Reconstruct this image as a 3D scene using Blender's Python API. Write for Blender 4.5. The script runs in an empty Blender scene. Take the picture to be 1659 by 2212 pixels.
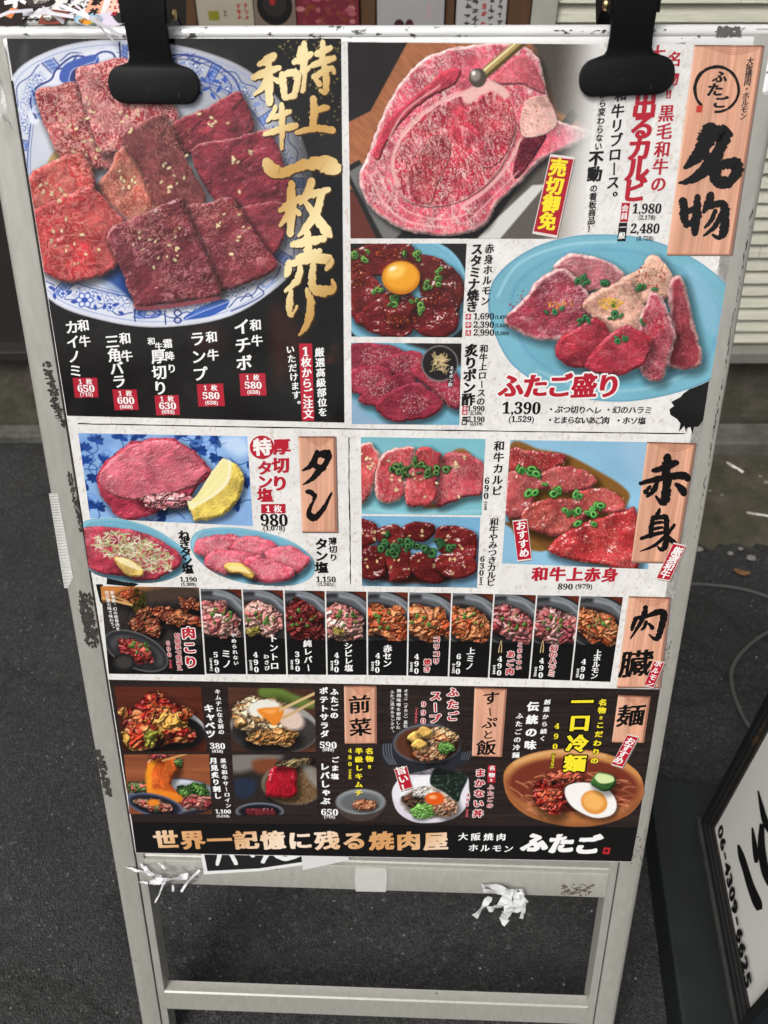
# A menu signboard on an asphalt lane, built object by object in metres (z up, ground at z = 0).
import bpy, bmesh, math, random
import numpy as np
from mathutils import Vector
from mathutils.geometry import tessellate_polygon

S = bpy.context.scene
COL = S.collection
rad = math.radians
random.seed(7)

# ------------------------------------------------------------------ camera, sky, sun, exposure
CAM = np.array([0.0, 0.0, 1.26])
PITCH, FPX = rad(40.0), 1661.0           # focal length in layout units (layout sheet 1659 x 2212)
cd = bpy.data.cameras.new('camera')
cam = bpy.data.objects.new('camera', cd)
COL.objects.link(cam)
cam.location = CAM
cam.rotation_euler = (rad(90) - PITCH, 0, 0)
cd.sensor_fit = 'VERTICAL'
cd.sensor_height = 9.8
cd.sensor_width = 7.35
cd.lens = FPX / 2212 * 9.8
cd.clip_start, cd.clip_end = 0.02, 200
cd.dof.use_dof = True
cd.dof.focus_distance = 0.76
cd.dof.aperture_fstop = 2.2
S.camera = cam

SUN_EL, SUN_AZ = rad(52), rad(220)       # azimuth clockwise from +y: high, behind the camera, under an overcast sky
wd = bpy.data.worlds.new('World')
S.world = wd
wd.use_nodes = True
wn = wd.node_tree
bg = wn.nodes['Background']
sky = wn.nodes.new('ShaderNodeTexSky')
sky.sky_type = 'NISHITA'
sky.sun_disc = False
sky.sun_elevation, sky.sun_rotation = SUN_EL, SUN_AZ
sky.air_density, sky.dust_density, sky.ozone_density = 1.0, 6.0, 0.3
hs = wn.nodes.new('ShaderNodeHueSaturation')
hs.inputs['Saturation'].default_value = 0.25     # cloud cover: a nearly grey sky
wn.links.new(sky.outputs[0], hs.inputs['Color'])
wn.links.new(hs.outputs[0], bg.inputs['Color'])
bg.inputs['Strength'].default_value = 0.11
sd = bpy.data.lights.new('sun', 'SUN')
sd.energy, sd.angle, sd.color = 1.3, rad(25), (1.0, 0.97, 0.93)
sun = bpy.data.objects.new('sun', sd)
COL.objects.link(sun)
sv = Vector((math.sin(SUN_AZ) * math.cos(SUN_EL), math.cos(SUN_AZ) * math.cos(SUN_EL), math.sin(SUN_EL)))
sun.rotation_euler = sv.to_track_quat('Z', 'Y').to_euler()
S.view_settings.view_transform = 'Standard'
S.view_settings.look = 'None'
S.view_settings.exposure = 0.13
S.view_settings.gamma = 1.0
S.view_settings.use_curve_mapping = False

# ------------------------------------------------------------------ helpers: materials
def lin(c):
    c = np.asarray(c, float) / 255.0
    return np.where(c <= 0.04045, c / 12.92, ((c + 0.055) / 1.055) ** 2.4)

class NT:
    """small node-tree writer"""
    def __init__(s, name):
        s.m = bpy.data.materials.new(name)
        s.m.use_nodes = True
        s.t = s.m.node_tree
        s.b = s.t.nodes['Principled BSDF']
    def n(s, typ, **kw):
        nd = s.t.nodes.new('ShaderNode' + typ)
        for k, v in kw.items():
            if k in nd.inputs: nd.inputs[k].default_value = v
            else: setattr(nd, k, v)
        return nd
    def l(s, a, b): s.t.links.new(a, b)
    def obj(s, scale=(1, 1, 1), rot=(0, 0, 0)):
        tc = s.n('TexCoord'); mp = s.n('Mapping')
        mp.inputs['Scale'].default_value = scale; mp.inputs['Rotation'].default_value = rot
        s.l(tc.outputs['Object'], mp.inputs['Vector'])
        return mp.outputs[0]
    def noise(s, vec, scale, detail=4, rough=.55, dist=0.0):
        n = s.n('TexNoise'); n.inputs['Scale'].default_value = scale; n.inputs['Detail'].default_value = detail
        n.inputs['Roughness'].default_value = rough; n.inputs['Distortion'].default_value = dist
        s.l(vec, n.inputs['Vector'])
        return n.outputs['Fac']
    def vor(s, vec, scale, feature='F1', out='Distance'):
        n = s.n('TexVoronoi', feature=feature); n.inputs['Scale'].default_value = scale
        s.l(vec, n.inputs['Vector'])
        return n.outputs[out]
    def ramp(s, fac, stops):
        r = s.n('ValToRGB'); e = r.color_ramp.elements
        while len(e) < len(stops): e.new(0.5)
        for k, (p, c) in enumerate(stops):
            e[k].position = p
            c = (c, c, c) if np.isscalar(c) else c
            e[k].color = (c[0], c[1], c[2], 1)
        s.l(fac, r.inputs[0])
        return r.outputs[0]
    def mix(s, fac, a, b, mode='MIX'):
        m = s.n('MixRGB', blend_type=mode)
        for k, v in enumerate((fac, a, b)):
            sock = m.inputs[k]
            if hasattr(v, 'is_output'): s.l(v, sock)
            elif np.isscalar(v): sock.default_value = v if k == 0 else (v, v, v, 1)
            else: sock.default_value = (v[0], v[1], v[2], 1)
        return m.outputs[0]
    def math(s, op, a, b=0.0):
        m = s.n('Math', operation=op)
        for k, v in enumerate((a, b)):
            if hasattr(v, 'is_output'): s.l(v, m.inputs[k])
            else: m.inputs[k].default_value = v
        return m.outputs[0]
    def base(s, c):
        if hasattr(c, 'is_output'): s.l(c, s.b.inputs['Base Color'])
        else: s.b.inputs['Base Color'].default_value = (c[0], c[1], c[2], 1)
    def set(s, **kw):
        for k, v in kw.items():
            i = s.b.inputs[k.replace('_', ' ')]
            if hasattr(v, 'is_output'): s.l(v, i)
            else: i.default_value = v
    def bump(s, h, strength=.3, dist=.002):
        b = s.n('Bump'); b.inputs['Strength'].default_value = strength; b.inputs['Distance'].default_value = dist
        s.l(h, b.inputs['Height']); s.l(b.outputs[0], s.b.inputs['Normal'])

# ------------------------------------------------------------------ helpers: objects
def wloc(o):
    p = Vector((0, 0, 0))
    while o is not None:
        p += o.location; o = o.parent
    return p

def empty(name, loc, label, cat, group=None):
    o = bpy.data.objects.new(name, None)
    COL.objects.link(o)
    o.location = loc
    o['label'] = label; o['category'] = cat
    if group: o['group'] = group
    o.empty_display_size = .05
    return o

def mesh_obj(name, verts, faces, mat, parent=None, smooth=False, loc=None, vcol=None, mats=None):
    """verts in world coordinates; stored relative to the parent (or to loc)"""
    v = np.asarray(verts, float)
    base = np.array(wloc(parent)) if parent is not None else np.array(loc if loc is not None else (0, 0, 0), float)
    me = bpy.data.meshes.new(name)
    if isinstance(faces, np.ndarray):
        k = faces.shape[1]; nf = len(faces)
        me.vertices.add(len(v)); me.vertices.foreach_set('co', (v - base).astype(np.float32).ravel())
        me.loops.add(nf * k); me.loops.foreach_set('vertex_index', faces.astype(np.int32).ravel())
        me.polygons.add(nf); me.polygons.foreach_set('loop_start', np.arange(0, nf * k, k, dtype=np.int32))
        me.update(calc_edges=True)
    else:
        me.from_pydata([tuple(p) for p in (v - base)], [], faces)
        me.update()
    me.materials.append(mat)
    if smooth: me.polygons.foreach_set('use_smooth', np.ones(len(me.polygons), bool))
    if vcol is not None:
        at = me.attributes.new('ink', 'FLOAT_COLOR', 'POINT')
        c = np.ones((len(v), 4), np.float32); c[:, :3] = vcol
        at.data.foreach_set('color', c.ravel())
    o = bpy.data.objects.new(name, me)
    COL.objects.link(o)
    if parent is not None: o.parent = parent
    elif loc is not None: o.location = loc
    return o

def tag(o, label=None, cat=None, group=None, kind=None):
    for k, v in (('label', label), ('category', cat), ('group', group), ('kind', kind)):
        if v: o[k] = v
    return o

class Geo:
    """collects boxes, prisms, tubes and sheets in world space, then links them as one mesh"""
    def __init__(s): s.v = []; s.f = []
    def add(s, v, f):
        n = len(s.v); s.v += [tuple(p) for p in v]; s.f += [tuple(i + n for i in q) for q in f]
    def box(s, c, h, ax=None, bev=0.0):
        bm = bmesh.new(); bmesh.ops.create_cube(bm, size=2)
        for q in bm.verts: q.co = (q.co.x * h[0], q.co.y * h[1], q.co.z * h[2])
        if bev: bmesh.ops.bevel(bm, geom=bm.edges[:], offset=bev, segments=2, affect='EDGES', profile=.5)
        ax = np.eye(3) if ax is None else np.asarray(ax)
        v = [np.asarray(c) + ax.T @ np.array(q.co) for q in bm.verts]
        bm.verts.index_update()
        s.add(v, [[q.index for q in f.verts] for f in bm.faces]); bm.free()
    def prism(s, prof, fn, a, b, caps=True):
        """closed profile [(p, q)], swept from a to b by fn(p, q, t) -> world"""
        n = len(prof)
        v = [fn(p, q, a) for p, q in prof] + [fn(p, q, b) for p, q in prof]
        f = [(i, (i + 1) % n, n + (i + 1) % n, n + i) for i in range(n)]
        if caps: f += [tuple(range(n))[::-1], tuple(range(n, 2 * n))]
        s.add(v, f)
    def tube(s, pts, r, k=10):
        pts = [Vector(p) for p in pts]; v = []; f = []
        rs = r if hasattr(r, '__len__') else [r] * len(pts)
        for i, p in enumerate(pts):
            d = (pts[min(i + 1, len(pts) - 1)] - pts[max(i - 1, 0)]).normalized()
            up = Vector((0, 0, 1)) if abs(d.z) < .9 else Vector((1, 0, 0))
            x = d.cross(up).normalized(); y = x.cross(d)
            v += [p + rs[i] * (math.cos(t) * x + math.sin(t) * y) for t in np.linspace(0, 2 * math.pi, k, endpoint=False)]
        for i in range(len(pts) - 1):
            f += [(i * k + j, i * k + (j + 1) % k, (i + 1) * k + (j + 1) % k, (i + 1) * k + j) for j in range(k)]
        f += [tuple(range(k))[::-1], tuple(range((len(pts) - 1) * k, len(pts) * k))]
        s.add(v, f)
    def ribbon(s, pts, w, side, th=.0002):
        """a thin strip of real thickness along pts; side: width direction per point or one vector"""
        P = [np.asarray(p, float) for p in pts]; n = len(P); v = []
        for i, p in enumerate(P):
            d = P[min(i + 1, n - 1)] - P[max(i - 1, 0)]; d /= np.linalg.norm(d) + 1e-9
            sd_ = np.asarray(side[i] if np.ndim(side) == 2 else side, float); sd_ = sd_ - d * (sd_ @ d); sd_ /= np.linalg.norm(sd_) + 1e-9
            nn = np.cross(d, sd_); ww = w[i] if hasattr(w, '__len__') else w
            v += [p + sd_ * ww / 2 + nn * th, p - sd_ * ww / 2 + nn * th, p - sd_ * ww / 2 - nn * th, p + sd_ * ww / 2 - nn * th]
        f = []
        for i in range(n - 1):
            f += [(4 * i + j, 4 * i + (j + 1) % 4, 4 * i + 4 + (j + 1) % 4, 4 * i + 4 + j) for j in range(4)]
        f += [(3, 2, 1, 0), tuple(4 * (n - 1) + j for j in range(4))]
        s.add(v, f)
    def build(s, name, mat, parent=None, smooth=False, loc=None):
        o = mesh_obj(name, s.v, s.f, mat, parent, smooth, loc)
        bm = bmesh.new(); bm.from_mesh(o.data); bmesh.ops.recalc_face_normals(bm, faces=bm.faces[:]); bm.to_mesh(o.data); bm.free()
        if smooth: auto_smooth(o)
        return o

def auto_smooth(o, ang=35):
    me = o.data; bm = bmesh.new(); bm.from_mesh(me)
    for e in bm.edges:
        e.smooth = len(e.link_faces) == 2 and e.calc_face_angle(0) < rad(ang)
    bm.to_mesh(me); bm.free()
    me.polygons.foreach_set('use_smooth', np.ones(len(me.polygons), bool))

# ------------------------------------------------------------------ the signboard's plane: u right, v down, w out towards the street (mm)
BU = np.array([0.99937392, -0.0346796, 0.00700674])
BV = np.array([-0.00380472, -0.30223378, -0.95322624])
BN = np.array([-0.03517518, -0.95260279, 0.3021765])
BO = CAM + np.array([-0.29920554, 0.70853703, -0.10779156])
def B(u, v, w=0.0): return BO + (BU * u + BV * v + BN * w) / 1000
_s, _c = math.sin(PITCH), math.cos(PITCH)
def plane_of(o, e1, e2):
    """converters between layout-sheet coordinates and lengths on the plane o + a e1 + b e2"""
    nn = np.cross(e1, e2)
    M = np.stack([e1, e2, np.asarray(o) - CAM], 1)
    R = np.array([[1, 0, 0], [0, -_s, -_c], [0, _c, -_s]])       # world -> camera (x right, y down, z forward)
    Hm = np.diag([FPX, FPX, 1]) @ R @ M
    Hi = np.linalg.inv(Hm)
    def to_plane(x, y):
        x = np.asarray(x, float) - 829.5; y = np.asarray(y, float) - 1106
        q = [Hi[k, 0] * x + Hi[k, 1] * y + Hi[k, 2] for k in range(3)]
        return q[0] / q[2], q[1] / q[2]
    def to_sheet(a, b):
        q = [Hm[k, 0] * a + Hm[k, 1] * b + Hm[k, 2] for k in range(3)]
        return q[0] / q[2] + 829.5, q[1] / q[2] + 1106
    return to_plane, to_sheet
uv_of, xy_of = plane_of(BO, BU / 1000, BV / 1000)                # layout sheet <-> millimetres on the poster

# ------------------------------------------------------------------ materials of the place
def m_asphalt():
    t = NT('asphalt'); v = t.obj()
    big = t.ramp(t.noise(v, 3.2, 5), [(.3, .033), (.7, .053)])
    ag = t.ramp(t.vor(v, 420, 'F1', 'Color'), [(0, .45), (.72, 1.05), (.9, 1.6), (.97, 3.6), (1, 5.5)])
    ag2 = t.ramp(t.vor(v, 170, 'F1', 'Color'), [(0, .75), (.6, 1.0), (.9, 1.25), (.97, 2.2), (1, 2.8)])
    c = t.mix(1, t.mix(1, big, ag, 'MULTIPLY'), ag2, 'MULTIPLY')
    crack = t.ramp(t.noise(t.obj((1, 1, 1)), 1.3, 7, .62, 1.5), [(.490, 1), (.498, .25), (.502, .25), (.510, 1)])
    c = t.mix(.5, c, t.mix(1, c, crack, 'MULTIPLY'))
    fleck = t.ramp(t.noise(v, 260, 2), [(.70, 0), (.76, 1)])
    c = t.mix(t.math('MULTIPLY', fleck, .75), c, (.22, .21, .19))
    damp = t.ramp(t.noise(v, 7, 3), [(.60, 0), (.68, 1)])
    c = t.mix(t.math('MULTIPLY', damp, .35), c, (.02, .02, .02))
    moss = t.ramp(t.noise(v, 2.0, 4), [(.55, 0), (.75, 1)])
    c = t.mix(t.math('MULTIPLY', moss, .15), c, (.05, .05, .03))
    t.base(c); t.set(Roughness=.82, Specular_IOR_Level=.35)
    h = t.math('ADD', t.vor(v, 300), t.noise(v, 500, 3))
    t.bump(h, .8, .003)
    return t.m
def m_plain(name, col, rough=.5, metal=0.0, spec=.5, var=.12, sc=30, bump=0.0, bsc=200):
    t = NT(name); v = t.obj()
    n = t.noise(v, sc, 4)
    c = t.mix(1, tuple(col), t.ramp(n, [(.25, 1 - var), (.75, 1 + var)]), 'MULTIPLY')
    t.base(c); t.set(Roughness=rough, Metallic=metal, Specular_IOR_Level=spec)
    if bump: t.bump(t.noise(v, bsc, 3), bump, .001)
    return t.m
def m_alu(name='painted_aluminium', dirt=.5):
    t = NT(name); v = t.obj()
    br = t.noise(t.obj((1, 1, .06)), 160, 3)
    c = t.mix(1, (.45, .44, .40), t.ramp(br, [(.3, .92), (.7, 1.06)]), 'MULTIPLY')
    d = t.ramp(t.noise(v, 9, 6, .65), [(.5, 0), (.78, 1)])
    c = t.mix(t.math('MULTIPLY', d, dirt * .45), c, (.24, .225, .19))
    chip = t.ramp(t.noise(v, 55, 5, .7), [(.685, 0), (.70, 1)])
    area = t.ramp(t.noise(v, 6, 2), [(.46, 0), (.56, 1)])
    c = t.mix(t.math('MULTIPLY', chip, area), c, (.035, .033, .03))
    t.base(c); t.set(Roughness=.36, Metallic=.3, Specular_IOR_Level=.5)
    t.bump(t.noise(v, 300, 2), .05, .0005)
    return t.m
def m_rail():
    t = NT('worn_white_aluminium'); v = t.obj((1, 1, 2.2))
    c = t.mix(1, (.80, .80, .79), t.ramp(t.noise(v, 14, 3), [(.3, .9), (.7, 1.04)]), 'MULTIPLY')
    chip = t.ramp(t.noise(v, 75, 5, .72), [(.60, 0), (.615, 1)])
    area = t.ramp(t.noise(v, 11, 2), [(.42, 0), (.5, 1)])
    c = t.mix(t.math('MULTIPLY', chip, area), c, (.09, .088, .08))
    t.base(c); t.set(Roughness=.33, Metallic=.15, Specular_IOR_Level=.5)
    return t.m
def m_siding():
    t = NT('cream_siding'); v = t.obj()
    st = t.noise(t.obj((1.2, 1, 26)), 9, 4, .6)
    c = t.mix(1, (.62, .61, .50), t.ramp(st, [(.3, .86), (.7, 1.05)]), 'MULTIPLY')
    d = t.ramp(t.noise(v, 5, 5), [(.5, 0), (.8, 1)])
    c = t.mix(t.math('MULTIPLY', d, .5), c, (.25, .24, .18))
    t.base(c); t.set(Roughness=.7); t.bump(t.noise(t.obj((.6, 1, 14)), 40, 4), .5, .004)
    return t.m
def m_concrete(name, col, moss=.5, z=None):
    t = NT(name); v = t.obj()
    c = t.mix(1, col, t.ramp(t.noise(v, 14, 6, .65), [(.3, .55), (.7, 1.25)]), 'MULTIPLY')
    ms = t.ramp(t.noise(v, 6, 5, .6), [(.46, 0), (.64, 1)])
    c = t.mix(t.math('MULTIPLY', ms, moss), c, (.050, .056, .022))
    fl = t.ramp(t.noise(v, 90, 3), [(.66, 0), (.74, 1)])
    c = t.mix(t.math('MULTIPLY', fl, .4), c, (.25, .23, .19))
    t.base(c); t.set(Roughness=.92, Specular_IOR_Level=.3); t.bump(t.noise(v, 60, 5), .7, .006)
    return t.m
def m_wood(name, a, b, along=(1, 1, 14), sc=3):
    t = NT(name)
    n = t.noise(t.obj(along), sc, 5, .6, 1.2)
    t.base(t.mix(n, a, b)); t.set(Roughness=.5)
    return t.m
ALU, RAIL = m_alu(), m_rail()
def m_black():
    t = NT('black_painted_metal'); v = t.obj()
    sc = t.ramp(t.noise(t.obj((1, 1, .05), (.5, .9, .3)), 420, 2), [(.735, 0), (.75, 1)])
    area = t.ramp(t.noise(v, 34, 2), [(.5, 0), (.62, 1)])
    dust = t.ramp(t.noise(v, 40, 5), [(.5, 0), (.85, 1)])
    c = t.mix(t.math('MULTIPLY', sc, area), (.0035, .0035, .004), (.09, .09, .09))
    t.base(t.mix(t.math('MULTIPLY', dust, .12), c, (.05, .05, .05))); t.set(Roughness=.46, Specular_IOR_Level=.16); t.bump(t.noise(v, 400, 3), .1, .0006)
    return t.m
BLACKP = m_black()
DARK = m_plain('dark_gap_rubber', (.02, .022, .022), .7)
BRASS = m_plain('brass_pin', (.55, .40, .18), .35, 1.0)
WHITE_TAPE = m_plain('white_tape', (.60, .61, .61), .5, 0, .4, .06, 40, .3, 120)
def m_clear():
    t = NT('clear_crinkled_plastic'); v = t.obj()
    t.base((.96, .95, .97)); t.set(Roughness=.12, IOR=1.45, Transmission_Weight=1.0, Specular_IOR_Level=.6)
    t.bump(t.noise(v, 55, 4), .5, .004)
    tr = t.n('BsdfTransparent'); mx = t.n('MixShader'); mx.inputs[0].default_value = .45
    out = [n for n in t.t.nodes if n.type == 'OUTPUT_MATERIAL'][0]
    t.l(tr.outputs[0], mx.inputs[1]); t.l(t.b.outputs[0], mx.inputs[2]); t.l(mx.outputs[0], out.inputs['Surface'])
    return t.m
CLEAR = m_clear()
def m_ink(name='printed_ink', rough=.16, spec=.36):
    t = NT(name); a = t.n('Attribute', attribute_name='ink')
    t.l(a.outputs['Color'], t.b.inputs['Base Color'])
    t.set(Roughness=rough, Specular_IOR_Level=spec)
    t.bump(t.noise(t.obj(), 5, 2), .7, .012)
    return t.m
INK = m_ink()
MATTE_INK = m_ink('faded_print', .6, .3)

# ------------------------------------------------------------------ ground, gutter, wall
g = Geo(); g.add([(-40, -40, 0), (40, -40, 0), (40, 40, 0), (-40, 40, 0)], [(0, 1, 2, 3)])
tag(g.build('asphalt_lane', m_asphalt(), loc=(0, 0, 0)), kind='structure')
def rough_strip(name, x0, x1, y0, y1, z, mat, amp, n=(160, 20), seed=3):
    rs = np.random.RandomState(seed)
    xs = np.linspace(x0, x1, n[0]); ys = np.linspace(y0, y1, n[1])
    Xg, Yg = np.meshgrid(xs, ys); Z = z + rs.rand(*Xg.shape) * amp
    Yg[0] += (rs.rand(n[0]) - .5) * .03; Z[0] = .001; Z[-1] = np.minimum(Z[-1], z)
    f = np.array([(r * n[0] + c, r * n[0] + c + 1, (r + 1) * n[0] + c + 1, (r + 1) * n[0] + c) for r in range(n[1] - 1) for c in range(n[0] - 1)])
    return mesh_obj(name, np.stack([Xg, Yg, Z], -1).reshape(-1, 3), f, mat, smooth=True, loc=(0, 0, 0))
tag(rough_strip('gutter_dirt', .30, 4, 1.37, 1.745, .006, m_concrete('mossy_gutter_dirt', (.075, .066, .048), .6), .006), kind='structure')
g = Geo(); g.box((1.7, 1.795, .022), (2.4, .05, .022), bev=.006); g.box((-2.9, 1.83, .015), (2.15, .03, .015), bev=.006)
tag(g.build('kerb', m_concrete('kerb_concrete', (.13, .127, .115), .25), loc=(0, 0, 0)), kind='structure')

WY = 1.87
wall = empty('siding_wall', (.6, WY, 0), 'cream horizontal siding wall on a mossy concrete foundation behind the menu board', 'wall')
g = Geo()
z = .285; k = 0; PXL = .354
rs = random.Random(4)
while z < 2.6:      # siding boards: each course is a row of raised ribs of changing width, as in the photograph
    h = .033
    off = rs.random() * .5
    x = PXL - off
    while x < 5:
        L = .45 + rs.random() * .5
        d = .006 + rs.random() * .003
        x0, x1 = max(x, PXL), x + L - .0015
        if x1 > x0:
            a, b = z + .0015, z + h - .0015
            prof = [(WY - .002, a), (WY - d - .004, a + .003), (WY - d, b - .012), (WY - d + .004, b - .003), (WY - .002, b)]
            g.prism(prof, lambda p, q, t: (t, p, q), x0, x1)
        x += L
    z += h
g.box(((PXL + 5) / 2, WY + .05, 1.445), ((5 - PXL) / 2, .051, 1.165))
sid = g.build('siding', m_siding(), wall)
g = Geo(); g.box((2.6, WY - .018, .262), (2.3, .03, .016), bev=.003)
g.build('base_flashing', m_plain('grey_flashing', (.26, .255, .23), .5, .3), wall)
g = Geo(); g.box((0.3, WY + .12, .12), (4.9, .12, .124), bev=.004)
g.build('foundation', m_concrete('mossy_foundation', (.10, .09, .072), .5), wall)

# shopfront panel behind the board, with posts and pinned notices
PAN = empty('notice_board', (-.5, WY, .25), 'dark shopfront notice board with brown wooden posts behind the menu board', 'notice board')
g = Geo(); g.box((-2.3, WY + .06, 1.42), (2.62, .04, 1.16))
g.build('backing_panel', m_plain('dark_panel_paint', (.022, .018, .016), .5), PAN)
WOODP = m_wood('brown_post_wood', (.14, .065, .025), (.05, .024, .012), (9, 9, 1))
def post(x0, x1):
    g = Geo(); g.box(((x0 + x1) / 2, WY + .005, 1.42), ((x1 - x0) / 2, .022, 1.155), bev=.003)
    g.build('post', WOODP, PAN)
post(-.412, -.381); post(-.049, -.016); post(.124, .1445); post(.250, .299); post(-1.6, -1.53)
g = Geo(); g.box((.3265, WY, 1.42), (.0255, .02, 1.155), bev=.002); g.build('corner_trim', m_plain('pale_trim', (.4, .39, .34), .5), PAN)
g = Geo(); g.box((-2.3, WY - .01, .262), (2.62, .03, .014), bev=.003); g.build('sill', m_plain('dark_sill', (.02, .018, .016), .6), PAN)


# ------------------------------------------------------------------ the A-frame signboard
VG = 1209.0                                         # v at which the feet meet the ground
SB = empty('menu_signboard', B(291, VG, -60) * np.array([1, 1, 0]), 'large scuffed aluminium A-frame signboard carrying the glossy menu poster', 'signboard')
def along_v(p, q, t): return B(p, t, q)
def along_u(p, q, t): return B(t, p, q)
def stile_prof(u0, u1, sgn):
    # face, groove, lip: outer edge rounded; sgn = +1 for the stile whose outer edge is at small u
    pr = [(0, -24), (0, -6), (1.2, -2.6), (3.8, -.6), (7, 0), (26, 0), (27.6, -.4), (27.9, -3), (29.3, -3), (29.6, -1.5), (38.5, -1.5), (39, -2), (39, -24)]
    return [(u0 + p if sgn > 0 else u1 - p, q) for p, q in pr]
for (a, b, sg) in ((-30.5, 8.5, 1), (573, 612, -1)):
    g = Geo(); g.prism(stile_prof(a, b, sg), along_v, -9, VG - 4)
    st = g.build('stile', ALU, SB, smooth=True)
    g = Geo(); u = a + 28.6 if sg > 0 else b - 28.6
    g.box(B(u, 600, -2.75), (.0006, .59, .0002), np.stack([BU, BV, BN])); g.build('groove_gap_strip', DARK, st)  # dark strip put in the groove; its colour gives the gap's darkness
    g = Geo(); uc = (a + b) / 2
    g.box(B(uc, VG - 4, -12), (.0200, .007, .0130), np.stack([BU, BV, BN]), .003); g.build('foot', DARK, st)
# top rail: stepped half-round profile
pr = [(-12.7, -24), (-12.7, -5), (-11.5, -1.8), (-9.6, -.3), (-6.5, .25), (-4.6, -.2), (-3.9, -.9), (-3.0, -.3), (2, -.2), (6, -1.2), (26, -1.2), (26, -24)]
g = Geo(); g.prism(pr, along_u, -13, 597); g.build('top_rail', RAIL, SB, smooth=True)
for (u0, u1) in ((-31.2, -13.2), (597.2, 612.6)):
    g = Geo(); g.box(B((u0 + u1) / 2, 12, -11.5), ((u1 - u0) / 2000, .0252, .0126), np.stack([BU, BV, BN]), .0035); g.build('corner_cap', RAIL, SB)
# bottom rail: upper channel and a flat lower band
pr = [(838, -24), (838, -2.2), (853, -2.2), (858.5, -4.5), (860.5, -3.2), (863, -6.5), (864.4, -1.4), (866, -.6), (902, -.6), (903.4, -1.8), (903.4, -24)]
g = Geo(); g.prism(pr, along_u, 8.6, 572.9); g.build('bottom_rail', ALU, SB, smooth=True)
pr = [(1097, -15), (1097.5, -14), (1099.5, -2.5), (1101.5, -.8), (1133, -.8), (1134.2, -2), (1134.2, -15)]
g = Geo(); g.prism([(p, q) for p, q in pr], along_u, 8.6, 572.9); g.build('lower_rail', ALU, SB, smooth=True)
g = Geo(); g.box(B(291, 420, -4.6), (.2822, .4185, .0018), np.stack([BU, BV, BN])); g.build('backing_board', m_plain('white_backing', (.6, .6, .58), .6), SB)
# the rear leg frame, hinged under the top rail
RV = BV * np.array([1, -1, 1]); RO = B(291, -4, -30) - BO
def R_(u, v, w=0.0): return B(0, -4, -30) + (BU * u + RV * v) / 1000 + np.array([0, w / 1000, 0])
for u in (-11, 593):
    g = Geo(); g.prism([(u - 18, 0), (u - 18, 22), (u + 18, 22), (u + 18, 0)], lambda p, q, t: R_(p, t, q), 4, VG - 4); g.build('rear_leg', ALU, SB)
for v in (20, 870, 1085):
    g = Geo(); g.prism([(v - 18, 1), (v - 18, 21), (v + 18, 21), (v + 18, 1)], lambda p, q, t: R_(t, p, q), 7.2, 574.8); g.build('rear_rail', ALU, SB)
for u in (60, 520):
    g = Geo(); g.box(B(u, -2, -27.4), (.03, .012, .0032), np.stack([BU, BV, BN]), .001); g.build('hinge', BLACKP, SB)

# residue, scratches and stickers that belong to the frame itself
def grime(parent, u0, u1, v0, v1, n, seed, mat, w=.12, wid=(1, 4), hei=(.5, 3), lean=0.0):
    rs = random.Random(seed); g = Geo()
    for i in range(n):
        t = rs.random(); u = u0 + (u1 - u0) * rs.random() + lean * t; v = v0 + (v1 - v0) * t
        a, b = rs.uniform(*wid), rs.uniform(*hei); k = rs.randint(5, 8)
        ring = [(u + a * math.cos(q) * rs.uniform(.4, 1.2), v + b * math.sin(q) * rs.uniform(.4, 1.2)) for q in np.linspace(0, 6.28, k, endpoint=False)]
        zz = w + i * .0006
        g.add([B(p, q, zz) for p, q in ring], [tuple(range(k))])
    return g.build('residue_mark', mat, parent)
stiles = [o for o in SB.children if o.name.startswith('stile')]
RES = m_plain('black_tape_residue', (.05, .046, .042), .85, 0, .2, .8, 260)
grime(stiles[0], -15, -8, 253, 318, 105, 1, RES, wid=(1, 3.5), hei=(.6, 2.6), lean=6)
grime(stiles[0], -8.5, -4.5, 361, 424, 110, 2, RES, wid=(.7, 1.6), lean=3.0)
grime(stiles[0], -17.5, -4.5, 496, 560, 190, 3, RES, wid=(1.2, 3.2), hei=(1, 5))
grime(stiles[0], -29, -25, 385, 430, 26, 4, RES, wid=(.4, 1.2))
grime(stiles[0], -29, -21, 700, 765, 85, 5, RES, wid=(1.2, 4), hei=(1, 6), lean=4)
grime(stiles[1], 605, 607, 120, 420, 110, 7, RES, wid=(.15, .5), hei=(1, 5))
grime(stiles[1], 596, 600, 520, 575, 35, 8, RES, wid=(.2, .8), hei=(.4, 2))
grime(stiles[1], 597, 609, 790, 850, 40, 9, RES, wid=(.3, 1.6), hei=(.4, 2))
trail = [o for o in SB.children if o.name == 'top_rail'][0]
grime(trail, 556, 574, -10, -4, 90, 21, m_plain('worn_grey_patch', (.10, .098, .09), .6), w=.35, wid=(.5, 3), hei=(.4, 1.6))
grime(trail, 430, 520, -8.5, -6, 40, 22, RES, w=.35, wid=(.6, 3), hei=(.2, .6))
brail = [o for o in SB.children if o.name == 'bottom_rail'][0]
grime(brail, 520, 556, 882, 900, 60, 11, m_plain('sticky_brown_residue', (.12, .10, .08), .7), w=-.45, wid=(.8, 4), hei=(.8, 3))
grime(brail, 90, 150, 866, 872, 24, 12, RES, w=-.45, wid=(.6, 3), hei=(.2, .8))

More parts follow.
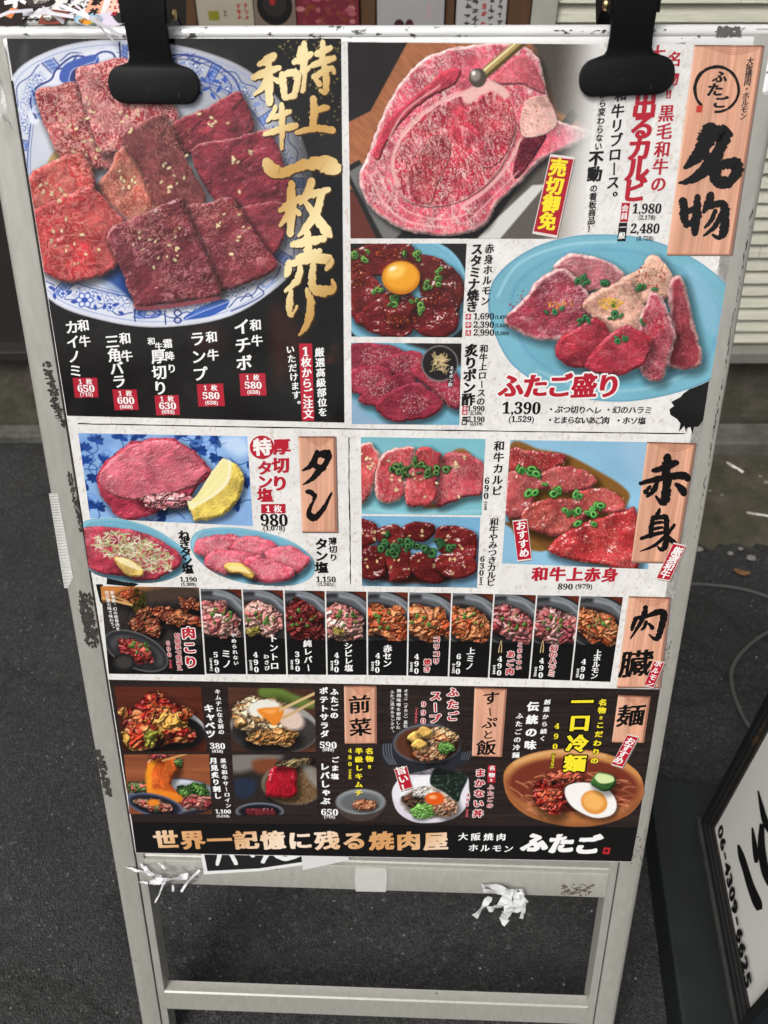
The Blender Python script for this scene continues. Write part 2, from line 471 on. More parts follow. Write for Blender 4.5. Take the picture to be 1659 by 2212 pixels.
# ------------------------------------------------------------------ ribbed tape, label, old poster strip, ribbons
g = Geo()
RIBM = m_plain('ribbed_white_tape', (.66, .665, .63), .4, 0, .5, .05, 50)
n = 62
for i in range(n):
    t = i / (n - 1); v = 384 + 104 * t
    ul = -30.2 - 1.0 * t; ur = -21.0 + 1.2 * t - (7 * max(0, t - .88) / .12 if t > .9 else 0)
    g.add([B(ul, v, .15), B(ur, v + .3, .15), B(ur, v + .85, .75), B(ul, v + .55, .75), B(ur, v + 1.55, .15), B(ul, v + 1.25, .15)], [(0, 1, 2, 3), (3, 2, 4, 5)])
o = g.build('tape_strip', RIBM, loc=B(-26, 435, 0))
tag(o, 'ribbed white tape strip stuck along the left upright of the signboard', 'tape')
g = Geo()
pts = [(268, 866.5), (306, 864.5), (307, 884), (305, 904), (268, 904.5), (267, 884)]
g.add([B(u, v, .1 + .5 * (k in (1, 5))) for k, (u, v) in enumerate(pts)] + [B(u, v, -.5) for u, v in pts], [(0, 1, 2, 3, 4, 5), (0, 6, 7, 1), (1, 7, 8, 2), (2, 8, 9, 3), (3, 9, 10, 4), (4, 10, 11, 5), (5, 11, 6, 0)])
tag(g.build('paper_label', m_plain('blank_label_paper', (.54, .54, .51), .5, 0, .4, .06, 60), loc=B(287, 885, 0)), 'blank whitish label stuck on the middle of the bottom rail', 'label')

def tangle(seed, cu, cv, items, mat, name, label, cat):
    g = Geo(); rs = random.Random(seed)
    for (pts, w) in items:
        P = [B(u, v, ww) for u, v, ww in pts]
        q = []
        for i in range(len(P) - 1):
            for t in (0, .25, .5, .75):
                q.append(P[i] * (1 - t) + P[i + 1] * t + BN * .0006 * math.sin(9 * t + i))
        q.append(P[-1])
        sides = []
        for i in range(len(q)):
            a = rs.uniform(-.25, .25) + .5 * math.sin(i * .9 + seed)
            d = q[min(i + 1, len(q) - 1)] - q[max(i - 1, 0)]; d = d / np.linalg.norm(d)
            s0 = np.cross(d, BN); sides.append(s0 * math.cos(a) + BN * math.sin(a))
        g.ribbon(q, [w * .001 * rs.uniform(.85, 1.1) for _ in q], np.array(sides), .00012)
    tag(g.build(name, mat, loc=B(cu, cv, 0)), label, cat)
tangle(3, 455, 900, [([(421.8, 886.0, 1.8), (434.2, 883.5, 5.4), (450.0, 884.3, 7.2), (460.6, 889.4, 8.1), (465.8, 899.4, 9.0)], 8), ([(423.6, 892.7, 2.7), (441.2, 891.9, 5.4), (455.3, 889.4, 8.1)], 7),
    ([(432.4, 900.3, 5.4), (425.4, 913.7, 7.2), (414.8, 931.4, 8.1)], 8), ([(454.4, 896.9, 7.2), (443.8, 910.4, 9.0), (430.6, 919.6, 7.2)], 9), ([(451.8, 892.7, 8.1), (455.3, 913.7, 9.9), (450.0, 933.0, 8.1), (455.3, 941.4, 7.2)], 12),
    ([(471.1, 896.1, 7.2), (460.6, 909.5, 10.8), (451.8, 924.6, 9.0)], 12), ([(465.8, 889.4, 7.2), (474.6, 902.8, 9.0), (467.6, 913.7, 9.0), (457.0, 920.4, 8.1)], 9), ([(473.8, 905.3, 6.3), (473.8, 922.1, 7.2), (472.0, 933.9, 6.3)], 5),
    ([(460.6, 889.4, 3.6), (469.4, 886.8, 6.3), (471.1, 893.6, 7.2)], 5)], WHITE_TAPE, 'tape_tangle', 'white plastic tape bunch dangling under the right half of the bottom rail', 'tape')
tangle(5, 20, 880, [([(5, 868, 2), (15, 880, 5), (30, 884, 6)], 5), ([(-14, 874, 2), (0, 876, 5), (22, 879, 7)], 3), ([(16, 898, 4), (28, 888, 8), (52, 883, 8), (64, 881, 5)], 8),
    ([(32, 893, 6), (24, 914, 7), (17, 928, 6)], 2), ([(14, 895, 4), (34, 891, 7)], 6), ([(29, 861, 6), (36, 870, 7)], 3), ([(78, 872, 5), (62, 890, 7), (52, 908, 6)], 3), ([(43, 898, 6), (42, 908, 6)], 3),
    ([(0, 896, 4), (12, 895, 6)], 2.5)], m_plain('white_tape_bits', (.78, .77, .78), .3, 0, .6, .08, 60, .3, 120), 'tape_scraps', 'torn white and clear tape scraps on the left end of the bottom rail', 'tape')
def crinkle(name, pts, w0, amp, seed, n=28, mat=None):
    """a crumpled film spanning four board-plane corners"""
    rs = np.random.RandomState(seed); P = [np.array(p, float) for p in pts]
    s_, t_ = np.meshgrid(np.linspace(0, 1, n), np.linspace(0, 1, n))
    U = P[0][None, None] * ((1 - s_) * (1 - t_))[..., None] + P[1] * (s_ * (1 - t_))[..., None] + P[2] * (s_ * t_)[..., None] + P[3] * ((1 - s_) * t_)[..., None]
    W = np.zeros_like(s_)
    for k in range(16):
        a = rs.rand() * 6.28; f = 1 + 3 * rs.rand(); p = rs.rand() * 6
        q = (np.cos(a) * s_ + np.sin(a) * t_) * f + p
        W += np.abs((q % 1) - .5) * rs.uniform(.3, 1)
    W = w0 + amp * (W - W.min()) / (W.max() - W.min())
    ed = 1 + .06 * (rs.rand(n, n) - .5)
    v = BO + (BU * (U[..., :1] * ed[..., None]) + BV * U[..., 1:] + BN * W[..., None]) / 1000
    f = np.array([(r * n + c, r * n + c + 1, (r + 1) * n + c + 1, (r + 1) * n + c) for r in range(n - 1) for c in range(n - 1)])
    c0 = v.reshape(-1, 3).mean(0)
    return mesh_obj(name, v.reshape(-1, 3), f, mat or CLEAR, loc=c0)
tag(crinkle('plastic_wrap', [(-50, -34), (-9, -20), (-4, 62), (-46, 66)], 1, 14, 4), 'crumpled clear plastic wrap at the upper left corner of the signboard', 'plastic')
tag(crinkle('plastic_scrap', [(8, 866), (86, 869), (60, 908), (26, 905)], 1, 7, 8), 'crumpled clear plastic film under the left end of the bottom rail', 'plastic')
# glossy straps tied over the top rail
g = Geo()
for a, b, w in (((50, -24, 12), (95, -3.5, 8), .0028), ((60, -26, 12), (88, 0, 6), .0016), ((20, -18, 10), (62, -15, 16), .0024), ((-5, -14, 12), (30, -20, 14), .002), ((36, -22, 10), (52, -12, 12), .003)):
    g.ribbon([B(*a), B(*(np.array(a) * .5 + np.array(b) * .5 + np.array([0, -1.5, 3]))), B(*b)], w, BV)
tag(g.build('tie_straps', m_plain('shiny_plastic_strap', (.75, .72, .78), .12, .2, .8, .1, 60), loc=B(50, -15, 8)), 'shiny clear plastic tie crossing the top rail beside the left clip', 'strap')

# ------------------------------------------------------------------ bulldog clips
def clip_outline(sc=1.0):
    """outline in mm, x right, y down from the paddle centre"""
    pts = []
    W, Hh, r = 36.8, 13.7, 12.2
    def arc(cx, cy, r, a0, a1, n=8): return [(cx + r * math.cos(rad(a)), cy + r * math.sin(rad(a))) for a in np.linspace(a0, a1, n)]
    pts += arc(W - r, Hh - r, r, 90, 0) + arc(W - r, -Hh + r + .8, r, 0, -80)
    pts += [(22.0, -14.0), (18.8, -15.2), (17.0, -18.0), (16.3, -26), (16.6, -46), (17.6, -62), (17.8, -70), (-17.8, -70), (-17.6, -62), (-16.6, -46), (-16.3, -26), (-17.0, -18.0), (-18.8, -15.2), (-22.0, -14.0)]
    pts += arc(-W + r, -Hh + r + .8, r, 260, 180) + arc(-W + r, Hh - r, r, 180, 90)
    return pts
def make_clip(u, v, tilt, label, group):
    e = empty('bulldog_clip', B(u, v, 2), label, 'clip', group)
    ca, sa = math.cos(tilt), math.sin(tilt)
    def at(x, y, w):
        # the jaw rides over the rail: it stands off as it climbs
        return B(u + x * ca - y * sa, v + x * sa + y * ca, w)
    def plate(side):
        bm = bmesh.new(); out = clip_outline(); n = len(out)
        def stand(y): return 3.4 + 9.0 * max(0, min(1, (-12 - y) / 30)) + 4 * max(0, min(1, (-45 - y) / 30))
        lv = []
        for inset, dz in ((0, -1.8), (0, .7), (.5, 1.2), (1.3, 1.4)):
            ring = []
            for (x, y) in out:
                L = math.hypot(x, y) + 1e-6
                nx, ny = x / L, y / L
                ring.append(bm.verts.new(at(x - nx * inset, y - ny * inset, (stand(y) + dz) if side > 0 else (-29 - stand(y) * .6 - dz))))
            lv.append(ring)
        for a, b in zip(lv, lv[1:]):
            for i in range(n): bm.faces.new((a[i], a[(i + 1) % n], b[(i + 1) % n], b[i]))
        for ring in (lv[0], lv[-1]):
            # split the cap into paddle and neck so that the bend stays smooth
            P = [Vector(v_.co) for v_ in ring]
            for t in tessellate_polygon([P]):
                try: bm.faces.new([ring[k] for k in t])
                except ValueError: pass
        bmesh.ops.recalc_face_normals(bm, faces=bm.faces[:])
        g = Geo(); bm.verts.index_update(); g.add([np.array(q.co) for q in bm.verts], [[q.index for q in f.verts] for f in bm.faces]); bm.free()
        return g
    o = plate(1).build('front_jaw', BLACKP, e, smooth=True)
    plate(-1).build('rear_jaw', BLACKP, e, smooth=True)
    for sx in (-1, 1):                           # side cheeks that carry the spring pin
        g = Geo()
        pr = [(-40, 12), (-70, 16), (-74, -14), (-66, -44), (-40, -34), (-52, -14)]
        g.prism(pr, lambda p, q, t: at(t, p, q), sx * 18.8, sx * 17.2); ck = g.build('cheek', BLACKP, e)
        g = Geo(); g.tube([at(sx * 18.6, -49, -2), at(sx * 20.6, -49, -2)], [.0042, .0036], 14); g.build('pin_head', BRASS, ck, smooth=True)
    g = Geo(); g.tube([at(-18, -49, -2), at(18, -49, -2)], .0028, 12); g.build('spring_pin', BRASS, e, smooth=True)
    g = Geo(); th = np.linspace(0, 2 * math.pi, 20)
    g.tube([at(3.8 * math.cos(t), -66.5 + 3.8 * math.sin(t), 20.2 - .2 * math.sin(t)) for t in th], .0008, 6); g.build('eyelet', m_plain('steel_eyelet', (.6, .6, .6), .25, 1.0), e, smooth=True)
    return e
make_clip(115.0, 29.0, .012, 'black bulldog clip over the large plate of beef, holding the poster by its left half', 'bulldog clips on the top rail')
make_clip(490.0, 23.2, -.035, 'black bulldog clip over the red lettering, beside the wooden name plaque', 'bulldog clips on the top rail')

# ------------------------------------------------------------------ lettering engine: outlines of the built-in font, thickened and brushed
_gl = {}
def _h(i, j, s):
    n = (i.astype(np.int64) * 374761393 + j.astype(np.int64) * 668265263 + s * 974634777) & 0xffffffff
    n = ((n ^ (n >> 13)) * 1274126177) & 0xffffffff
    return ((n ^ (n >> 16)) & 0xffff) / 65535.0
def vn(x, y, s=0):
    i = np.floor(x); j = np.floor(y); fx = x - i; fy = y - j
    i = i.astype(np.int64); j = j.astype(np.int64)
    fx = fx * fx * (3 - 2 * fx); fy = fy * fy * (3 - 2 * fy)
    return (_h(i, j, s) * (1 - fx) + _h(i + 1, j, s) * fx) * (1 - fy) + (_h(i, j + 1, s) * (1 - fx) + _h(i + 1, j + 1, s) * fx) * fy
def glyph_lines(ch):
    if ch in _gl: return _gl[ch]
    cu = bpy.data.curves.new('t', 'FONT'); cu.body = ch; cu.size = 1.0
    o = bpy.data.objects.new('t', cu); COL.objects.link(o)
    dg = bpy.context.evaluated_depsgraph_get()
    c2 = o.to_curve(dg)
    loops = []
    for s in c2.splines:
        bp = s.bezier_points; n = len(bp); pl = []
        for i in range(n):
            a, b = bp[i], bp[(i + 1) % n]
            p0, p1, p2, p3 = a.co, a.handle_right, b.handle_left, b.co
            straight = abs((p1 - p0).cross(p3 - p0).z) < 1e-5 and abs((p2 - p0).cross(p3 - p0).z) < 1e-5
            for t in ((0,) if straight else (0, .25, .5, .75)):
                m = 1 - t
                q = m * m * m * p0 + 3 * m * m * t * p1 + 3 * m * t * t * p2 + t * t * t * p3
                if not pl or (abs(q.x - pl[-1][0]) + abs(q.y - pl[-1][1])) > 2e-3: pl.append((q.x, q.y))
        if len(pl) > 2 and abs(pl[0][0] - pl[-1][0]) + abs(pl[0][1] - pl[-1][1]) < 2e-3: pl.pop()
        if len(pl) > 2: loops.append(np.array(pl))
    o.to_curve_clear(); bpy.data.objects.remove(o); bpy.data.curves.remove(cu)
    _gl[ch] = loops
    return loops
def area(p): x, y = p[:, 0], p[:, 1]; return .5 * np.sum(x * np.roll(y, -1) - y * np.roll(x, -1))
_bb = np.concatenate(glyph_lines('国')); EM0 = (_bb.min(0) + _bb.max(0)) / 2; EMS = (_bb.max(0) - _bb.min(0)).max() / .86
_fill = {}
def inside(p, l):
    x, y = l[:, 0], l[:, 1]; x2, y2 = np.roll(x, -1), np.roll(y, -1)
    m = (y > p[1]) != (y2 > p[1])
    return (np.sum(m & (p[0] < (x2 - x) * (p[1] - y) / np.where(y2 == y, 1e-9, y2 - y) + x)) % 2) == 1
def fill_loops(loops):
    """nesting decides what is filled: every even-depth contour is filled on its own, with the holes that lie in it"""
    n_ = len(loops)
    def within(i, j): return i != j and np.mean([inside(p, loops[j]) for p in loops[i][::max(1, len(loops[i]) // 6)]]) > .7
    con = [[j for j in range(n_) if abs(area(loops[j])) > abs(area(loops[i])) and within(i, j)] for i in range(n_)]
    grp = {i: [loops[i]] for i in range(n_) if len(con[i]) % 2 == 0}
    for i in range(n_):
        if len(con[i]) % 2:
            p = [j for j in con[i] if j in grp]
            if p: grp[min(p, key=lambda j: abs(area(loops[j])))].append(loops[i])
    vs, ts, n = [], [], 0
    for g_ in grp.values():
        tr = tessellate_polygon([[Vector((p[0], p[1], 0)) for p in l] for l in g_])
        v = np.concatenate(g_); vs.append(v); ts += [tuple(i + n for i in t) for t in tr]; n += len(v)
    return np.concatenate(vs), ts
def contours(F, x0, y0, h):
    """closed zero contours of a sampled field (marching squares)"""
    ny, nx = F.shape; nxt = {}; pos = {}
    def edge(kind, r, c):
        k = (kind, r, c)
        if k not in pos:
            a = F[r, c]; b = F[r, c + 1] if kind == 0 else F[r + 1, c]; t = a / (a - b)
            pos[k] = (x0 + (c + (t if kind == 0 else 0)) * h, y0 + (r + (t if kind == 1 else 0)) * h)
        return k
    I_ = F < 0
    code = I_[:-1, :-1] * 1 + I_[:-1, 1:] * 2 + I_[1:, 1:] * 4 + I_[1:, :-1] * 8
    for r, c in zip(*np.where((code > 0) & (code < 15))):
        k = code[r, c]; B_, R_e, T_, L_e = (0, r, c), (1, r, c + 1), (0, r + 1, c), (1, r, c)
        segs = {1: [(L_e, B_)], 2: [(B_, R_e)], 3: [(L_e, R_e)], 4: [(R_e, T_)], 5: [(L_e, B_), (R_e, T_)], 6: [(B_, T_)], 7: [(L_e, T_)], 8: [(T_, L_e)], 9: [(T_, B_)], 10: [(B_, R_e), (T_, L_e)], 11: [(T_, R_e)], 12: [(R_e, L_e)], 13: [(R_e, B_)], 14: [(B_, L_e)]}[int(k)]
        for a, b in segs: nxt[edge(*a)] = edge(*b)
    out = []
    while nxt:
        k0 = next(iter(nxt)); k = k0; l = []
        while k in nxt: q = nxt.pop(k); l.append(pos[k]); k = q
        l = np.array(l)
        if len(l) < 4: continue
        # drop points that lie on a straight run
        keep = [0]
        for i in range(1, len(l)):
            a, b, c2 = l[keep[-1]], l[i], l[(i + 1) % len(l)]
            if abs((b[0] - a[0]) * (c2[1] - a[1]) - (b[1] - a[1]) * (c2[0] - a[0])) > .0022 * (np.hypot(*(c2 - a)) + 1e-9) or np.hypot(*(b - a)) > .10: keep.append(i)
        if len(keep) > 2: out.append(l[keep])
    return out
def fsdf(X, Y, loops):
    d2 = np.full(X.shape, 1e9); ins = np.zeros(X.shape, bool)
    for P in loops:
        for k in range(len(P)):
            ax_, ay = P[k - 1]; bx, by = P[k]; ex, ey = bx - ax_, by - ay; wx, wy = X - ax_, Y - ay
            t = np.clip((wx * ex + wy * ey) / (ex * ex + ey * ey + 1e-12), 0, 1)
            d2 = np.minimum(d2, (wx - ex * t) ** 2 + (wy - ey * t) ** 2)
            if ey != 0: ins ^= ((ay > Y) != (by > Y)) & (X < ex * (Y - ay) / ey + ax_)
    d = np.sqrt(d2); return np.where(ins, -d, d)
_sd = {}
def styled(ch, bx, by, rise=0.0, jit=0.0, thin=0.0):
    """(verts, triangles) of one glyph or run in em units centred on its cell; bx/by thicken across x and y"""
    key = (ch, bx, by, rise, jit, thin)
    if key in _fill: return _fill[key]
    loops = glyph_lines(ch)
    if not loops: return None
    loops = [(l - EM0) / EMS for l in loops]
    if bx or by or jit:
        if ch not in _sd:
            A_ = np.concatenate(loops); lo, hi = A_.min(0) - .16, A_.max(0) + .16; h = 1 / 50
            xs = np.arange(lo[0], hi[0] + h, h); ys = np.arange(lo[1], hi[1] + h, h); X, Y = np.meshgrid(xs, ys)
            D = fsdf(X, Y, loops); gy, gx = np.gradient(D, h); g = np.hypot(gx, gy) + 1e-6
            _sd[ch] = (X, Y, D, gx / g, gy / g, xs[0], ys[0], h)
        X, Y, D, nx_, ny_, xa, ya, h = _sd[ch]
        # a brush presses harder where the stroke ends low and right
        off = np.sqrt((bx * nx_) ** 2 + (by * ny_) ** 2) * (1 + thin * (.5 * nx_ - .5 * ny_))
        F = D - off
        if jit: F = F + jit * (vn(X * 13, Y * 13, 3 + len(ch)) - .5)
        F = np.where(np.abs(F) < 1e-7, 1e-7, F)
        F[0] = F[-1] = np.maximum(F[0], .01); F[:, 0] = F[:, -1] = .01
        loops = contours(F, xa, ya, h)
    if rise: loops = [np.stack([p[:, 0], p[:, 1] + rise * p[:, 0]], 1) for p in loops]
    if not loops: return None
    r = fill_loops(loops); _fill[key] = r
    return r
ST = {'min': (.036, .008, .05, 0, .5), 'bold': (.056, .030, .05, 0, .5), 'kai': (.036, .016, .09, 0, .8), 'out': (.125, .105, .05, 0, .2), 'outk': (.105, .09, .09, 0, .2),
      'brush': (.030, .014, .12, .02, .9), 'fat': (.085, .066, .10, .02, .9), 'logo': (.05, .04, .1, .02, .5), 'num': (.012, .008, 0, 0, 0), 'numt': (.012, .012, 0, 0, 0), 'numo': (.095, .09, 0, 0, 0), 'sans': (.056, .056, 0, 0, 0), 'thin': (.018, .006, .05, 0, .3)}
NUMMAP = {**{str(i): chr(0x1D7CE + i) for i in range(10)}}
def numstr(s): return ''.join(NUMMAP.get(c, c) for c in s)

class Ink:
    """flat printed shapes on the poster, each vertex carrying its ink colour"""
    def __init__(s, w, conv=None): s.v = []; s.f = []; s.c = []; s.w = w; s.n = 0; s.at = conv or (lambda u, v, w: B(u, v, w)); s.k = 0
    def push(s, uv, tris, col):
        uv = np.asarray(uv, float); w = s.w + s.k * .0004; s.k += 1
        s.v.append(np.stack([s.at(a, b, w) for a, b in uv])); s.f += [tuple(i + s.n for i in t) for t in tris]; s.n += len(uv)
        cc = np.asarray(col, float)
        s.c.append(np.tile(cc, (len(uv), 1)) if cc.ndim == 1 else cc)
    def quad(s, pts, col): s.push([uv_of(*p) for p in pts], [(0, 1, 2, 3)], ink(col))
    def poly(s, pts, col, inuv=False):
        p = [(x, y) for x, y in pts] if inuv else [tuple(uv_of(*p)) for p in pts]
        s.push(p, [tuple(t) for t in tessellate_polygon([[Vector((a, b, 0)) for a, b in p]])], ink(col))
    def build(s, name, parent, mat=None):
        if not s.v: return None
        return mesh_obj(name, np.concatenate(s.v), s.f, mat or INK, parent, vcol=np.concatenate(s.c))
KINK = 1.03
def ink(c):
    return np.clip(lin(c) * KINK, .004, .92)
GOLD = 'gold'
def gold_cols(uv, kind='gold', a=(244, 226, 172), b=(196, 152, 84), k=.055):
    if kind == 'tan': a, b, k = (240, 220, 198), (208, 152, 98), .03
    t = .5 + .5 * np.sin(uv[:, 0] * k + uv[:, 1] * k * .8 + 1.0)
    return ink(np.array(a)[None] * t[:, None] + np.array(b)[None] * (1 - t[:, None]))
def put(I, ch, cu, cv, size, col, style='min', rot=0.0, sx=1.0, aspect=1.0):
    """one glyph (or run) centred at (cu, cv) mm with cell size in mm"""
    r = styled(ch, *ST[style])
    if r is None: return
    v, tr = r
    c, s_ = math.cos(rot), math.sin(rot)
    x = v[:, 0] * size * sx; y = -v[:, 1] * size * aspect
    uv = np.stack([cu + x * c - y * s_, cv + x * s_ + y * c], 1)
    if isinstance(col, str): cc = gold_cols(uv, col)
    else: cc = ink(col)
    I.push(uv, tr, cc)
SMALL = set('ゃゅょっァィゥェォャュョッぁぃぅぇぉ')
def Vt(I, s, x0, y0, x1, y1, size, col, style='min', out=None, ostyle='out', sc=None, ang=None, rise_uv=False):
    """vertical text: first and last cell centres in layout-sheet coordinates; size in sheet units"""
    a = np.array(uv_of(x0, y0)); b = np.array(uv_of(x1, y1)); n = len(s)
    for i, ch in enumerate(s):
        p = a + (b - a) * (i / max(1, n - 1))
        q = xy_of(p[0], p[1]); q2 = uv_of(q[0] + size, q[1]); sz = math.hypot(q2[0] - p[0], q2[1] - p[1])
        rot = ang if ang is not None else 0.0
        off = np.zeros(2)
        g = ch
        if ch in 'ー—〜（）()「」': rot = rot + math.pi / 2; g = {'(': '（', ')': '）'}.get(ch, ch)
        elif ch in '。、': off = np.array([.55, -.5]) * sz * .9
        elif ch in SMALL: off = np.array([.1, -.08]) * sz
        st = style
        if ch.isdigit(): g = NUMMAP[ch]; st = 'num'
        elif ch == '!': g = '！'
        elif ch == '‼': g = '!!'; st = 'bold'
        if ch.isdigit() or ch == '‼':
            ctr = run_box(g); sc_ = sz * 1.18 if ch.isdigit() else sz * .8
            if out is not None: put(I, g, p[0] - ctr[0] * sc_, p[1] + ctr[1] * sc_, sc_, out, 'numo')
            put(I, g, p[0] - ctr[0] * sc_, p[1] + ctr[1] * sc_, sc_, col, st)
            continue
        if out is not None: put(I, g, p[0] + off[0], p[1] + off[1], sz, out, ostyle, rot)
        put(I, g, p[0] + off[0], p[1] + off[1], sz, col, st, rot)
def run_box(g):
    p = (np.concatenate(glyph_lines(g)) - EM0) / EMS
    return (p.min(0) + p.max(0)) / 2
def run_w(g):
    p = (np.concatenate(glyph_lines(g)) - EM0) / EMS
    return p.max(0) - p.min(0)
def Hn(I, s, x, y, w, col, style='num', out=None, tall=1.0):
    """a horizontal run of numerals centred at sheet (x, y), w sheet units wide"""
    g = numstr(s); c = run_box(g); ww = run_w(g)[0]
    p = uv_of(x, y); q = uv_of(x + w, y); sz = math.hypot(q[0] - p[0], q[1] - p[1]) / ww
    ang = 0.0
    if out is not None: put(I, g, p[0] - c[0] * sz, p[1] + c[1] * sz * tall, sz, out, 'numo', ang, 1, tall)
    put(I, g, p[0] - c[0] * sz, p[1] + c[1] * sz * tall, sz, col, style, ang, 1, tall)
def Ht(I, s, x0, y0, x1, y1, size, col, style='min', out=None, ostyle='out'):
    """horizontal text, glyph by glyph, from first to last cell centre"""
    a = np.array(uv_of(x0, y0)); b = np.array(uv_of(x1, y1)); n = len(s)
    rot = math.atan2(b[1] - a[1], b[0] - a[0])
    for i, ch in enumerate(s):
        p = a + (b - a) * (i / max(1, n - 1))
        q = xy_of(p[0], p[1]); q2 = uv_of(q[0] + size, q[1]); sz = math.hypot(q2[0] - p[0], q2[1] - p[1])
        sc = size if not isinstance(size, dict) else 1
        if out is not None: put(I, ch, p[0], p[1], sz, out, ostyle, rot)
        put(I, ch, p[0], p[1], sz, col, style, rot)

# ------------------------------------------------------------------ hand-brushed characters: strokes of changing pressure in a 100 x 100 cell
def catmull(P, closed=False, k=6):
    P = np.asarray(P, float); n = len(P); out = []
    rng = range(n) if closed else range(n - 1)
    for i in rng:
        p0, p1, p2, p3 = (P[(i - 1) % n], P[i], P[(i + 1) % n], P[(i + 2) % n]) if closed else (P[max(i - 1, 0)], P[i], P[i + 1], P[min(i + 2, n - 1)])
        for t in np.linspace(0, 1, k, endpoint=False):
            out.append(.5 * ((2 * p1) + (-p0 + p2) * t + (2 * p0 - 5 * p1 + 4 * p2 - p3) * t * t + (-p0 + 3 * p1 - 3 * p2 + p3) * t ** 3))
    if not closed: out.append(P[-1])
    return np.array(out)
def brush(I, strokes, cx, cy, w, h, col, seed=1, fat=1.0):
    """strokes: lists of (x, y, width) in a 100 x 100 cell centred at sheet (cx, cy), w x h sheet units"""
    rs = np.random.RandomState(seed)
    for s in strokes:
        q = catmull(np.array(s, float), k=7); n = len(q)
        d = np.gradient(q[:, :2], axis=0); d /= np.linalg.norm(d, axis=1, keepdims=True) + 1e-9
        nr = np.stack([-d[:, 1], d[:, 0]], 1)
        wd_ = q[:, 2:3] * .5 * fat
        jl = 1 + .10 * rs.randn(n, 1); jr = 1 + .10 * rs.randn(n, 1)
        Lf = q[:, :2] + nr * wd_ * jl; Rt = q[:, :2] - nr * wd_ * jr
        ring = []
        for cpt, dr, wv in ((q[0, :2], -d[0], wd_[0, 0]), (q[-1, :2], d[-1], wd_[-1, 0])):
            a0 = math.atan2(dr[1], dr[0])
            ring.append([cpt + wv * .92 * np.array([math.cos(a0 + t), math.sin(a0 + t)]) for t in np.linspace(-1.2, 1.2, 5)])
        pts = np.concatenate([Lf, Rt, ring[0], ring[1]])
        tr = []
        for i in range(n - 1): tr += [(i, i + 1, n + i + 1, n + i)]
        o = 2 * n
        tr += [tuple(o + j for j in range(5)) + ((n, 0)), tuple(o + 5 + j for j in range(5)) + ((n - 1, 2 * n - 1))]
        X = cx + (pts[:, 0] - 50) / 100 * w; Y = cy + (pts[:, 1] - 50) / 100 * h
        uv = np.stack(uv_of(X, Y), 1)
        I.push(uv, tr, gold_cols(uv, col) if isinstance(col, str) else ink(col))

# ------------------------------------------------------------------ light-box sign on its black base
LF = np.array([0.507, 0.626, 0.085]); LN = np.array([0.470, 0.360, 0.085])      # foot of the face: far and near corner
LD = (LN - LF) / np.linalg.norm(LN - LF)            # along the face, far -> near
LZ = np.array([0, 0, 1.0]); LO = np.cross(LD, LZ)   # out of the face
if LO[0] > 0: LO = -LO
LW, LH = .300, .86
def L(a, z, w=0.0): return LF + LD * a + LZ * z + LO * w
LB = empty('light_box_sign', LF * np.array([1, 1, 0]) + LD * .15, 'white light-box sign in a black frame with a phone number, on the right', 'light sign')
ax = np.stack([LD, LO, LZ])
SIGNB = m_plain('black_sign_paint', (.010, .012, .014), .38, 0, .5, .3, 30, .15, 300)
g = Geo(); g.box(L(.145, -.0465, -.005), (.225, .075, .0375), ax, .006)
BASEM = m_plain('dusty_black_base', (.007, .009, .010), .55, 0, .4, .45, 18, .3, 250)
g.build('base', BASEM, LB)
g = Geo(); g.box(L(.15, -.003, -.062), (.158, .066, .006), ax, .002); g.build('seam_plate', m_plain('dusty_seam', (.03, .03, .028), .8, 0, .3, .4, 40), LB)
g = Geo()
fr = .0135
for (a0, a1, z0, z1) in ((0, LW, .004, .004 + fr), (0, LW, LH - fr, LH), (0, fr, .004 + fr, LH - fr), (LW - fr, LW, .004 + fr, LH - fr)):
    g.box(L((a0 + a1) / 2, (z0 + z1) / 2, -.058), ((a1 - a0) / 2, .058, (z1 - z0) / 2), ax, .0015)
fo = g.build('cabinet_frame', SIGNB, LB)
t = NT('rusty_inner_trim'); v = t.obj()
t.base(t.mix(t.ramp(t.noise(v, 26, 5), [(.55, 0), (.72, 1)]), (.016, .015, .014), (.09, .045, .018))); t.set(Roughness=.6, Metallic=.3)
g = Geo()
f2 = .0055
for k, (dd, ww) in enumerate(((0, -.0035), (f2, -.0075))):
    i0 = fr + dd
    for (a0, a1, z0, z1) in ((i0, LW - i0, i0 + .004, i0 + .004 + f2), (i0, i0 + f2, i0 + .004 + f2, LH - i0), (LW - i0 - f2, LW - i0, i0 + .004 + f2, LH - i0)):
        g.box(L((a0 + a1) / 2, (z0 + z1) / 2, ww - .02), ((a1 - a0) / 2, .02, (z1 - z0) / 2), ax, .0008)
g.build('inner_trim', t.m, fo)
t = NT('milky_sign_acrylic'); v = t.obj()
stain = t.ramp(t.noise(v, 8, 4), [(.4, 0), (.8, 1)])
t.base(t.mix(t.math('MULTIPLY', stain, .25), (.86, .845, .80), (.72, .66, .56))); t.set(Roughness=.35, Specular_IOR_Level=.45)
g = Geo(); i0 = fr + 2 * f2; g.box(L(LW / 2, LH / 2 + .004, -.0155), (LW / 2 - i0 + .002, .004, LH / 2 - i0 + .002), ax)
face = g.build('face_panel', t.m, LB)
FW = -.0113
fp_of, _ = plane_of(L(0, 0, FW), LD, LZ)
It = Ink(0, lambda a, z, w: L(a, z, FW + .0002 + w))
num = '06-4309-6625'
cells = np.linspace(.0415, .0415 + .0187 * (len(num) - 1), len(num))
for ch, a in zip(num, cells):
    gl = styled(ch, *ST['sans']) or styled('-', *ST['sans'])
    v_, tr = gl; ctr = run_box(ch)
    It.push(np.stack([a + (v_[:, 0] - ctr[0]) * .0325, .050 + (v_[:, 1] - (ctr[1] if ch == '-' else run_box('0')[1])) * .0325], 1), tr, ink((14, 14, 14)))
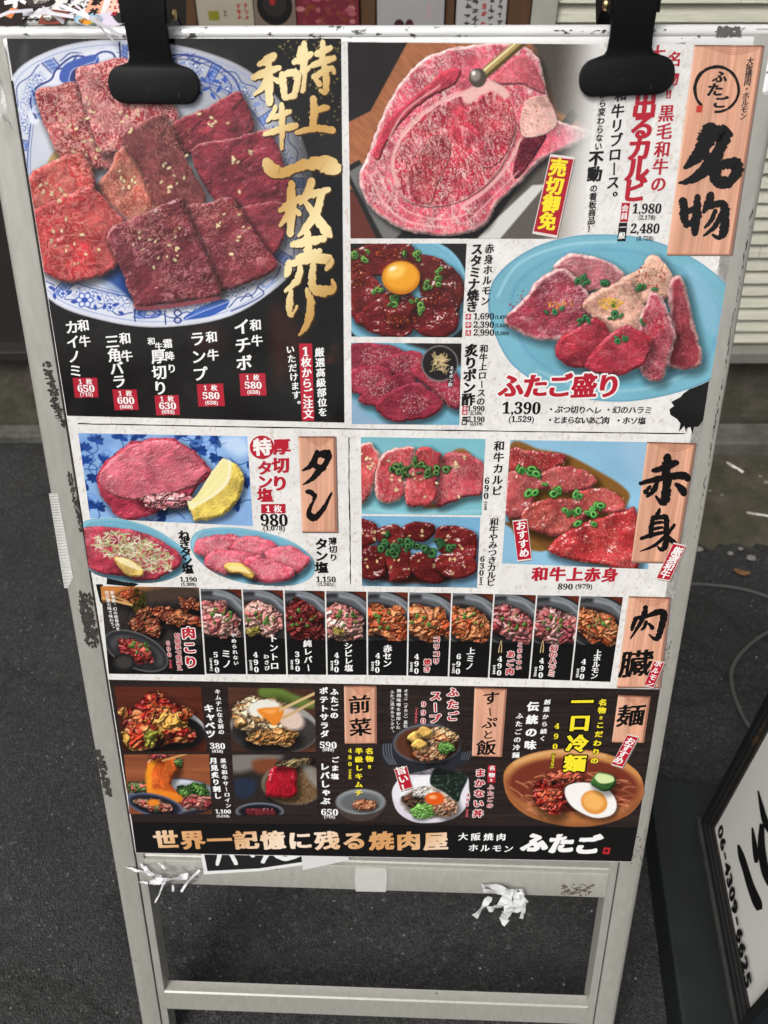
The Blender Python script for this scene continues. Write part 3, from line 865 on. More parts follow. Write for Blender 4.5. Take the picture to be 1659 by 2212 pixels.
It.build('phone_number', face, MATTE_INK)
It = Ink(0, lambda a, z, w: L(a, z, FW + .0002 + w))
for st in ([(1595, 1825, 5), (1602, 1850, 14), (1612, 1882, 15), (1622, 1915, 17), (1636, 1950, 20), (1641, 1966, 12)], [(1626, 1788, 4), (1630, 1820, 10), (1634, 1850, 12), (1634, 1864, 7)],
           [(1639, 1708, 3), (1647, 1745, 10), (1655, 1775, 14), (1670, 1800, 16)], [(1648, 1780, 10), (1647, 1830, 16), (1655, 1880, 18), (1668, 1910, 18)]):
    q = catmull(np.array(st, float), k=6)
    d = np.gradient(q[:, :2], axis=0); d /= np.linalg.norm(d, axis=1, keepdims=True); nr = np.stack([-d[:, 1], d[:, 0]], 1)
    Lf = q[:, :2] + nr * q[:, 2:] / 2; Rt = q[:, :2] - nr * q[:, 2:] / 2; n = len(q)
    P = np.concatenate([Lf, Rt]); P = np.stack(fp_of(P[:, 0], P[:, 1]), 1)
    It.push(P, [(i, i + 1, n + i + 1, n + i) for i in range(n - 1)], ink((14, 14, 14)))
It.build('calligraphy', face, MATTE_INK)

# ------------------------------------------------------------------ cable and litter on the lane
def gxy(x, y, z=.004):
    a, b = plane_of(np.array([0, 0, z]), np.array([1.0, 0, 0]), np.array([0, 1.0, 0]))[0](x, y)
    return (float(a), float(b), z)
CABM = m_plain('grey_cable_sheath', (.08, .08, .077), .5)
g = Geo(); P = catmull([gxy(*p) for p in ((1300, 1290), (1400, 1268), (1480, 1262), (1540, 1264), (1600, 1272), (1659, 1290), (1740, 1330), (1760, 1350), (1720, 1352), (1659, 1366), (1610, 1402), (1583, 1440), (1580, 1475), (1592, 1520), (1616, 1566), (1650, 1600), (1690, 1620))], k=5)
g.tube(P, .0038, 8); tag(g.build('power_cable', CABM, smooth=True, loc=tuple(P[8])), 'thin grey cable looping over the asphalt behind the light-box sign', 'cable')
BUTT = m_plain('cigarette_paper', (.70, .69, .66), .7, 0, .3, .1, 100)
def butt(x, y, ang, label, ln=.026, r=.0036):
    p = np.array(gxy(x, y, .0095)); d = np.array([math.cos(ang), math.sin(ang), .03]) * ln
    g = Geo(); g.tube([p - d, p + d * .3], r, 12); o = g.build('cigarette_butt', BUTT, smooth=False, loc=tuple(p)); tag(o, label, 'cigarette butt')
    g = Geo(); g.tube([p + d * .302, p + d], r * 1.01, 12); g.build('filter', m_plain('cigarette_filter', (.45, .40, .33), .8), o)
butt(1588, 1010, 2.2, 'white cigarette butt lying in the gutter right under the kerb')
butt(1640, 1112, 2.9, 'grey cigarette butt trodden flat in the mossy gutter dirt', .03, .0032)
rs = random.Random(9); 
LEAF = m_plain('dry_leaf', (.17, .09, .04), .8, 0, .2, .4, 60); PEB = m_plain('pale_pebble', (.22, .21, .19), .8, 0, .3, .25, 60)
def leaf(x, y, label, s=.012):
    p = np.array(gxy(x, y, .008)); g = Geo(); a = rs.random() * 6; ring = []
    for t in np.linspace(0, 6.28, 12, endpoint=False):
        q = np.array([math.cos(t) * s * 1.6, math.sin(t) * s * .7, .003 * math.cos(2 * t)]); ring.append(p + np.array([q[0] * math.cos(a) - q[1] * math.sin(a), q[0] * math.sin(a) + q[1] * math.cos(a), q[2] + .002]))
    g.add(ring + [q - np.array([0, 0, .0006]) for q in ring], [tuple(range(12)), tuple(range(23, 11, -1))] + [(i, (i + 1) % 12, 12 + (i + 1) % 12, 12 + i) for i in range(12)])
    tag(g.build('dry_leaf', LEAF, loc=tuple(p)), label, 'leaf')
leaf(1602, 1236, 'small brown dry leaf on the asphalt edge beside the gutter')
peb0 = None
for k, (x, y, r) in enumerate(((1510, 1186, .008), (1535, 1062, .006), (1640, 1030, .007), (1578, 1195, .006), (1600, 1185, .005), (1560, 1070, .004), (1655, 1042, .006), (1623, 1205, .009))):
    p = gxy(x, y, .006); bm = bmesh.new(); bmesh.ops.create_icosphere(bm, subdivisions=2, radius=r)
    for q in bm.verts: q.co = (q.co.x * 1.3, q.co.y, q.co.z * .6) ; q.co *= 1 + .25 * (rs.random() - .5)
    me = bpy.data.meshes.new('pebble'); bm.to_mesh(me); bm.free(); me.materials.append(PEB)
    o = bpy.data.objects.new('pebble', me); COL.objects.link(o); o.location = p; tag(o, 'small pale pebble lying in the dirt of the gutter', 'pebble', 'pebbles in the gutter')
g = Geo()
rs2 = random.Random(21)
for i in range(420):                                 # grit: countless bright crumbs on the lane
    x, y = rs2.uniform(-.9, .9), rs2.uniform(.25, 1.3); r = rs2.uniform(.0008, .0022) * (1.0 if rs2.random() < .93 else 1.7)
    c = np.array([x, y, r * .5]); q = [c + np.array(p) * r * rs2.uniform(.6, 1.2) for p in ((1, 0, 0), (-1, 0, 0), (0, 1, 0), (0, -1, 0), (0, 0, .7), (0, 0, -.5))]
    g.add(q, [(0, 2, 4), (2, 1, 4), (1, 3, 4), (3, 0, 4), (2, 0, 5), (1, 2, 5), (3, 1, 5), (0, 3, 5)])
tag(g.build('grit', m_plain('pale_grit', (.28, .28, .27), .8), loc=(0, 0, 0)), kind='stuff')

# ------------------------------------------------------------------ ink painter: each printed picture is a fine sheet whose points carry ink colours
def fbm(x, y, s=0, o=4):
    v = 0; a = .5
    for k in range(o): v = v + a * vn(x, y, s + k * 17); x = x * 2.03 + 11.3; y = y * 2.03 + 4.7; a *= .5
    return v / (1 - .5 ** o)
def worley(x, y, s=0):
    i = np.floor(x).astype(np.int64); j = np.floor(y).astype(np.int64)
    f1 = np.full(x.shape, 9.0); f2 = np.full(x.shape, 9.0)
    for a in (-1, 0, 1):
        for b in (-1, 0, 1):
            d = np.hypot(i + a + _h(i + a, j + b, s) - x, j + b + _h(i + a, j + b, s + 5) - y)
            f2 = np.minimum(f2, np.maximum(f1, d)); f1 = np.minimum(f1, d)
    return f1, f2
def ss(a, b, x): t = np.clip((x - a) / (b - a), 0, 1); return t * t * (3 - 2 * t)
def sdf(X, Y, P):
    d2 = np.full(X.shape, 1e18); ins = np.zeros(X.shape, bool); n = len(P)
    for k in range(n):
        ax_, ay = P[k]; bx, by = P[(k + 1) % n]; ex, ey = bx - ax_, by - ay
        wx, wy = X - ax_, Y - ay
        t = np.clip((wx * ex + wy * ey) / (ex * ex + ey * ey + 1e-9), 0, 1)
        d2 = np.minimum(d2, (wx - ex * t) ** 2 + (wy - ey * t) ** 2)
        if ey != 0: ins ^= ((ay > Y) != (by > Y)) & (X < ex * (Y - ay) / ey + ax_)
    d = np.sqrt(d2)
    return np.where(ins, -d, d)
A3 = lambda a: a[..., None]
class Cv:
    def __init__(s, c4, step=1.4, bg=(20, 20, 20), maps=None):
        s.uvof, s.xyof, s.at = maps or (uv_of, xy_of, None)
        c4 = np.array(c4, float); uv = [np.array(s.uvof(*p)) for p in c4]
        nx = int(max(np.hypot(*(c4[1] - c4[0])), np.hypot(*(c4[2] - c4[3]))) / step) + 2
        ny = int(max(np.hypot(*(c4[3] - c4[0])), np.hypot(*(c4[2] - c4[1]))) / step) + 2
        a, b = np.meshgrid(np.linspace(0, 1, nx), np.linspace(0, 1, ny))
        s.UV = uv[0] * A3((1 - a) * (1 - b)) + uv[1] * A3(a * (1 - b)) + uv[2] * A3(a * b) + uv[3] * A3((1 - a) * b)
        s.X, s.Y = s.xyof(s.UV[..., 0], s.UV[..., 1])
        s.I = np.empty(s.X.shape + (3,)); s.I[:] = bg
        s.A = np.ones(s.X.shape)
    def win(s, x0, y0, x1, y1):
        m = (s.X >= x0) & (s.X <= x1) & (s.Y >= y0) & (s.Y <= y1)
        r = np.where(m.any(1))[0]; c = np.where(m.any(0))[0]
        if len(r) < 2 or len(c) < 2: return None
        return (slice(r[0], r[-1] + 1), slice(c[0], c[-1] + 1))
    def pwin(s, P, m=3): return s.win(P[:, 0].min() - m, P[:, 1].min() - m, P[:, 0].max() + m, P[:, 1].max() + m)
    def comp(s, sl, col, a):
        col = np.asarray(col, float); s.I[sl] = s.I[sl] * (1 - A3(a)) + col * A3(a)
    def poly(s, P, col, f=1.6, sm=True, a=1.0, off=0.0):
        P = catmull(P, True, 5) if sm else np.array(P, float)
        sl = s.pwin(P, f + off + 2)
        if sl is None: return
        s.comp(sl, col, a * np.clip(.5 - (sdf(s.X[sl], s.Y[sl], P) - off) / f, 0, 1))
    def shade(s, P, amt, f=12, dx=5, dy=7, sm=True):
        P = (catmull(P, True, 4) if sm else np.array(P, float)) + np.array([dx, dy]); sl = s.pwin(P, f)
        if sl is None: return
        m = amt * ss(f, -f * .4, sdf(s.X[sl], s.Y[sl], P)); s.I[sl] *= 1 - A3(m)
    def ell(s, cx, cy, rx, ry, rot=0, col=(0, 0, 0), f=1.6, a=1.0, ring=None):
        R_ = max(rx, ry) + 4; sl = s.win(cx - R_, cy - R_, cx + R_, cy + R_)
        if sl is None: return
        c_, s_ = math.cos(rot), math.sin(rot); x = s.X[sl] - cx; y = s.Y[sl] - cy
        q = np.sqrt(((x * c_ + y * s_) / rx) ** 2 + ((-x * s_ + y * c_) / ry) ** 2); d = (q - 1) * min(rx, ry)
        m = np.clip(.5 - d / f, 0, 1)
        if ring: m = m * np.clip(.5 + (d + ring) / f, 0, 1)
        s.comp(sl, col, a * m)
    def line(s, P, w, col, sm=True, f=1.4, a=1.0, w1=None):
        P = catmull(P, False, 5) if sm else np.array(P, float); sl = s.pwin(P, w + 3)
        if sl is None: return
        X, Y = s.X[sl], s.Y[sl]; best = np.full(X.shape, 1e9); n = len(P) - 1
        for k in range(n):
            a0, b0 = P[k], P[k + 1]; e = b0 - a0; t = np.clip(((X - a0[0]) * e[0] + (Y - a0[1]) * e[1]) / (e @ e + 1e-9), 0, 1)
            ww = w if w1 is None else w + (w1 - w) * (k + t) / n
            best = np.minimum(best, np.hypot(X - a0[0] - e[0] * t, Y - a0[1] - e[1] * t) - ww / 2)
        s.comp(sl, col, a * np.clip(.5 - best / f, 0, 1))
    def tex(s, fn, sl=None):
        sl = sl or (slice(None), slice(None)); s.I[sl] = fn(s.X[sl], s.Y[sl], s.I[sl])
    def woodbg(s, a=(96, 44, 30), b=(60, 28, 22), sc=40, ang=0.0, seed=0):
        c_, s_ = math.cos(ang), math.sin(ang); u = s.X * c_ + s.Y * s_; v = -s.X * s_ + s.Y * c_
        n = fbm(u / sc / 4, v / sc * 3.2 + .3 * fbm(u / 50, v / 20, seed), seed + 3, 4); s.I[:] = np.array(a) * A3(n) + np.array(b) * A3(1 - n)
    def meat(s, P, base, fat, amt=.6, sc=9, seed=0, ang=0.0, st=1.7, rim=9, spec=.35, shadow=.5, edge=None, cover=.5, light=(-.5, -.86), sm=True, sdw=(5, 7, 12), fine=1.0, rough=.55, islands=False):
        """a cut of meat: marbled, lit at the upper rim, glossy, with its cast shadow painted in"""
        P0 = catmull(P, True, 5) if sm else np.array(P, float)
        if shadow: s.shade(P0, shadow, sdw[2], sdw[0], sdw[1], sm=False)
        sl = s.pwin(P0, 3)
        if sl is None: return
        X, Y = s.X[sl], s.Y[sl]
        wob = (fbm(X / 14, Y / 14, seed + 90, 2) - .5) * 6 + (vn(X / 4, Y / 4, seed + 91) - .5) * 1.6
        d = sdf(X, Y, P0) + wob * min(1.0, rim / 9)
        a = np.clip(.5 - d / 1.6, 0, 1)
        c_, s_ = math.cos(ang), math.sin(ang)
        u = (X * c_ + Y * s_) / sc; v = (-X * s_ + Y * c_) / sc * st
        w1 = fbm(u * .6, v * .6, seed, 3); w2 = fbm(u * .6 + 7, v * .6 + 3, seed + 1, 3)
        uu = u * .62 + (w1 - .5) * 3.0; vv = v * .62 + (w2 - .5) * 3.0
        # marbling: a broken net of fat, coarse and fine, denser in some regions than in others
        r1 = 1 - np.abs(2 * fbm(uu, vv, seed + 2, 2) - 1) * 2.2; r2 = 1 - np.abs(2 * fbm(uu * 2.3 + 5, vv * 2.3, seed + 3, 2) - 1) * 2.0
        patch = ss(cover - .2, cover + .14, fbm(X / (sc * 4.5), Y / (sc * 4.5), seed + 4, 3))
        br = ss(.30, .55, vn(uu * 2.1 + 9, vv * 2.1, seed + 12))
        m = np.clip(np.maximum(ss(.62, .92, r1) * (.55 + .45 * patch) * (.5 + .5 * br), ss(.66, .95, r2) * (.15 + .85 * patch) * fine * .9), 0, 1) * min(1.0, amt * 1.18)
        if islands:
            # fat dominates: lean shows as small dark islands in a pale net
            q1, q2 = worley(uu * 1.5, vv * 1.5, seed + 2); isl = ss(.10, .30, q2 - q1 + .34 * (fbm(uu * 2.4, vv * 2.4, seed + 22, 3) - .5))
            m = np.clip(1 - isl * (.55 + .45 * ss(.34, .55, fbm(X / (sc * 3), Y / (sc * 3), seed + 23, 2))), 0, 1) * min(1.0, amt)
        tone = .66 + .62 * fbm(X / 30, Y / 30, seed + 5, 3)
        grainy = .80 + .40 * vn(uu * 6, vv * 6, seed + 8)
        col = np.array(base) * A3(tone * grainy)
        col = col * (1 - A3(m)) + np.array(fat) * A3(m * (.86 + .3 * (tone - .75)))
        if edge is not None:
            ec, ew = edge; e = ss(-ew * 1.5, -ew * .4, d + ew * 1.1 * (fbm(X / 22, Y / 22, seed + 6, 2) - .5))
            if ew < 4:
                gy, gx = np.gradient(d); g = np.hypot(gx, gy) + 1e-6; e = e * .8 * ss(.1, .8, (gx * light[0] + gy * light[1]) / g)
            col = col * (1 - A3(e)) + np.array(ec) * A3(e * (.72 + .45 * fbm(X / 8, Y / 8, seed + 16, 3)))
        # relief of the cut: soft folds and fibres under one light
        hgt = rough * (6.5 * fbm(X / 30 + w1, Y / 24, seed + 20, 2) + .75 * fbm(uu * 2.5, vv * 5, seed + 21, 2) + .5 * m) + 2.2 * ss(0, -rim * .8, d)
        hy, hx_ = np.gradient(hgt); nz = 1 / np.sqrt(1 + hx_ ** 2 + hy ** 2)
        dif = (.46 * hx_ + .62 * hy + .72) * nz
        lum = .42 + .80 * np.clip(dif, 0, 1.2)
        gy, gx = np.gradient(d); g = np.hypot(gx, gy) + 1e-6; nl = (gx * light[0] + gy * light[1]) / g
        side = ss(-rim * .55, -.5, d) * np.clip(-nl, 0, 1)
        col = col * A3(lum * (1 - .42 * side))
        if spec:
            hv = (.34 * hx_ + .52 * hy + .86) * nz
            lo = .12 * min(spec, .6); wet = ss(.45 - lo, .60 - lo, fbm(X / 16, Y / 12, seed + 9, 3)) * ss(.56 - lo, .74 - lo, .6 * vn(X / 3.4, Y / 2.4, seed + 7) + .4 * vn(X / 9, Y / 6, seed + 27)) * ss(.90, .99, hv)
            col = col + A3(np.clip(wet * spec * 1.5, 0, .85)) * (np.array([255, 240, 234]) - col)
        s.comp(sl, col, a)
    def seeds(s, cx, cy, rx, ry, n, seed=0, col=(226, 204, 158), r=(1.6, 3.0), long=1.7):
        rs = random.Random(seed)
        for _ in range(n):
            t = rs.random() * 6.283; q = math.sqrt(rs.random()); x = cx + rx * q * math.cos(t); y = cy + ry * q * math.sin(t); a = rs.uniform(*r); ro = rs.random() * 3.14
            s.ell(x + .8, y + 1.2, a * long, a, ro, (60, 24, 22), 2.0, .5); s.ell(x, y, a * long, a, ro, np.array(col) * rs.uniform(.85, 1.1), 1.4)
    def crumbs(s, cx, cy, rx, ry, n, seed=0, col=(200, 160, 120), r=(.7, 1.3), a=.9):
        rs = random.Random(seed)
        for _ in range(n):
            t = rs.random() * 6.283; q = math.sqrt(rs.random()); s.ell(cx + rx * q * math.cos(t), cy + ry * q * math.sin(t), rs.uniform(*r), rs.uniform(*r), 0, np.array(col) * rs.uniform(.7, 1.15), 1.2, a)
    def onion(s, cx, cy, rx, ry, n, seed=0, r=(5, 9), dark=(44, 92, 40), pale=(150, 190, 92)):
        rs = random.Random(seed)
        for _ in range(n):
            t = rs.random() * 6.283; q = math.sqrt(rs.random()); x = cx + rx * q * math.cos(t); y = cy + ry * q * math.sin(t)
            a = rs.uniform(*r); b = a * rs.uniform(.45, .95); ro = rs.random() * 3.14; dk = np.array(dark) * rs.uniform(.8, 1.35)
            s.ell(x + 1.5, y + 2.2, a, b, ro, (30, 12, 12), 3, .5)
            if rs.random() < .72:
                s.ell(x, y, a, b, ro, dk, 1.4); s.ell(x - .4, y - .4, a * .74, b * .72, ro, pale, 1.3); s.ell(x + .2, y + .4, a * .5, b * .46, ro, np.array(dark) * .75, 1.4)
            else:
                s.ell(x, y, a, b * .6, ro, dk, 1.4); s.ell(x - a * .2, y - b * .2, a * .6, b * .22, ro, pale, 1.4, .8)
    def gloss(s, P, a=.5, f=6, col=(255, 255, 255)): s.poly(P, col, f, True, a)
    def heap(s, P, pal, cell=10, seed=0, fat=(235, 190, 170), amt=.3, spec=.5, shadow=.5, rot=0.0, st=1.5, sm=True):
        """a heap of folded pieces: each cell of the pattern is one piece, lit as relief, dark in the crevices"""
        P0 = catmull(P, True, 5) if sm else np.array(P, float)
        if shadow: s.shade(P0, shadow, cell * .9, cell * .25, cell * .45, sm=False)
        sl = s.pwin(P0, 4)
        if sl is None: return
        X, Y = s.X[sl], s.Y[sl]
        d = sdf(X, Y, P0) + (fbm(X / cell, Y / cell, seed + 40, 3) - .5) * cell * 1.1
        c_, s_ = math.cos(rot), math.sin(rot); u = (X * c_ + Y * s_) / cell; v = (-X * s_ + Y * c_) / cell * st
        uu = u + 2.0 * (fbm(u * .8, v * .8, seed, 3) - .5); vv = v + 2.0 * (fbm(u * .8 + 9, v * .8, seed + 1, 3) - .5)
        i = np.floor(uu).astype(np.int64); j = np.floor(vv).astype(np.int64); f1 = np.full(X.shape, 9.0); f2 = f1.copy(); idn = np.zeros(X.shape)
        for a_ in (-1, 0, 1):
            for b_ in (-1, 0, 1):
                q = np.hypot(i + a_ + _h(i + a_, j + b_, seed + 2) - uu, j + b_ + _h(i + a_, j + b_, seed + 7) - vv); k = _h(i + a_, j + b_, seed + 11)
                f2 = np.minimum(f2, np.maximum(f1, q)); idn = np.where(q < f1, k, idn); f1 = np.minimum(f1, q)
        pal = np.array(pal, float); col = pal[np.clip((idn * len(pal)).astype(int), 0, len(pal) - 1)] * A3(.80 + .4 * ((idn * 7.3) % 1))
        mot = fbm(uu * 2.6, vv * 2.6, seed + 13, 3); m = ss(.50, .66, mot) * amt; col = col * (1 - A3(m)) + np.array(fat) * A3(m)
        gap = np.clip(f2 - f1, 0, 1)
        hgt = cell * (.40 * np.sqrt(gap + .02) + .80 * fbm(uu * 1.3 + idn * 9, vv * 1.9, seed + 14, 3) + .16 * fbm(uu * 5, vv * 5, seed + 15, 2)) + cell * .5 * ss(0, -cell * 1.2, d)
        hy, hx_ = np.gradient(hgt); nz = 1 / np.sqrt(1 + hx_ ** 2 + hy ** 2); dif = (.46 * hx_ + .62 * hy + .72) * nz
        lum = (.34 + .86 * np.clip(dif, 0, 1.2)) * (.55 + .45 * ss(.0, .13, gap)) * (1 - .25 * ss(-cell * .8, 0, d))
        col = col * A3(lum * 1.08)
        hv = (.34 * hx_ + .52 * hy + .86) * nz; wet = ss(.955, .995, hv) * ss(.42, .60, vn(X / 2.2, Y / 1.9, seed + 17)); col = col + A3(np.clip(wet * spec, 0, .8)) * (np.array([255, 240, 230]) - col)
        s.comp(sl, col, np.clip(.5 - d / 1.6, 0, 1))
    def bits(s, cx, cy, rx, ry, n, pal, seed=0, r=(8, 14), fat=(235, 190, 170), amt=.3, spec=.5, sc=6, shadow=.5, rot=0.0, squash=.62):
        e = (r[0] + r[1]) * .32; rs = random.Random(seed + 3); P = []
        for t in np.linspace(0, 6.283, 16, endpoint=False):
            k = rs.uniform(.86, 1.14); x, y = (rx + e) * k * math.cos(t), (ry + e * .8) * k * math.sin(t)
            P.append((cx + x * math.cos(rot) - y * math.sin(rot), cy + x * math.sin(rot) + y * math.cos(rot)))
        s.heap(P, pal, max(3.0, (r[0] + r[1]) * (.95 if r[1] > 7 else .62)), seed * 31, fat, amt, spec, shadow, rot, 1.25)
    def cut(s, P, sm=True, f=0.0):
        """keep only what lies inside the outline"""
        P = catmull(P, True, 6) if sm else np.array(P, float); s.A = np.minimum(s.A, (sdf(s.X, s.Y, P) < f).astype(float))
    def cutm(s, m): s.A = np.minimum(s.A, m.astype(float))
    def build(s, name, parent, w, label=None, grain=3.0, mat=None):
        rs = np.random.RandomState(len(s.X) * 7 + s.X.shape[1])
        I_ = np.clip(s.I + grain * rs.randn(*s.X.shape)[..., None], 5, 252)
        ny, nx = s.X.shape; idx = np.arange(ny * nx).reshape(ny, nx)
        f = np.stack([idx[:-1, :-1], idx[:-1, 1:], idx[1:, 1:], idx[1:, :-1]], -1).reshape(-1, 4)
        keep = (s.A[:-1, :-1] + s.A[1:, 1:] + s.A[:-1, 1:] + s.A[1:, :-1]).ravel() > 1.99
        f = f[keep][:, ::-1]
        u = s.UV.reshape(-1, 2)
        if s.at is not None: v = s.at(u[:, 0], u[:, 1], w)
        else: v = BO[None] + (BU[None] * u[:, :1] + BV[None] * u[:, 1:] + BN[None] * w) / 1000
        c = ink(I_).reshape(-1, 3)
        if not keep.all():
            used = np.unique(f); mp = np.full(len(v), -1); mp[used] = np.arange(len(used)); f = mp[f]; v = v[used]; c = c[used]
        o = mesh_obj(name, v, f, mat or INK, parent, vcol=c)
        if label: o['label'] = label
        return o

# ------------------------------------------------------------------ the poster: paper, dark panels, printed pictures
POSTER = empty('menu_poster', B(297, 845, 0), 'glossy Japanese grilled-meat menu poster filled with pictures of raw beef, clipped to the signboard', 'poster')
def zz(ox, oy, k, P): return [(ox + x * k, oy + y * k) for x, y in P]
D3 = lambda P: zz(0, 432, .5, P)
D2 = lambda P: zz(829.5, 0, .5, P)
D4 = lambda P: zz(702, 459, .577, P)
D5 = lambda P: zz(108, 918, .40696, P)
D6 = lambda P: zz(729, 918, .48828, P)
DA = lambda P: zz(205.2, 1252.9, .3971, P)
DB = lambda P: zz(810, 1252.9, .4232, P)
DC = lambda P: zz(226.8, 1458, .3776, P)
DD = lambda P: zz(810, 1458, .3971, P)
PAPER = [(14, 82), (1652, 97), (1364, 1862), (293, 1843)]
c = Cv(PAPER, 3.4, (226, 224, 221))
def fleck(X, Y, I):
    n = fbm(X / 26, Y / 26, 3, 4); m = ss(.62, .72, fbm(X / 9, Y / 5, 5, 3)) * .5; q = ss(.70, .74, fbm(X / 5, Y / 9, 9, 3))
    I = I * A3(.955 + .09 * n) * A3(1 - .09 * m); return I * (1 - A3(q) * .35) + np.array([176, 150, 128]) * A3(q) * .35
c.tex(fleck)
paper = c.build('paper_sheet', POSTER, 0.0, grain=2)

K = (21, 20, 20)
# black panel behind the large plate, with gold spray in its upper right corner
c = Cv([(14, 83), (737, 83), (744, 913), (145, 898)], 1.6, K)
PL = [(30, 160), (110, 108), (215, 86), (340, 91), (450, 114), (545, 158), (625, 245), (668, 345), (680, 450), (660, 540), (615, 607), (500, 682), (350, 707), (220, 692), (107, 647), (40, 540), (0, 400), (5, 260)]
c.tex(lambda X, Y, I: I + A3(10 * ss(.5, .8, fbm(X / 60, Y / 60, 2, 3))))
c.tex(lambda X, Y, I: I + A3(ss(.60, .75, fbm(X / 60, Y / 45, 4, 3)) * ss(560, 700, X) * ss(640, 700, Y) * ss(880, 780, Y) * ss(745, 690, X) * 60) * np.array([1, .35, .25]))
c.gloss([(585, 660), (640, 690), (650, 760), (600, 830), (585, 760)], .30, 30, (110, 50, 36)); c.gloss([(430, 700), (480, 720), (470, 760), (420, 750)], .22, 34, (120, 40, 40))
rs = random.Random(5)
for _ in range(520):
    x, y = rs.uniform(560, 738), rs.uniform(84, 330)
    if rs.random() < (x - 545) / 190 * max(.12, 1 - (y - 84) / 210): c.ell(x, y, rs.uniform(.8, 2.6), rs.uniform(.7, 2), rs.random() * 3, (178, 160, 84), 1.5, .85)
c.gloss([(45, 100), (62, 95), (60, 150), (40, 155)], .18, 12, (150, 170, 190))
PLc = catmull(PL, True, 6); sl = c.pwin(PLc, 4); X, Y = c.X[sl], c.Y[sl]; d = sdf(X, Y, PLc)
a = np.clip(.5 - d / 1.8, 0, 1) * (1 - .88 * ss(560, 700, X))
cx_, cy_ = 345, 395; th = np.arctan2((Y - cy_) / 312, (X - cx_) / 330)
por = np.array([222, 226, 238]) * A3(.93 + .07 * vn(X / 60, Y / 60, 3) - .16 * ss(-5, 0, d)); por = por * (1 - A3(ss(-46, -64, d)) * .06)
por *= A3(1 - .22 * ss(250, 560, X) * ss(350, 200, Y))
blue = np.array([44, 74, 158]); wash = np.array([112, 140, 204])
def mixc(I, col, m): return I * (1 - A3(m)) + np.array(col) * A3(m)
def band(d, p, w): return np.clip(1.1 - np.abs(d - p) / w, 0, 1)
por = mixc(por, (120, 140, 205), .7 * band(d, -12, 1.6)); por = mixc(por, blue, .9 * band(d, -62, 2.2)); por = mixc(por, blue, .7 * band(d, -68, 1.3))
sect = (th / (2 * math.pi) * 11) % 1; rim_ = ss(-16, -18, d) * ss(-61, -59, d)
scrol = band(d + 5 * np.sin(sect * 18.8), -24, 2.0) * ss(.08, .1, sect) * ss(.92, .9, sect)
por = mixc(por, (38, 62, 140), rim_ * scrol * .95); por = mixc(por, (38, 62, 140), rim_ * np.clip(1.2 - np.abs(np.minimum(sect, 1 - sect) - .06) * 90, 0, 1))
key = rim_ * ss(.055, .03, np.minimum(sect, 1 - sect)); por = mixc(por, wash, key * .9); por = mixc(por, blue, key * ss(.16, .05, np.abs(((d + th * 60) / 9) % 1 - .5)))
f1, f2 = worley(X / 17 + 3, Y / 17, 8); inn = rim_ * ss(-30, -34, d) * ss(.12, .16, sect) * ss(.88, .84, sect)
pet = ss(.30, .40, .36 + .25 * np.sin(np.arctan2(Y % 17 - 8, X % 17 - 8) * 5) - f1 * .55)
por = mixc(por, blue, inn * pet * .95); por = mixc(por, wash, inn * ss(.10, .04, f2 - f1) * .8); por = mixc(por, (235, 238, 245), inn * ss(.16, .1, f1) * .9)
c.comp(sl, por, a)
# blue brushwork of the upper rim: cloud scrolls, peony, leaf sprays
NAVY = (36, 56, 128)
W_ = (222, 226, 240)
c.poly([(62, 262), (70, 210), (110, 160), (170, 118), (240, 100), (252, 110), (256, 135), (200, 140), (150, 170), (100, 235), (85, 265)], W_, 6)
c.line([(78, 255), (66, 222), (78, 190), (110, 172), (122, 150), (158, 122), (196, 124), (222, 112), (246, 118), (250, 150)], 4.5, NAVY)
c.line([(122, 150), (148, 143), (166, 121)], 3.5, NAVY)
for q in ((88, 205, 13), (98, 222, 12), (92, 240, 11)): c.ell(q[0], q[1], q[2], q[2] * .8, .4, NAVY, 1.5, 1, 3.6)
c.poly([(128, 168), (138, 142), (165, 128), (208, 118), (212, 140), (190, 160), (172, 178), (140, 180)], (58, 88, 172), 2)
c.poly([(150, 172), (158, 152), (186, 140), (204, 144), (186, 164), (170, 178)], (34, 50, 118), 2)
c.line([(148, 176), (156, 152), (178, 142), (206, 132)], 1.8, (190, 205, 240)); c.line([(196, 160), (204, 136), (212, 120)], 1.6, (170, 190, 235))
c.line([(258, 92), (262, 150)], 4, (30, 44, 100), False); c.line([(276, 96), (272, 150)], 3, NAVY, False)
c.poly([(263, 96), (276, 98), (274, 150), (264, 150)], (120, 146, 208), 1.5, False)
for k in range(6): c.line([(263, 100 + k * 9), (276, 110 + k * 9)], 1.6, NAVY, False); c.line([(276, 100 + k * 9), (263, 110 + k * 9)], 1.2, (60, 90, 170), False)
c.line([(368, 120), (395, 118), (430, 124), (468, 140), (505, 168), (520, 200)], 4.2, (44, 64, 136)); c.line([(368, 130), (398, 128), (440, 138), (480, 160), (500, 190), (486, 214)], 2.2, NAVY)
for (x, y, r) in ((412, 122, 6), (424, 134, 5)): c.line([(x - 8, y - 6), (x + 8, y + 6)], 2.2, NAVY, False); c.line([(x - 8, y + 6), (x + 8, y - 6)], 2.2, NAVY, False)
for i, (x, y) in enumerate(((402, 150), (396, 172), (418, 162), (440, 172), (454, 160), (468, 176), (486, 172), (444, 192), (460, 206), (474, 192), (430, 200), (415, 186))):
    ro = i * 1.3; c.poly([(x - 11 * math.cos(ro), y - 11 * math.sin(ro)), (x - 4 * math.sin(ro), y + 4 * math.cos(ro)), (x + 9 * math.cos(ro), y + 9 * math.sin(ro)), (x + 4.5 * math.sin(ro), y - 4.5 * math.cos(ro))], (58, 88, 170), 1.4)
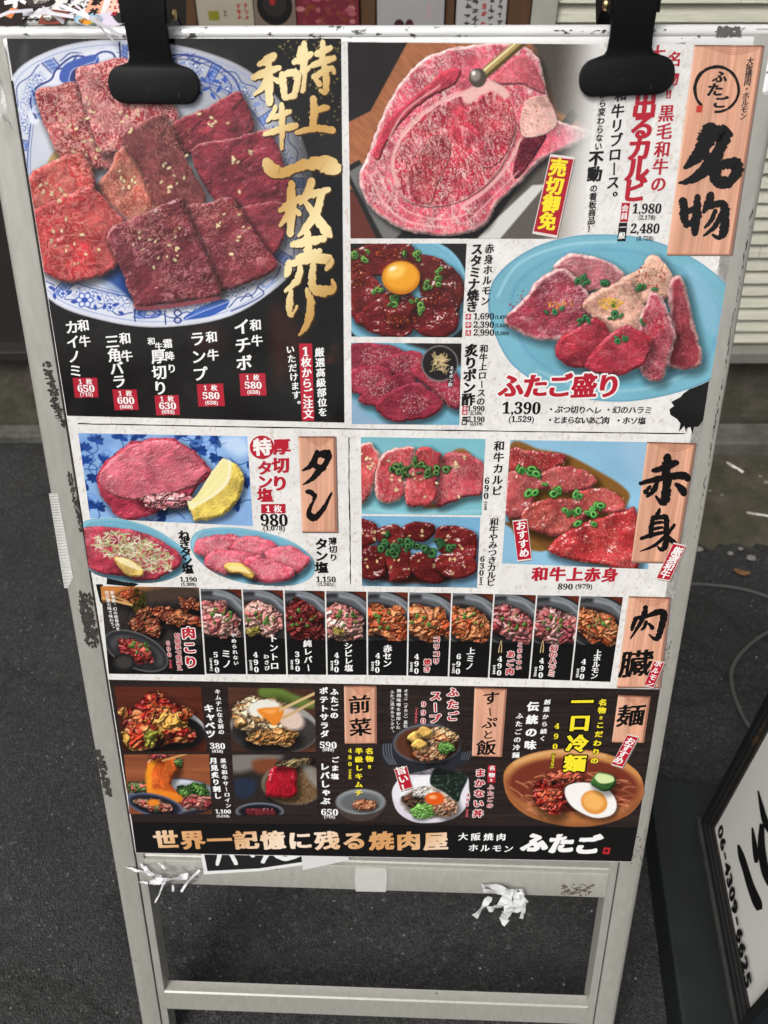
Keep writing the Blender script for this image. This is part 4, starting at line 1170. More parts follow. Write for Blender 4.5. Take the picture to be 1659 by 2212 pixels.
c.line([(396, 150), (424, 178), (458, 196), (476, 214)], 2, NAVY); c.line([(450, 160), (456, 196)], 1.6, NAVY); c.line([(480, 172), (470, 200)], 1.6, NAVY)
c.poly([(66, 190), (76, 196), (100, 250), (92, 262), (74, 240)], (150, 172, 222), 2); c.line([(70, 196), (108, 264)], 3.5, NAVY, False)
for k in range(5): c.line([(72 + k * 3, 205 + k * 10), (95 + k * 2, 214 + k * 10)], 3.2, (40, 62, 140), False)
c.ell(82, 234, 15, 9, -.5, W_, 2); c.ell(82, 234, 11, 6, -.5, (190, 202, 235), 2)
c.poly([(100, 370), (108, 340), (126, 322), (134, 340), (120, 365)], (176, 138, 70), 6, True, .85)
# blue well at the front, flowers on the front rim
c.poly([(220, 600), (150, 618), (200, 592), (258, 570), (300, 575), (300, 662), (285, 650)], (34, 66, 132), 8); c.gloss([(215, 602), (250, 590), (262, 640), (240, 630)], .4, 10, (70, 110, 170))
for (x, y, r) in ((183, 648, 17), (136, 634, 9), (238, 664, 9)):
    for k in range(6):
        t = k * 1.047; c.ell(x + r * .75 * math.cos(t), y + r * .62 * math.sin(t), r * .44, r * .4, t, (62, 96, 182), 1.4); c.ell(x + r * .7 * math.cos(t), y + r * .58 * math.sin(t), r * .3, r * .26, t, (225, 230, 245), 1.4)
    c.ell(x, y, r * .42, r * .36, 0, (50, 84, 176), 1.5)
for i, (x, y) in enumerate(((112, 622), (118, 640), (150, 632), (160, 652), (214, 644), (226, 662), (250, 658), (262, 676), (206, 664))):
    ro = .5 + i * .9; c.poly([(x - 8 * math.cos(ro), y - 7 * math.sin(ro)), (x - 4 * math.sin(ro), y + 4 * math.cos(ro)), (x + 8 * math.cos(ro), y + 7 * math.sin(ro)), (x + 4 * math.sin(ro), y - 4 * math.cos(ro))], (46, 78, 166), 1.4)
c.poly([(398, 690), (410, 676), (440, 660), (476, 648), (496, 650), (484, 668), (450, 684)], (52, 92, 176), 1.6); c.line([(402, 688), (440, 672), (494, 652)], 1.6, (200, 214, 244))
for k in range(9): c.line([(420 + k * 8, 680 - k * 3), (430 + k * 8, 664 - k * 2)], 1.1, (130, 160, 220), False)
c.line([(290, 668), (292, 694)], 3, NAVY, False); c.line([(356, 672), (358, 700)], 3, NAVY, False); c.ell(324, 676, 26, 12, 0, (60, 92, 176), 1.5, 1, 3); c.ell(324, 676, 15, 7, 0, (90, 120, 196), 1.5, 1, 3)
c.ell(384, 676, 9, 8, 0, NAVY, 1.4, 1, 3); c.ell(384, 692, 9, 7, 0, NAVY, 1.4, 1, 3)
c.line([(500, 672), (540, 654), (570, 634), (556, 620)], 2.6, NAVY); c.line([(520, 650), (536, 634), (546, 644)], 2.4, NAVY); c.ell(578, 610, 16, 10, -.6, (150, 172, 220), 2); c.ell(578, 610, 10, 5, -.6, W_, 2)
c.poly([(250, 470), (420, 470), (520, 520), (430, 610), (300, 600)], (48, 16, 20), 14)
MB, MF = (146, 58, 66), (214, 158, 152)
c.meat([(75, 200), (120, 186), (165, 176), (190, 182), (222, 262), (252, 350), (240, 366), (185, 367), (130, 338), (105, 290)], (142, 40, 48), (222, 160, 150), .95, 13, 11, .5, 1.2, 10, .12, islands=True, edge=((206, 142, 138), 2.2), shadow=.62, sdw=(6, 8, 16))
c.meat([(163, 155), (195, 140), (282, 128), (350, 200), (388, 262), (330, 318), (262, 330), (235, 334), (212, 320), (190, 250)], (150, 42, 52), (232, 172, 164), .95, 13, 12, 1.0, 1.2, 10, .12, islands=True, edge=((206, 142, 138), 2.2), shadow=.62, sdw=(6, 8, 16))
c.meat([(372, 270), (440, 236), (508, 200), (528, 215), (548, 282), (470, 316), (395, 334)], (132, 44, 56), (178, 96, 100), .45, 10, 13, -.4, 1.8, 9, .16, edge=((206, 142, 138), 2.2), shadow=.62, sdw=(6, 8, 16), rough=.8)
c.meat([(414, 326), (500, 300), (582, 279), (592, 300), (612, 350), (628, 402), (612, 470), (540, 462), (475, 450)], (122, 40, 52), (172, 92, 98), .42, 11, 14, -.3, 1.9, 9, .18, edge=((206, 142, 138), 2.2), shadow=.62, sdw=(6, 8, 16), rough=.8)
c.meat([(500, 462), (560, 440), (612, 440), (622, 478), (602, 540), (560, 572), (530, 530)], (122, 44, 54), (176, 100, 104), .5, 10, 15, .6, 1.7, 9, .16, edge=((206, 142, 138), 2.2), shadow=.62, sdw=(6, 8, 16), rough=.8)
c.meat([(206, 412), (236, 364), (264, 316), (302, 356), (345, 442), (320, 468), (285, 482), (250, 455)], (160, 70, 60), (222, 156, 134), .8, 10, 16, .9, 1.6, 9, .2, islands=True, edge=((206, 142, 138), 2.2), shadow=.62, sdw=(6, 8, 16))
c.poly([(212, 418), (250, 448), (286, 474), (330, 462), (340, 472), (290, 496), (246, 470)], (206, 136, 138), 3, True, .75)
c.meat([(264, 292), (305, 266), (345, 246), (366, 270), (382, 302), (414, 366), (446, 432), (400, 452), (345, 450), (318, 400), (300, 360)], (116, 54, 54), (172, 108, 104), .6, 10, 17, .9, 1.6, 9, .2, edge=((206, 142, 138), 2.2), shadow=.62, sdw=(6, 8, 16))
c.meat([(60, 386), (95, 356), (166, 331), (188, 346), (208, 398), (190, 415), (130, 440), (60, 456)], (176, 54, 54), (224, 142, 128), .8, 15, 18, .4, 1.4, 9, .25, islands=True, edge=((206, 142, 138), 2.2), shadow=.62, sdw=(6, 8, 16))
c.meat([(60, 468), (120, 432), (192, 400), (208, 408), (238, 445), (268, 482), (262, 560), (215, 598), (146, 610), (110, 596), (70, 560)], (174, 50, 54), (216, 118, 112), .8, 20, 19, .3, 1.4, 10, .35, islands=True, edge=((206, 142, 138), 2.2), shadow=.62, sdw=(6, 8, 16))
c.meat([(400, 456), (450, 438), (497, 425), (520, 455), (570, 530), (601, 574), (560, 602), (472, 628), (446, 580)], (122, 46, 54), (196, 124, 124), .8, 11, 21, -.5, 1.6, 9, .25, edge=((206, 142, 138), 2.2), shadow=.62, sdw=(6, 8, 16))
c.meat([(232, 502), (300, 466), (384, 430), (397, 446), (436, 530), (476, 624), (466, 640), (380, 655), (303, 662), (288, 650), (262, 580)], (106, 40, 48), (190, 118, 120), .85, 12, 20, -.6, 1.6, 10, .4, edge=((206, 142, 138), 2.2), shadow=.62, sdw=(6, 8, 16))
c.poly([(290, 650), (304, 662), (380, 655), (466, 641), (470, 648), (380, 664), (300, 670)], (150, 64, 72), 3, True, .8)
for k, (x, y, rx, ry, n) in enumerate(((165, 240, 45, 40, 9), (185, 320, 35, 30, 8), (270, 250, 30, 40, 10), (265, 390, 30, 22, 8), (375, 360, 34, 60, 12), (455, 270, 40, 40, 7), (525, 370, 60, 50, 8), (120, 410, 50, 30, 10), (160, 520, 60, 50, 15), (345, 530, 60, 60, 16), (500, 500, 50, 50, 12))): c.seeds(x, y, rx, ry, n, k, r=(1.7, 3.2))
for k, (x, y, rx, ry, n) in enumerate(((160, 480, 70, 40, 80), (330, 480, 60, 40, 110), (475, 460, 50, 30, 70), (370, 300, 50, 40, 60), (270, 390, 30, 20, 30), (170, 300, 40, 40, 50), (110, 420, 40, 20, 40))): c.crumbs(x, y, rx, ry, n, 40 + k, (206, 160, 110))
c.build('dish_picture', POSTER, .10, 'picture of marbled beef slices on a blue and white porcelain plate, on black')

# rib roast
c = Cv([(751, 91), (1297, 96), (1255, 516), (757, 515)], 1.6, (30, 27, 26))
c.poly([(740, 270), (800, 240), (880, 92), (1010, 85), (1150, 92), (1320, 300), (1290, 360), (1000, 300), (780, 420), (740, 400)], (166, 104, 68), 3, False)
c.tex(lambda X, Y, I: I * A3(np.where(I[..., 0] > 120, .8 + .34 * fbm((X + Y) / 40, (Y - X) / 5, 5, 4), 1)))
c.poly([(740, 420), (800, 400), (820, 520), (740, 530)], (98, 48, 40), 8, False)
c.poly([(1150, 92), (1320, 92), (1320, 300), (1200, 240)], (72, 66, 60), 14, False)
c.poly([(740, 365), (776, 345), (850, 470), (1010, 520), (820, 530)], (34, 33, 33), 3, False)
c.poly([(752, 372), (786, 352), (870, 500), (850, 520), (830, 520)], (112, 112, 110), 4, False)
c.poly([(1060, 490), (1150, 360), (1262, 280), (1310, 290), (1270, 516), (1040, 520)], (92, 86, 80), 6, False)
c.poly([(1030, 516), (1075, 470), (1150, 400), (1180, 398), (1080, 516)], (205, 205, 200), 4, False); c.poly([(1160, 330), (1235, 235), (1250, 250), (1175, 350)], (40, 42, 36), 4, False)
c.poly([(1180, 516), (1230, 400), (1250, 420), (1230, 516)], (130, 118, 104), 20, True, .8)
RO_ = [(795, 330), (830, 240), (870, 172), (920, 124), (1000, 100), (1110, 94), (1163, 128), (1182, 200), (1205, 258), (1285, 284), (1240, 312), (1165, 352), (1120, 400), (1075, 440), (1048, 486), (1000, 506), (930, 508), (860, 492), (795, 440), (776, 385)]
c.meat(RO_, (204, 82, 100), (246, 204, 200), .95, 15, 31, 1.15, 2.6, 8, .10, .6, ((232, 188, 184), 7), .42, rough=.5)
c.meat([(806, 330), (836, 262), (900, 205), (962, 152), (995, 150), (985, 180), (940, 205), (880, 250), (836, 310), (818, 345)], (178, 52, 70), (222, 130, 140), .5, 9, 32, -.6, 1.5, 6, .1, 0, rough=.3)
c.meat([(1060, 170), (1110, 126), (1140, 120), (1165, 160), (1178, 205), (1130, 185), (1080, 182)], (192, 84, 96), (226, 150, 152), .6, 8, 33, .5, 1.6, 6, .1, 0, rough=.3)
c.meat([(850, 330), (880, 280), (945, 225), (1020, 200), (1070, 205), (1100, 235), (1115, 290), (1085, 360), (1040, 410), (985, 440), (920, 448), (872, 430), (852, 390)], (184, 46, 66), (248, 200, 196), 1.0, 13, 34, 1.2, 2.6, 2, .1, 0, ((232, 178, 172), 4), .36, rough=.4)
c.meat([(890, 425), (885, 370), (925, 300), (960, 290), (975, 330), (945, 400), (930, 440)], (150, 40, 54), (236, 176, 170), 1.0, 12, 35, 1.2, 2.6, 1, .05, 0, None, .36, rough=.3)
c.meat([(1012, 250), (1060, 195), (1090, 200), (1110, 240), (1112, 290), (1080, 350), (1040, 360), (1045, 300)], (172, 44, 62), (240, 184, 180), 1.0, 12, 36, 1.3, 2.6, 1, .05, 0, None, .36, rough=.3)
c.poly([(1000, 200), (1050, 175), (1075, 180), (1100, 200), (1090, 214), (1060, 196), (1010, 225)], (232, 188, 180), 5, True, .9); c.line([(862, 400), (848, 350), (880, 275), (960, 215), (1020, 196)], 9, (230, 176, 172), True, 4, .85); c.line([(1000, 445), (1050, 410), (1095, 360), (1125, 300)], 8, (232, 182, 176), True, 4, .85)
c.meat([(1118, 330), (1130, 300), (1180, 290), (1160, 330), (1120, 384), (1108, 372)], (86, 18, 34), (200, 120, 130), .5, 7, 37, .4, 1.8, 4, .1, 0, rough=.3)
c.meat([(1140, 215), (1180, 210), (1205, 262), (1180, 290), (1130, 296), (1125, 250)], (222, 168, 158), (238, 200, 190), .6, 12, 38, .4, 1.8, 1, .05, 0, rough=.3)
for q in (([(800, 380), (830, 440), (880, 478), (960, 492)], 5), ([(812, 360), (840, 420), (890, 460), (960, 474), (1010, 462)], 3.5), ([(840, 300), (875, 240), (950, 185)], 4), ([(1010, 480), (1060, 430), (1120, 370)], 3)): c.line(q[0], q[1], (236, 186, 182), True, 3, .75)
c.crumbs(960, 330, 110, 110, 200, 7, (70, 34, 30), (.8, 1.6)); c.crumbs(1120, 250, 45, 50, 60, 8, (150, 90, 50), (.8, 1.8)); c.crumbs(900, 170, 60, 40, 40, 9, (180, 90, 90), (.8, 1.4))
c.line([(1036, 168), (1132, 86)], 22, (84, 66, 34), False); c.line([(1040, 160), (1128, 84)], 14, (176, 150, 92), False, 4); c.line([(1042, 155), (1124, 84)], 4, (240, 226, 180), False, 3)
c.ell(1032, 168, 19, 21, 0, (74, 66, 58)); c.ell(1027, 163, 11, 12, 0, (140, 132, 124), 6); c.ell(1023, 158, 4, 5, 0, (245, 240, 235), 3)
def fade(X, Y, I):
    xr = 1250 - (Y - 96) * .02 - 60 * ss(250, 500, Y) * 0; m = ss(1175, 1290, X + .1 * (Y - 300)) ; return I * (1 - A3(m)) + np.array([226, 224, 221]) * A3(m)
c.tex(fade)
c.build('dish_picture', POSTER, .10, 'picture of a huge marbled rib slice held by tongs over a steel tray')

BLUE = (126, 184, 204)
def blueplate(c, P, well=.80, deep=(112, 170, 192), rimc=(126, 182, 202)):
    P = np.array(P, float); ctr = P.mean(0); c.poly(P, (96, 150, 176), 2); c.poly(ctr + (P - ctr) * .985, rimc, 3); c.poly(ctr + (P - ctr) * (well + .03), (104, 160, 186), 8); c.poly(ctr + (P - ctr) * well, deep, 6)
    c.tex(lambda X, Y, I: I * A3(.95 + .1 * fbm(X / 70, Y / 70, 3, 2)))
# egg-yolk dish
c = Cv([(757, 526), (1008, 526), (998, 729), (759, 727)], 1.3, (34, 30, 30))
blueplate(c, D4([(60, 250), (100, 150), (250, 95), (400, 105), (490, 160), (535, 260), (530, 400), (450, 480), (250, 500), (90, 440)]), .9)
for k, q in enumerate(([(92, 150), (200, 110), (320, 118), (330, 200), (200, 240), (90, 260)], [(330, 160), (420, 170), (500, 230), (520, 300), (480, 390), (380, 330), (340, 240)], [(95, 230), (180, 240), (230, 320), (160, 400), (95, 380)], [(110, 390), (230, 310), (340, 320), (350, 400), (300, 470), (180, 450)], [(330, 330), (450, 320), (500, 400), (470, 460), (380, 465), (330, 420)], [(220, 300), (300, 290), (340, 350), (280, 420), (230, 380)])):
    c.meat(D4(q), [(92, 26, 28), (84, 30, 28), (110, 30, 32), (118, 30, 34), (104, 26, 30), (126, 36, 36)][k], (150, 50, 46), .5, 9, 50 + k, .5, 2.2, 8, .75, rough=1.0)
for k, (x, y, rx, ry, n) in enumerate(((770, 585, 20, 35, 160), (840, 548, 40, 14, 120), (865, 690, 34, 14, 120), (930, 640, 24, 20, 80))): c.crumbs(x, y, rx, ry, n, k + 3, (86, 22, 16), (1.2, 2.8)); c.crumbs(x, y, rx, ry, n // 5, k + 9, (190, 90, 40), (1, 2))
for (x, y, rx, ry, n) in ((785, 552, 22, 14, 7), (888, 553, 22, 10, 5), (815, 630, 14, 10, 4), (848, 652, 14, 12, 6), (930, 605, 22, 16, 6), (920, 660, 40, 30, 6), (955, 590, 14, 14, 2)): c.onion(x, y, rx, ry, n, int(x), (6, 10))
c.shade([(826, 600), (866, 560), (906, 600), (866, 640)], .6, 14, 3, 8); c.ell(866, 600, 41, 36, 0, (196, 118, 24), 2); c.ell(866, 596, 38, 31, 0, (232, 160, 44), 10); c.ell(856, 586, 20, 14, -.4, (246, 196, 96), 10); c.ell(848, 580, 8, 4, -.4, (255, 240, 200), 4)
c.build('dish_picture', POSTER, .12, 'picture of dark red marinated meat topped with an egg yolk')
# seared loin with ponzu
c = Cv([(758, 740), (997, 742), (992, 918), (760, 916)], 1.3, (110, 168, 190))
c.poly([(755, 860), (800, 900), (860, 918), (755, 925)], (140, 170, 196), 14); c.poly([(880, 740), (1000, 740), (995, 790), (930, 760)], (40, 34, 34), 10)
for k, q in enumerate(([(97, 500), (200, 490), (300, 520), (260, 580), (97, 600)], [(200, 560), (320, 515), (380, 550), (360, 600), (240, 610)], [(97, 590), (180, 570), (250, 600), (200, 690), (97, 670)], [(320, 590), (440, 560), (505, 620), (500, 690), (380, 650)], [(130, 690), (210, 630), (300, 600), (340, 640), (240, 720), (150, 720)], [(380, 640), (505, 660), (500, 740), (440, 710)], [(190, 715), (320, 635), (400, 670), (440, 720), (380, 770), (250, 780)])):
    c.meat(D4(q), (138, 40, 58), (190, 96, 108), .5, 8, 70 + k, .3, 1.8, 8, .14); x, y = np.mean(D4(q), 0); c.crumbs(x, y, 34, 22, 130, k + 60, (206, 176, 168), (.7, 1.3), .8)
c.ell(950, 785, 40, 39, 0, (112, 112, 112)); c.ell(950, 785, 37, 36, 0, (34, 30, 30), 2)
rs = random.Random(3)
for k in range(34):
    x, y = 950 + rs.uniform(-14, 14), 784 + rs.uniform(-16, 16); a = rs.random() * 6; c.line([(x - 12 * math.cos(a), y - 10 * math.sin(a)), (x + rs.uniform(-4, 4), y + rs.uniform(-4, 4)), (x + 12 * math.cos(a + .7), y + 10 * math.sin(a + .7))], 1.8, np.array((214, 190, 140)) * rs.uniform(.7, 1.1))
c.build('dish_picture', POSTER, .12, 'picture of peppered red loin slices with a small bowl of sauce')
# large sky-blue plate of mixed cuts, running off the right edge of the sheet
FP = [(1054, 649), (1075, 592), (1140, 541), (1220, 513), (1300, 506), (1390, 514), (1475, 545), (1550, 595), (1600, 660), (1600, 730), (1570, 795), (1500, 836), (1400, 862), (1308, 867), (1200, 846), (1110, 792), (1068, 720)]
c = Cv([(1050, 500), (1585, 505), (1527, 870), (1056, 868)], 1.5, (226, 224, 221))
blueplate(c, FP, .80, (110, 170, 188), (116, 174, 192)); c.line([(1075, 640), (1120, 570), (1220, 530), (1330, 522)], 3, (190, 226, 236), True, 8, .7); c.line([(1160, 800), (1260, 838), (1380, 842), (1480, 810)], 3, (180, 216, 226), True, 8, .6); c.gloss([(1480, 570), (1545, 640), (1560, 720), (1530, 720), (1500, 640)], .4, 16, (160, 196, 224))
SH = dict(sdw=(7, 9, 18), shadow=.45)
def grow(P, k=1.12): P = np.array(P, float); m = P.mean(0); return m + (P - m) * k
c.meat(grow(D4([(870, 215), (900, 172), (960, 163), (1060, 193), (1112, 242), (1080, 272), (960, 292), (925, 250)])), (176, 96, 104), (224, 184, 180), .7, 9, 80, .2, 1.8, 8, .2, edge=((222, 180, 176), 6), **SH)
c.meat(grow(D4([(690, 395), (770, 310), (800, 262), (862, 228), (905, 228), (960, 290), (985, 340), (965, 430), (850, 466), (740, 437)])), (150, 52, 68), (220, 168, 172), .7, 9, 81, -.5, 2.0, 9, .22, edge=((218, 172, 170), 8), **SH)
c.meat(grow(D4([(1100, 265), (1180, 215), (1212, 174), (1247, 176), (1295, 245), (1290, 312), (1232, 322), (1195, 345), (1130, 330)])), (224, 172, 148), (238, 206, 186), .5, 18, 82, .2, 1.3, 12, .4, rough=.45, **SH)
c.meat(grow(D4([(1288, 300), (1312, 258), (1342, 270), (1372, 400), (1400, 550), (1312, 568), (1284, 540), (1300, 440)])), (138, 48, 58), (198, 120, 124), .55, 8, 83, 1.2, 2.6, 8, .2, edge=((206, 156, 152), 7), **SH)
c.meat(grow(D4([(980, 345), (1040, 292), (1130, 262), (1155, 312), (1195, 372), (1178, 442), (1080, 452), (1035, 402)])), (220, 162, 142), (240, 204, 184), .5, 16, 84, .5, 1.4, 12, .5, rough=.5, **SH)
c.meat(grow(D4([(1180, 440), (1212, 330), (1230, 318), (1262, 342), (1302, 450), (1292, 512), (1262, 606), (1212, 608), (1184, 572)])), (170, 66, 80), (226, 168, 170), .7, 9, 85, 1.2, 2.0, 9, .2, edge=((218, 168, 168), 6), **SH)
c.meat(grow(D4([(880, 482), (970, 422), (1012, 402), (1062, 462), (1052, 512), (962, 572), (888, 546)])), (160, 46, 60), (204, 116, 122), .5, 10, 86, .3, 1.8, 10, .22, **SH)
c.meat(grow(D4([(990, 552), (1060, 470), (1112, 436), (1152, 440), (1206, 485), (1182, 562), (1092, 602), (1000, 582)])), (164, 46, 62), (206, 118, 124), .5, 10, 87, -.3, 1.8, 10, .25, **SH)
for (x, y, rx, ry, n) in ((1255, 605, 22, 10, 6), (1300, 612, 14, 8, 4), (1395, 618, 24, 14, 4), (1195, 668, 20, 10, 3), (1265, 690, 18, 12, 6), (1330, 675, 16, 22, 6), (1345, 733, 14, 6, 4), (1395, 700, 10, 12, 2)): c.onion(x, y, rx, ry, n, int(x + y), (6, 9), (30, 84, 46), (84, 150, 92))
c.crumbs(1150, 655, 50, 30, 60, 2, (150, 40, 44), (1, 2)); c.crumbs(1400, 600, 40, 24, 50, 3, (150, 40, 34), (1, 2.2)); c.crumbs(1410, 700, 24, 40, 60, 4, (190, 36, 50), (1, 2.2)); c.crumbs(1330, 660, 40, 30, 30, 6, (220, 180, 130), (1, 2))
c.crumbs(1318, 656, 28, 12, 90, 5, (232, 178, 60), (1, 2.6)); c.crumbs(1208, 655, 28, 10, 26, 11, (232, 170, 60), (1, 2.4))
cut = np.array(FP, float); c.cut(FP)
c.build('dish_picture', POSTER, .11, 'picture of mixed pale and red cuts on a sky-blue oval plate')

# thick tongue with lemon on a blue-flowered plate
c = Cv(D5([(150, 43), (1047, 60), (1077, 537), (213, 495)]), 1.3, (150, 182, 224))
c.tex(lambda X, Y, I: I * A3(.86 + .24 * fbm(X / 50, Y / 50, 3, 3)) * np.array([.92, .97, 1.0])); 
rs = random.Random(8)
for (x, y) in D5([(240, 85), (370, 70), (470, 65), (180, 130), (280, 190), (185, 200), (185, 310), (240, 270), (770, 80), (790, 140), (890, 80), (890, 170), (250, 440), (360, 540), (610, 480), (1030, 300), (1000, 420), (700, 60), (1060, 190), (190, 420), (560, 515)]):
    a0 = rs.random() * 6; c.line([(x, y), (x + 26 * math.cos(a0), y + 20 * math.sin(a0)), (x + 44 * math.cos(a0 + .6), y + 36 * math.sin(a0 + .6))], 2, (36, 76, 150))
    for k in range(6):
        t = a0 + 2.2 + k * .62; c.ell(x + 10 * math.cos(t), y + 8 * math.sin(t), 9, 4.6, t, np.array((28, 62, 132)) * rs.uniform(.8, 1.2), 1.6)
    c.ell(x + 24 * math.cos(a0 + 3), y + 18 * math.sin(a0 + 3), 12, 8, 0, (112, 152, 214), 4, .8, 4)
c.gloss(D5([(900, 90), (1000, 60), (1060, 130), (1000, 170)]), .5, 16, (235, 242, 250)); c.gloss(D5([(160, 60), (330, 60), (300, 130), (190, 160)]), .25, 24, (60, 90, 160))
c.meat(D5([(250, 260), (300, 190), (420, 96), (500, 78), (630, 68), (740, 120), (850, 232), (842, 272), (785, 332), (735, 402), (620, 442), (500, 492), (430, 508), (372, 490), (290, 402), (256, 330)]), (168, 52, 72), (218, 130, 142), .3, 9, 90, -.5, 2.2, 10, .2, sdw=(8, 10, 16), rough=.8)
c.meat(D5([(262, 262), (310, 200), (425, 106), (500, 90), (625, 80), (735, 130), (838, 234), (826, 262), (770, 322), (700, 350), (560, 388), (430, 400), (330, 372), (272, 320)]), (196, 92, 108), (226, 150, 156), .7, 6, 91, -.35, 2.6, 7, .3, 0, None, .45)
c.bits(*D5([(640, 400)])[0], 60, 14, 18, ((206, 116, 124), (222, 150, 150)), 5, (6, 11), (240, 200, 196), .5, .4)
c.meat(D5([(725, 402), (762, 394), (850, 262), (910, 182), (932, 180), (990, 212), (1026, 272), (1012, 372), (932, 472), (782, 510), (758, 482)]), (222, 194, 92), (238, 216, 134), .3, 5, 92, 0, 1, 10, .1, .5, rough=.15)
c.poly(D5([(728, 402), (765, 396), (850, 262), (912, 184), (934, 184), (962, 200), (950, 300), (870, 380), (780, 430), (752, 450)]), (240, 232, 190), 2); c.poly(D5([(762, 400), (856, 268), (914, 196), (944, 208), (930, 296), (855, 368), (776, 416)]), (236, 226, 160), 4)
for k in range(7): c.line(D5([(790 + k * 20, 400 - k * 22), (850 + k * 14, 350 - k * 18)]), 1.3, (246, 238, 180), False, 2, .7)
c.build('dish_picture', POSTER, .11, 'picture of a thick slice of tongue with a lemon wedge on a blue flowered plate')
# two oval plates of tongue
P7 = D5([(170, 525), (260, 495), (400, 503), (550, 550), (680, 630), (742, 690), (736, 742), (680, 800), (580, 832), (470, 838), (350, 822), (215, 775), (150, 650)])
c = Cv([(178, 1118), (414, 1118), (414, 1262), (196, 1262)], 1.3, (226, 224, 221)); blueplate(c, P7, .9, (116, 172, 196), (140, 196, 214))
c.poly(D5([(235, 790), (300, 815), (380, 832), (260, 850), (230, 830)]), (40, 40, 40), 3, False)
c.meat(D5([(150, 570), (240, 538), (350, 545), (480, 570), (600, 620), (692, 690), (692, 742), (640, 782), (530, 826), (400, 805), (215, 762)]), (172, 56, 74), (216, 128, 138), .6, 8, 95, .3, 1.8, 8, .2)
rs = random.Random(12)
for k in range(420):
    t = rs.random() * 6.283; q = rs.random() ** .6; x, y = D5([(425 + 215 * q * math.cos(t) + 20, 672 + 88 * q * math.sin(t) + 60 * q * math.cos(t))])[0]; a = rs.random() * 6.28; b = a + rs.uniform(-1.2, 1.2); ln = rs.uniform(4, 9)
    c.line([(x - ln * math.cos(a), y - ln * .7 * math.sin(a)), (x, y), (x + ln * math.cos(b), y + ln * .7 * math.sin(b))], rs.uniform(1.2, 2.2), np.array(((222, 222, 188), (196, 208, 146), (234, 234, 214), (170, 186, 120), (150, 150, 104))[rs.randrange(5)]) * rs.uniform(.85, 1.05), True, 1.3)
c.meat(D5([(342, 712), (405, 706), (470, 745), (502, 775), (480, 806), (400, 792)]), (226, 186, 100), (244, 222, 150), .4, 4, 96, 0, 1, 5, .15, .4, rough=.2); c.poly(D5([(350, 712), (405, 710), (470, 752), (480, 772), (400, 745)]), (244, 232, 190), 2, True, .8)
c.cut(P7); c.build('dish_picture', POSTER, .13, 'picture of tongue under shredded leek with lemon on a blue oval plate')
P8 = D5([(745, 640), (772, 572), (860, 546), (1000, 546), (1150, 572), (1290, 622), (1382, 690), (1408, 752), (1382, 812), (1290, 850), (1150, 852), (1000, 832), (870, 782), (782, 712)])
c = Cv([(408, 1134), (684, 1134), (682, 1268), (414, 1268)], 1.3, (226, 224, 221)); blueplate(c, P8, .9, (116, 172, 196), (140, 196, 214))
for k, q in enumerate(([(768, 640), (795, 600), (900, 582), (1000, 592), (970, 652), (835, 702), (775, 680)], [(955, 652), (1000, 602), (1100, 590), (1202, 640), (1130, 690), (1010, 690)], [(1140, 692), (1180, 650), (1282, 642), (1372, 702), (1372, 742), (1300, 792), (1190, 750)], [(815, 722), (860, 670), (962, 658), (1080, 690), (1062, 762), (950, 792), (850, 770)], [(1030, 722), (1100, 690), (1202, 722), (1292, 772), (1272, 822), (1150, 836), (1045, 802)])):
    c.meat(D5(q), (204, 78, 98), (240, 172, 178), .6, 8, 100 + k, .2, 1.6, 12, .12, cover=.4, rough=.4); x, y = np.mean(D5(q), 0); c.ell(x, y, 32, 15, .2, (222, 158, 164), 22, .4); c.crumbs(x, y, 36, 18, 60, k + 90, (236, 190, 190), (.7, 1.3), .6)
c.meat(D5([(925, 752), (962, 730), (1030, 740), (1086, 790), (1070, 818), (1010, 790), (955, 782)]), (226, 180, 84), (244, 222, 150), .3, 4, 106, 0, 1, 4, .1, .5, rough=.2); c.poly(D5([(940, 752), (968, 740), (1026, 750), (1066, 790), (1010, 776), (955, 768)]), (240, 222, 150), 2)
c.cut(P8); c.build('dish_picture', POSTER, .13, 'picture of thin tongue slices with lemon on a blue oval plate')
# ribs, dark-sauce ribs, lean beef
c = Cv(D6([(103, 53), (655, 62), (637, 400), (107, 393)]), 1.3, (124, 186, 198)); c.tex(lambda X, Y, I: I * A3(.92 + .14 * fbm(X / 80, Y / 50, 4, 2))); c.line(D6([(100, 360), (300, 392), (640, 380)]), 4, (170, 212, 222), True, 10, .7); c.poly(D6([(510, 120), (560, 105), (600, 150), (560, 180)]), (150, 104, 60), 6); c.poly(D6([(390, 350), (450, 350), (450, 366), (380, 368)]), (150, 100, 60), 6)
for k, q in enumerate(([(90, 110), (140, 78), (165, 100), (190, 150), (170, 240), (140, 320), (90, 332)], [(460, 140), (560, 118), (600, 140), (650, 180), (640, 300), (560, 322), (440, 360), (448, 250)], [(168, 210), (200, 130), (250, 105), (310, 95), (345, 112), (310, 230), (290, 320), (210, 345), (170, 310)], [(310, 220), (350, 110), (400, 95), (440, 120), (460, 140), (440, 250), (432, 340), (320, 362), (300, 320)])):
    c.meat(D6(q), [(186, 70, 72), (176, 70, 80), (178, 62, 70), (182, 66, 72)][k], (226, 160, 156), .7, 9, 110 + k, 1.2, 2.2, 9, .16, edge=((228, 178, 170), 5) if k in (0, 2) else None); x, y = np.mean(D6(q), 0); c.seeds(x, y, 30, 50, 8, k + 5)
for (x, y, rx, ry, n) in ((856, 1010, 20, 10, 7), (866, 1026, 18, 10, 4), (905, 1010, 22, 14, 7), (930, 1014, 16, 12, 5), (963, 1010, 6, 10, 2), (896, 990, 10, 4, 1)): c.onion(x, y, rx, ry, n, int(x), (7, 11), (38, 76, 40), (130, 160, 92))
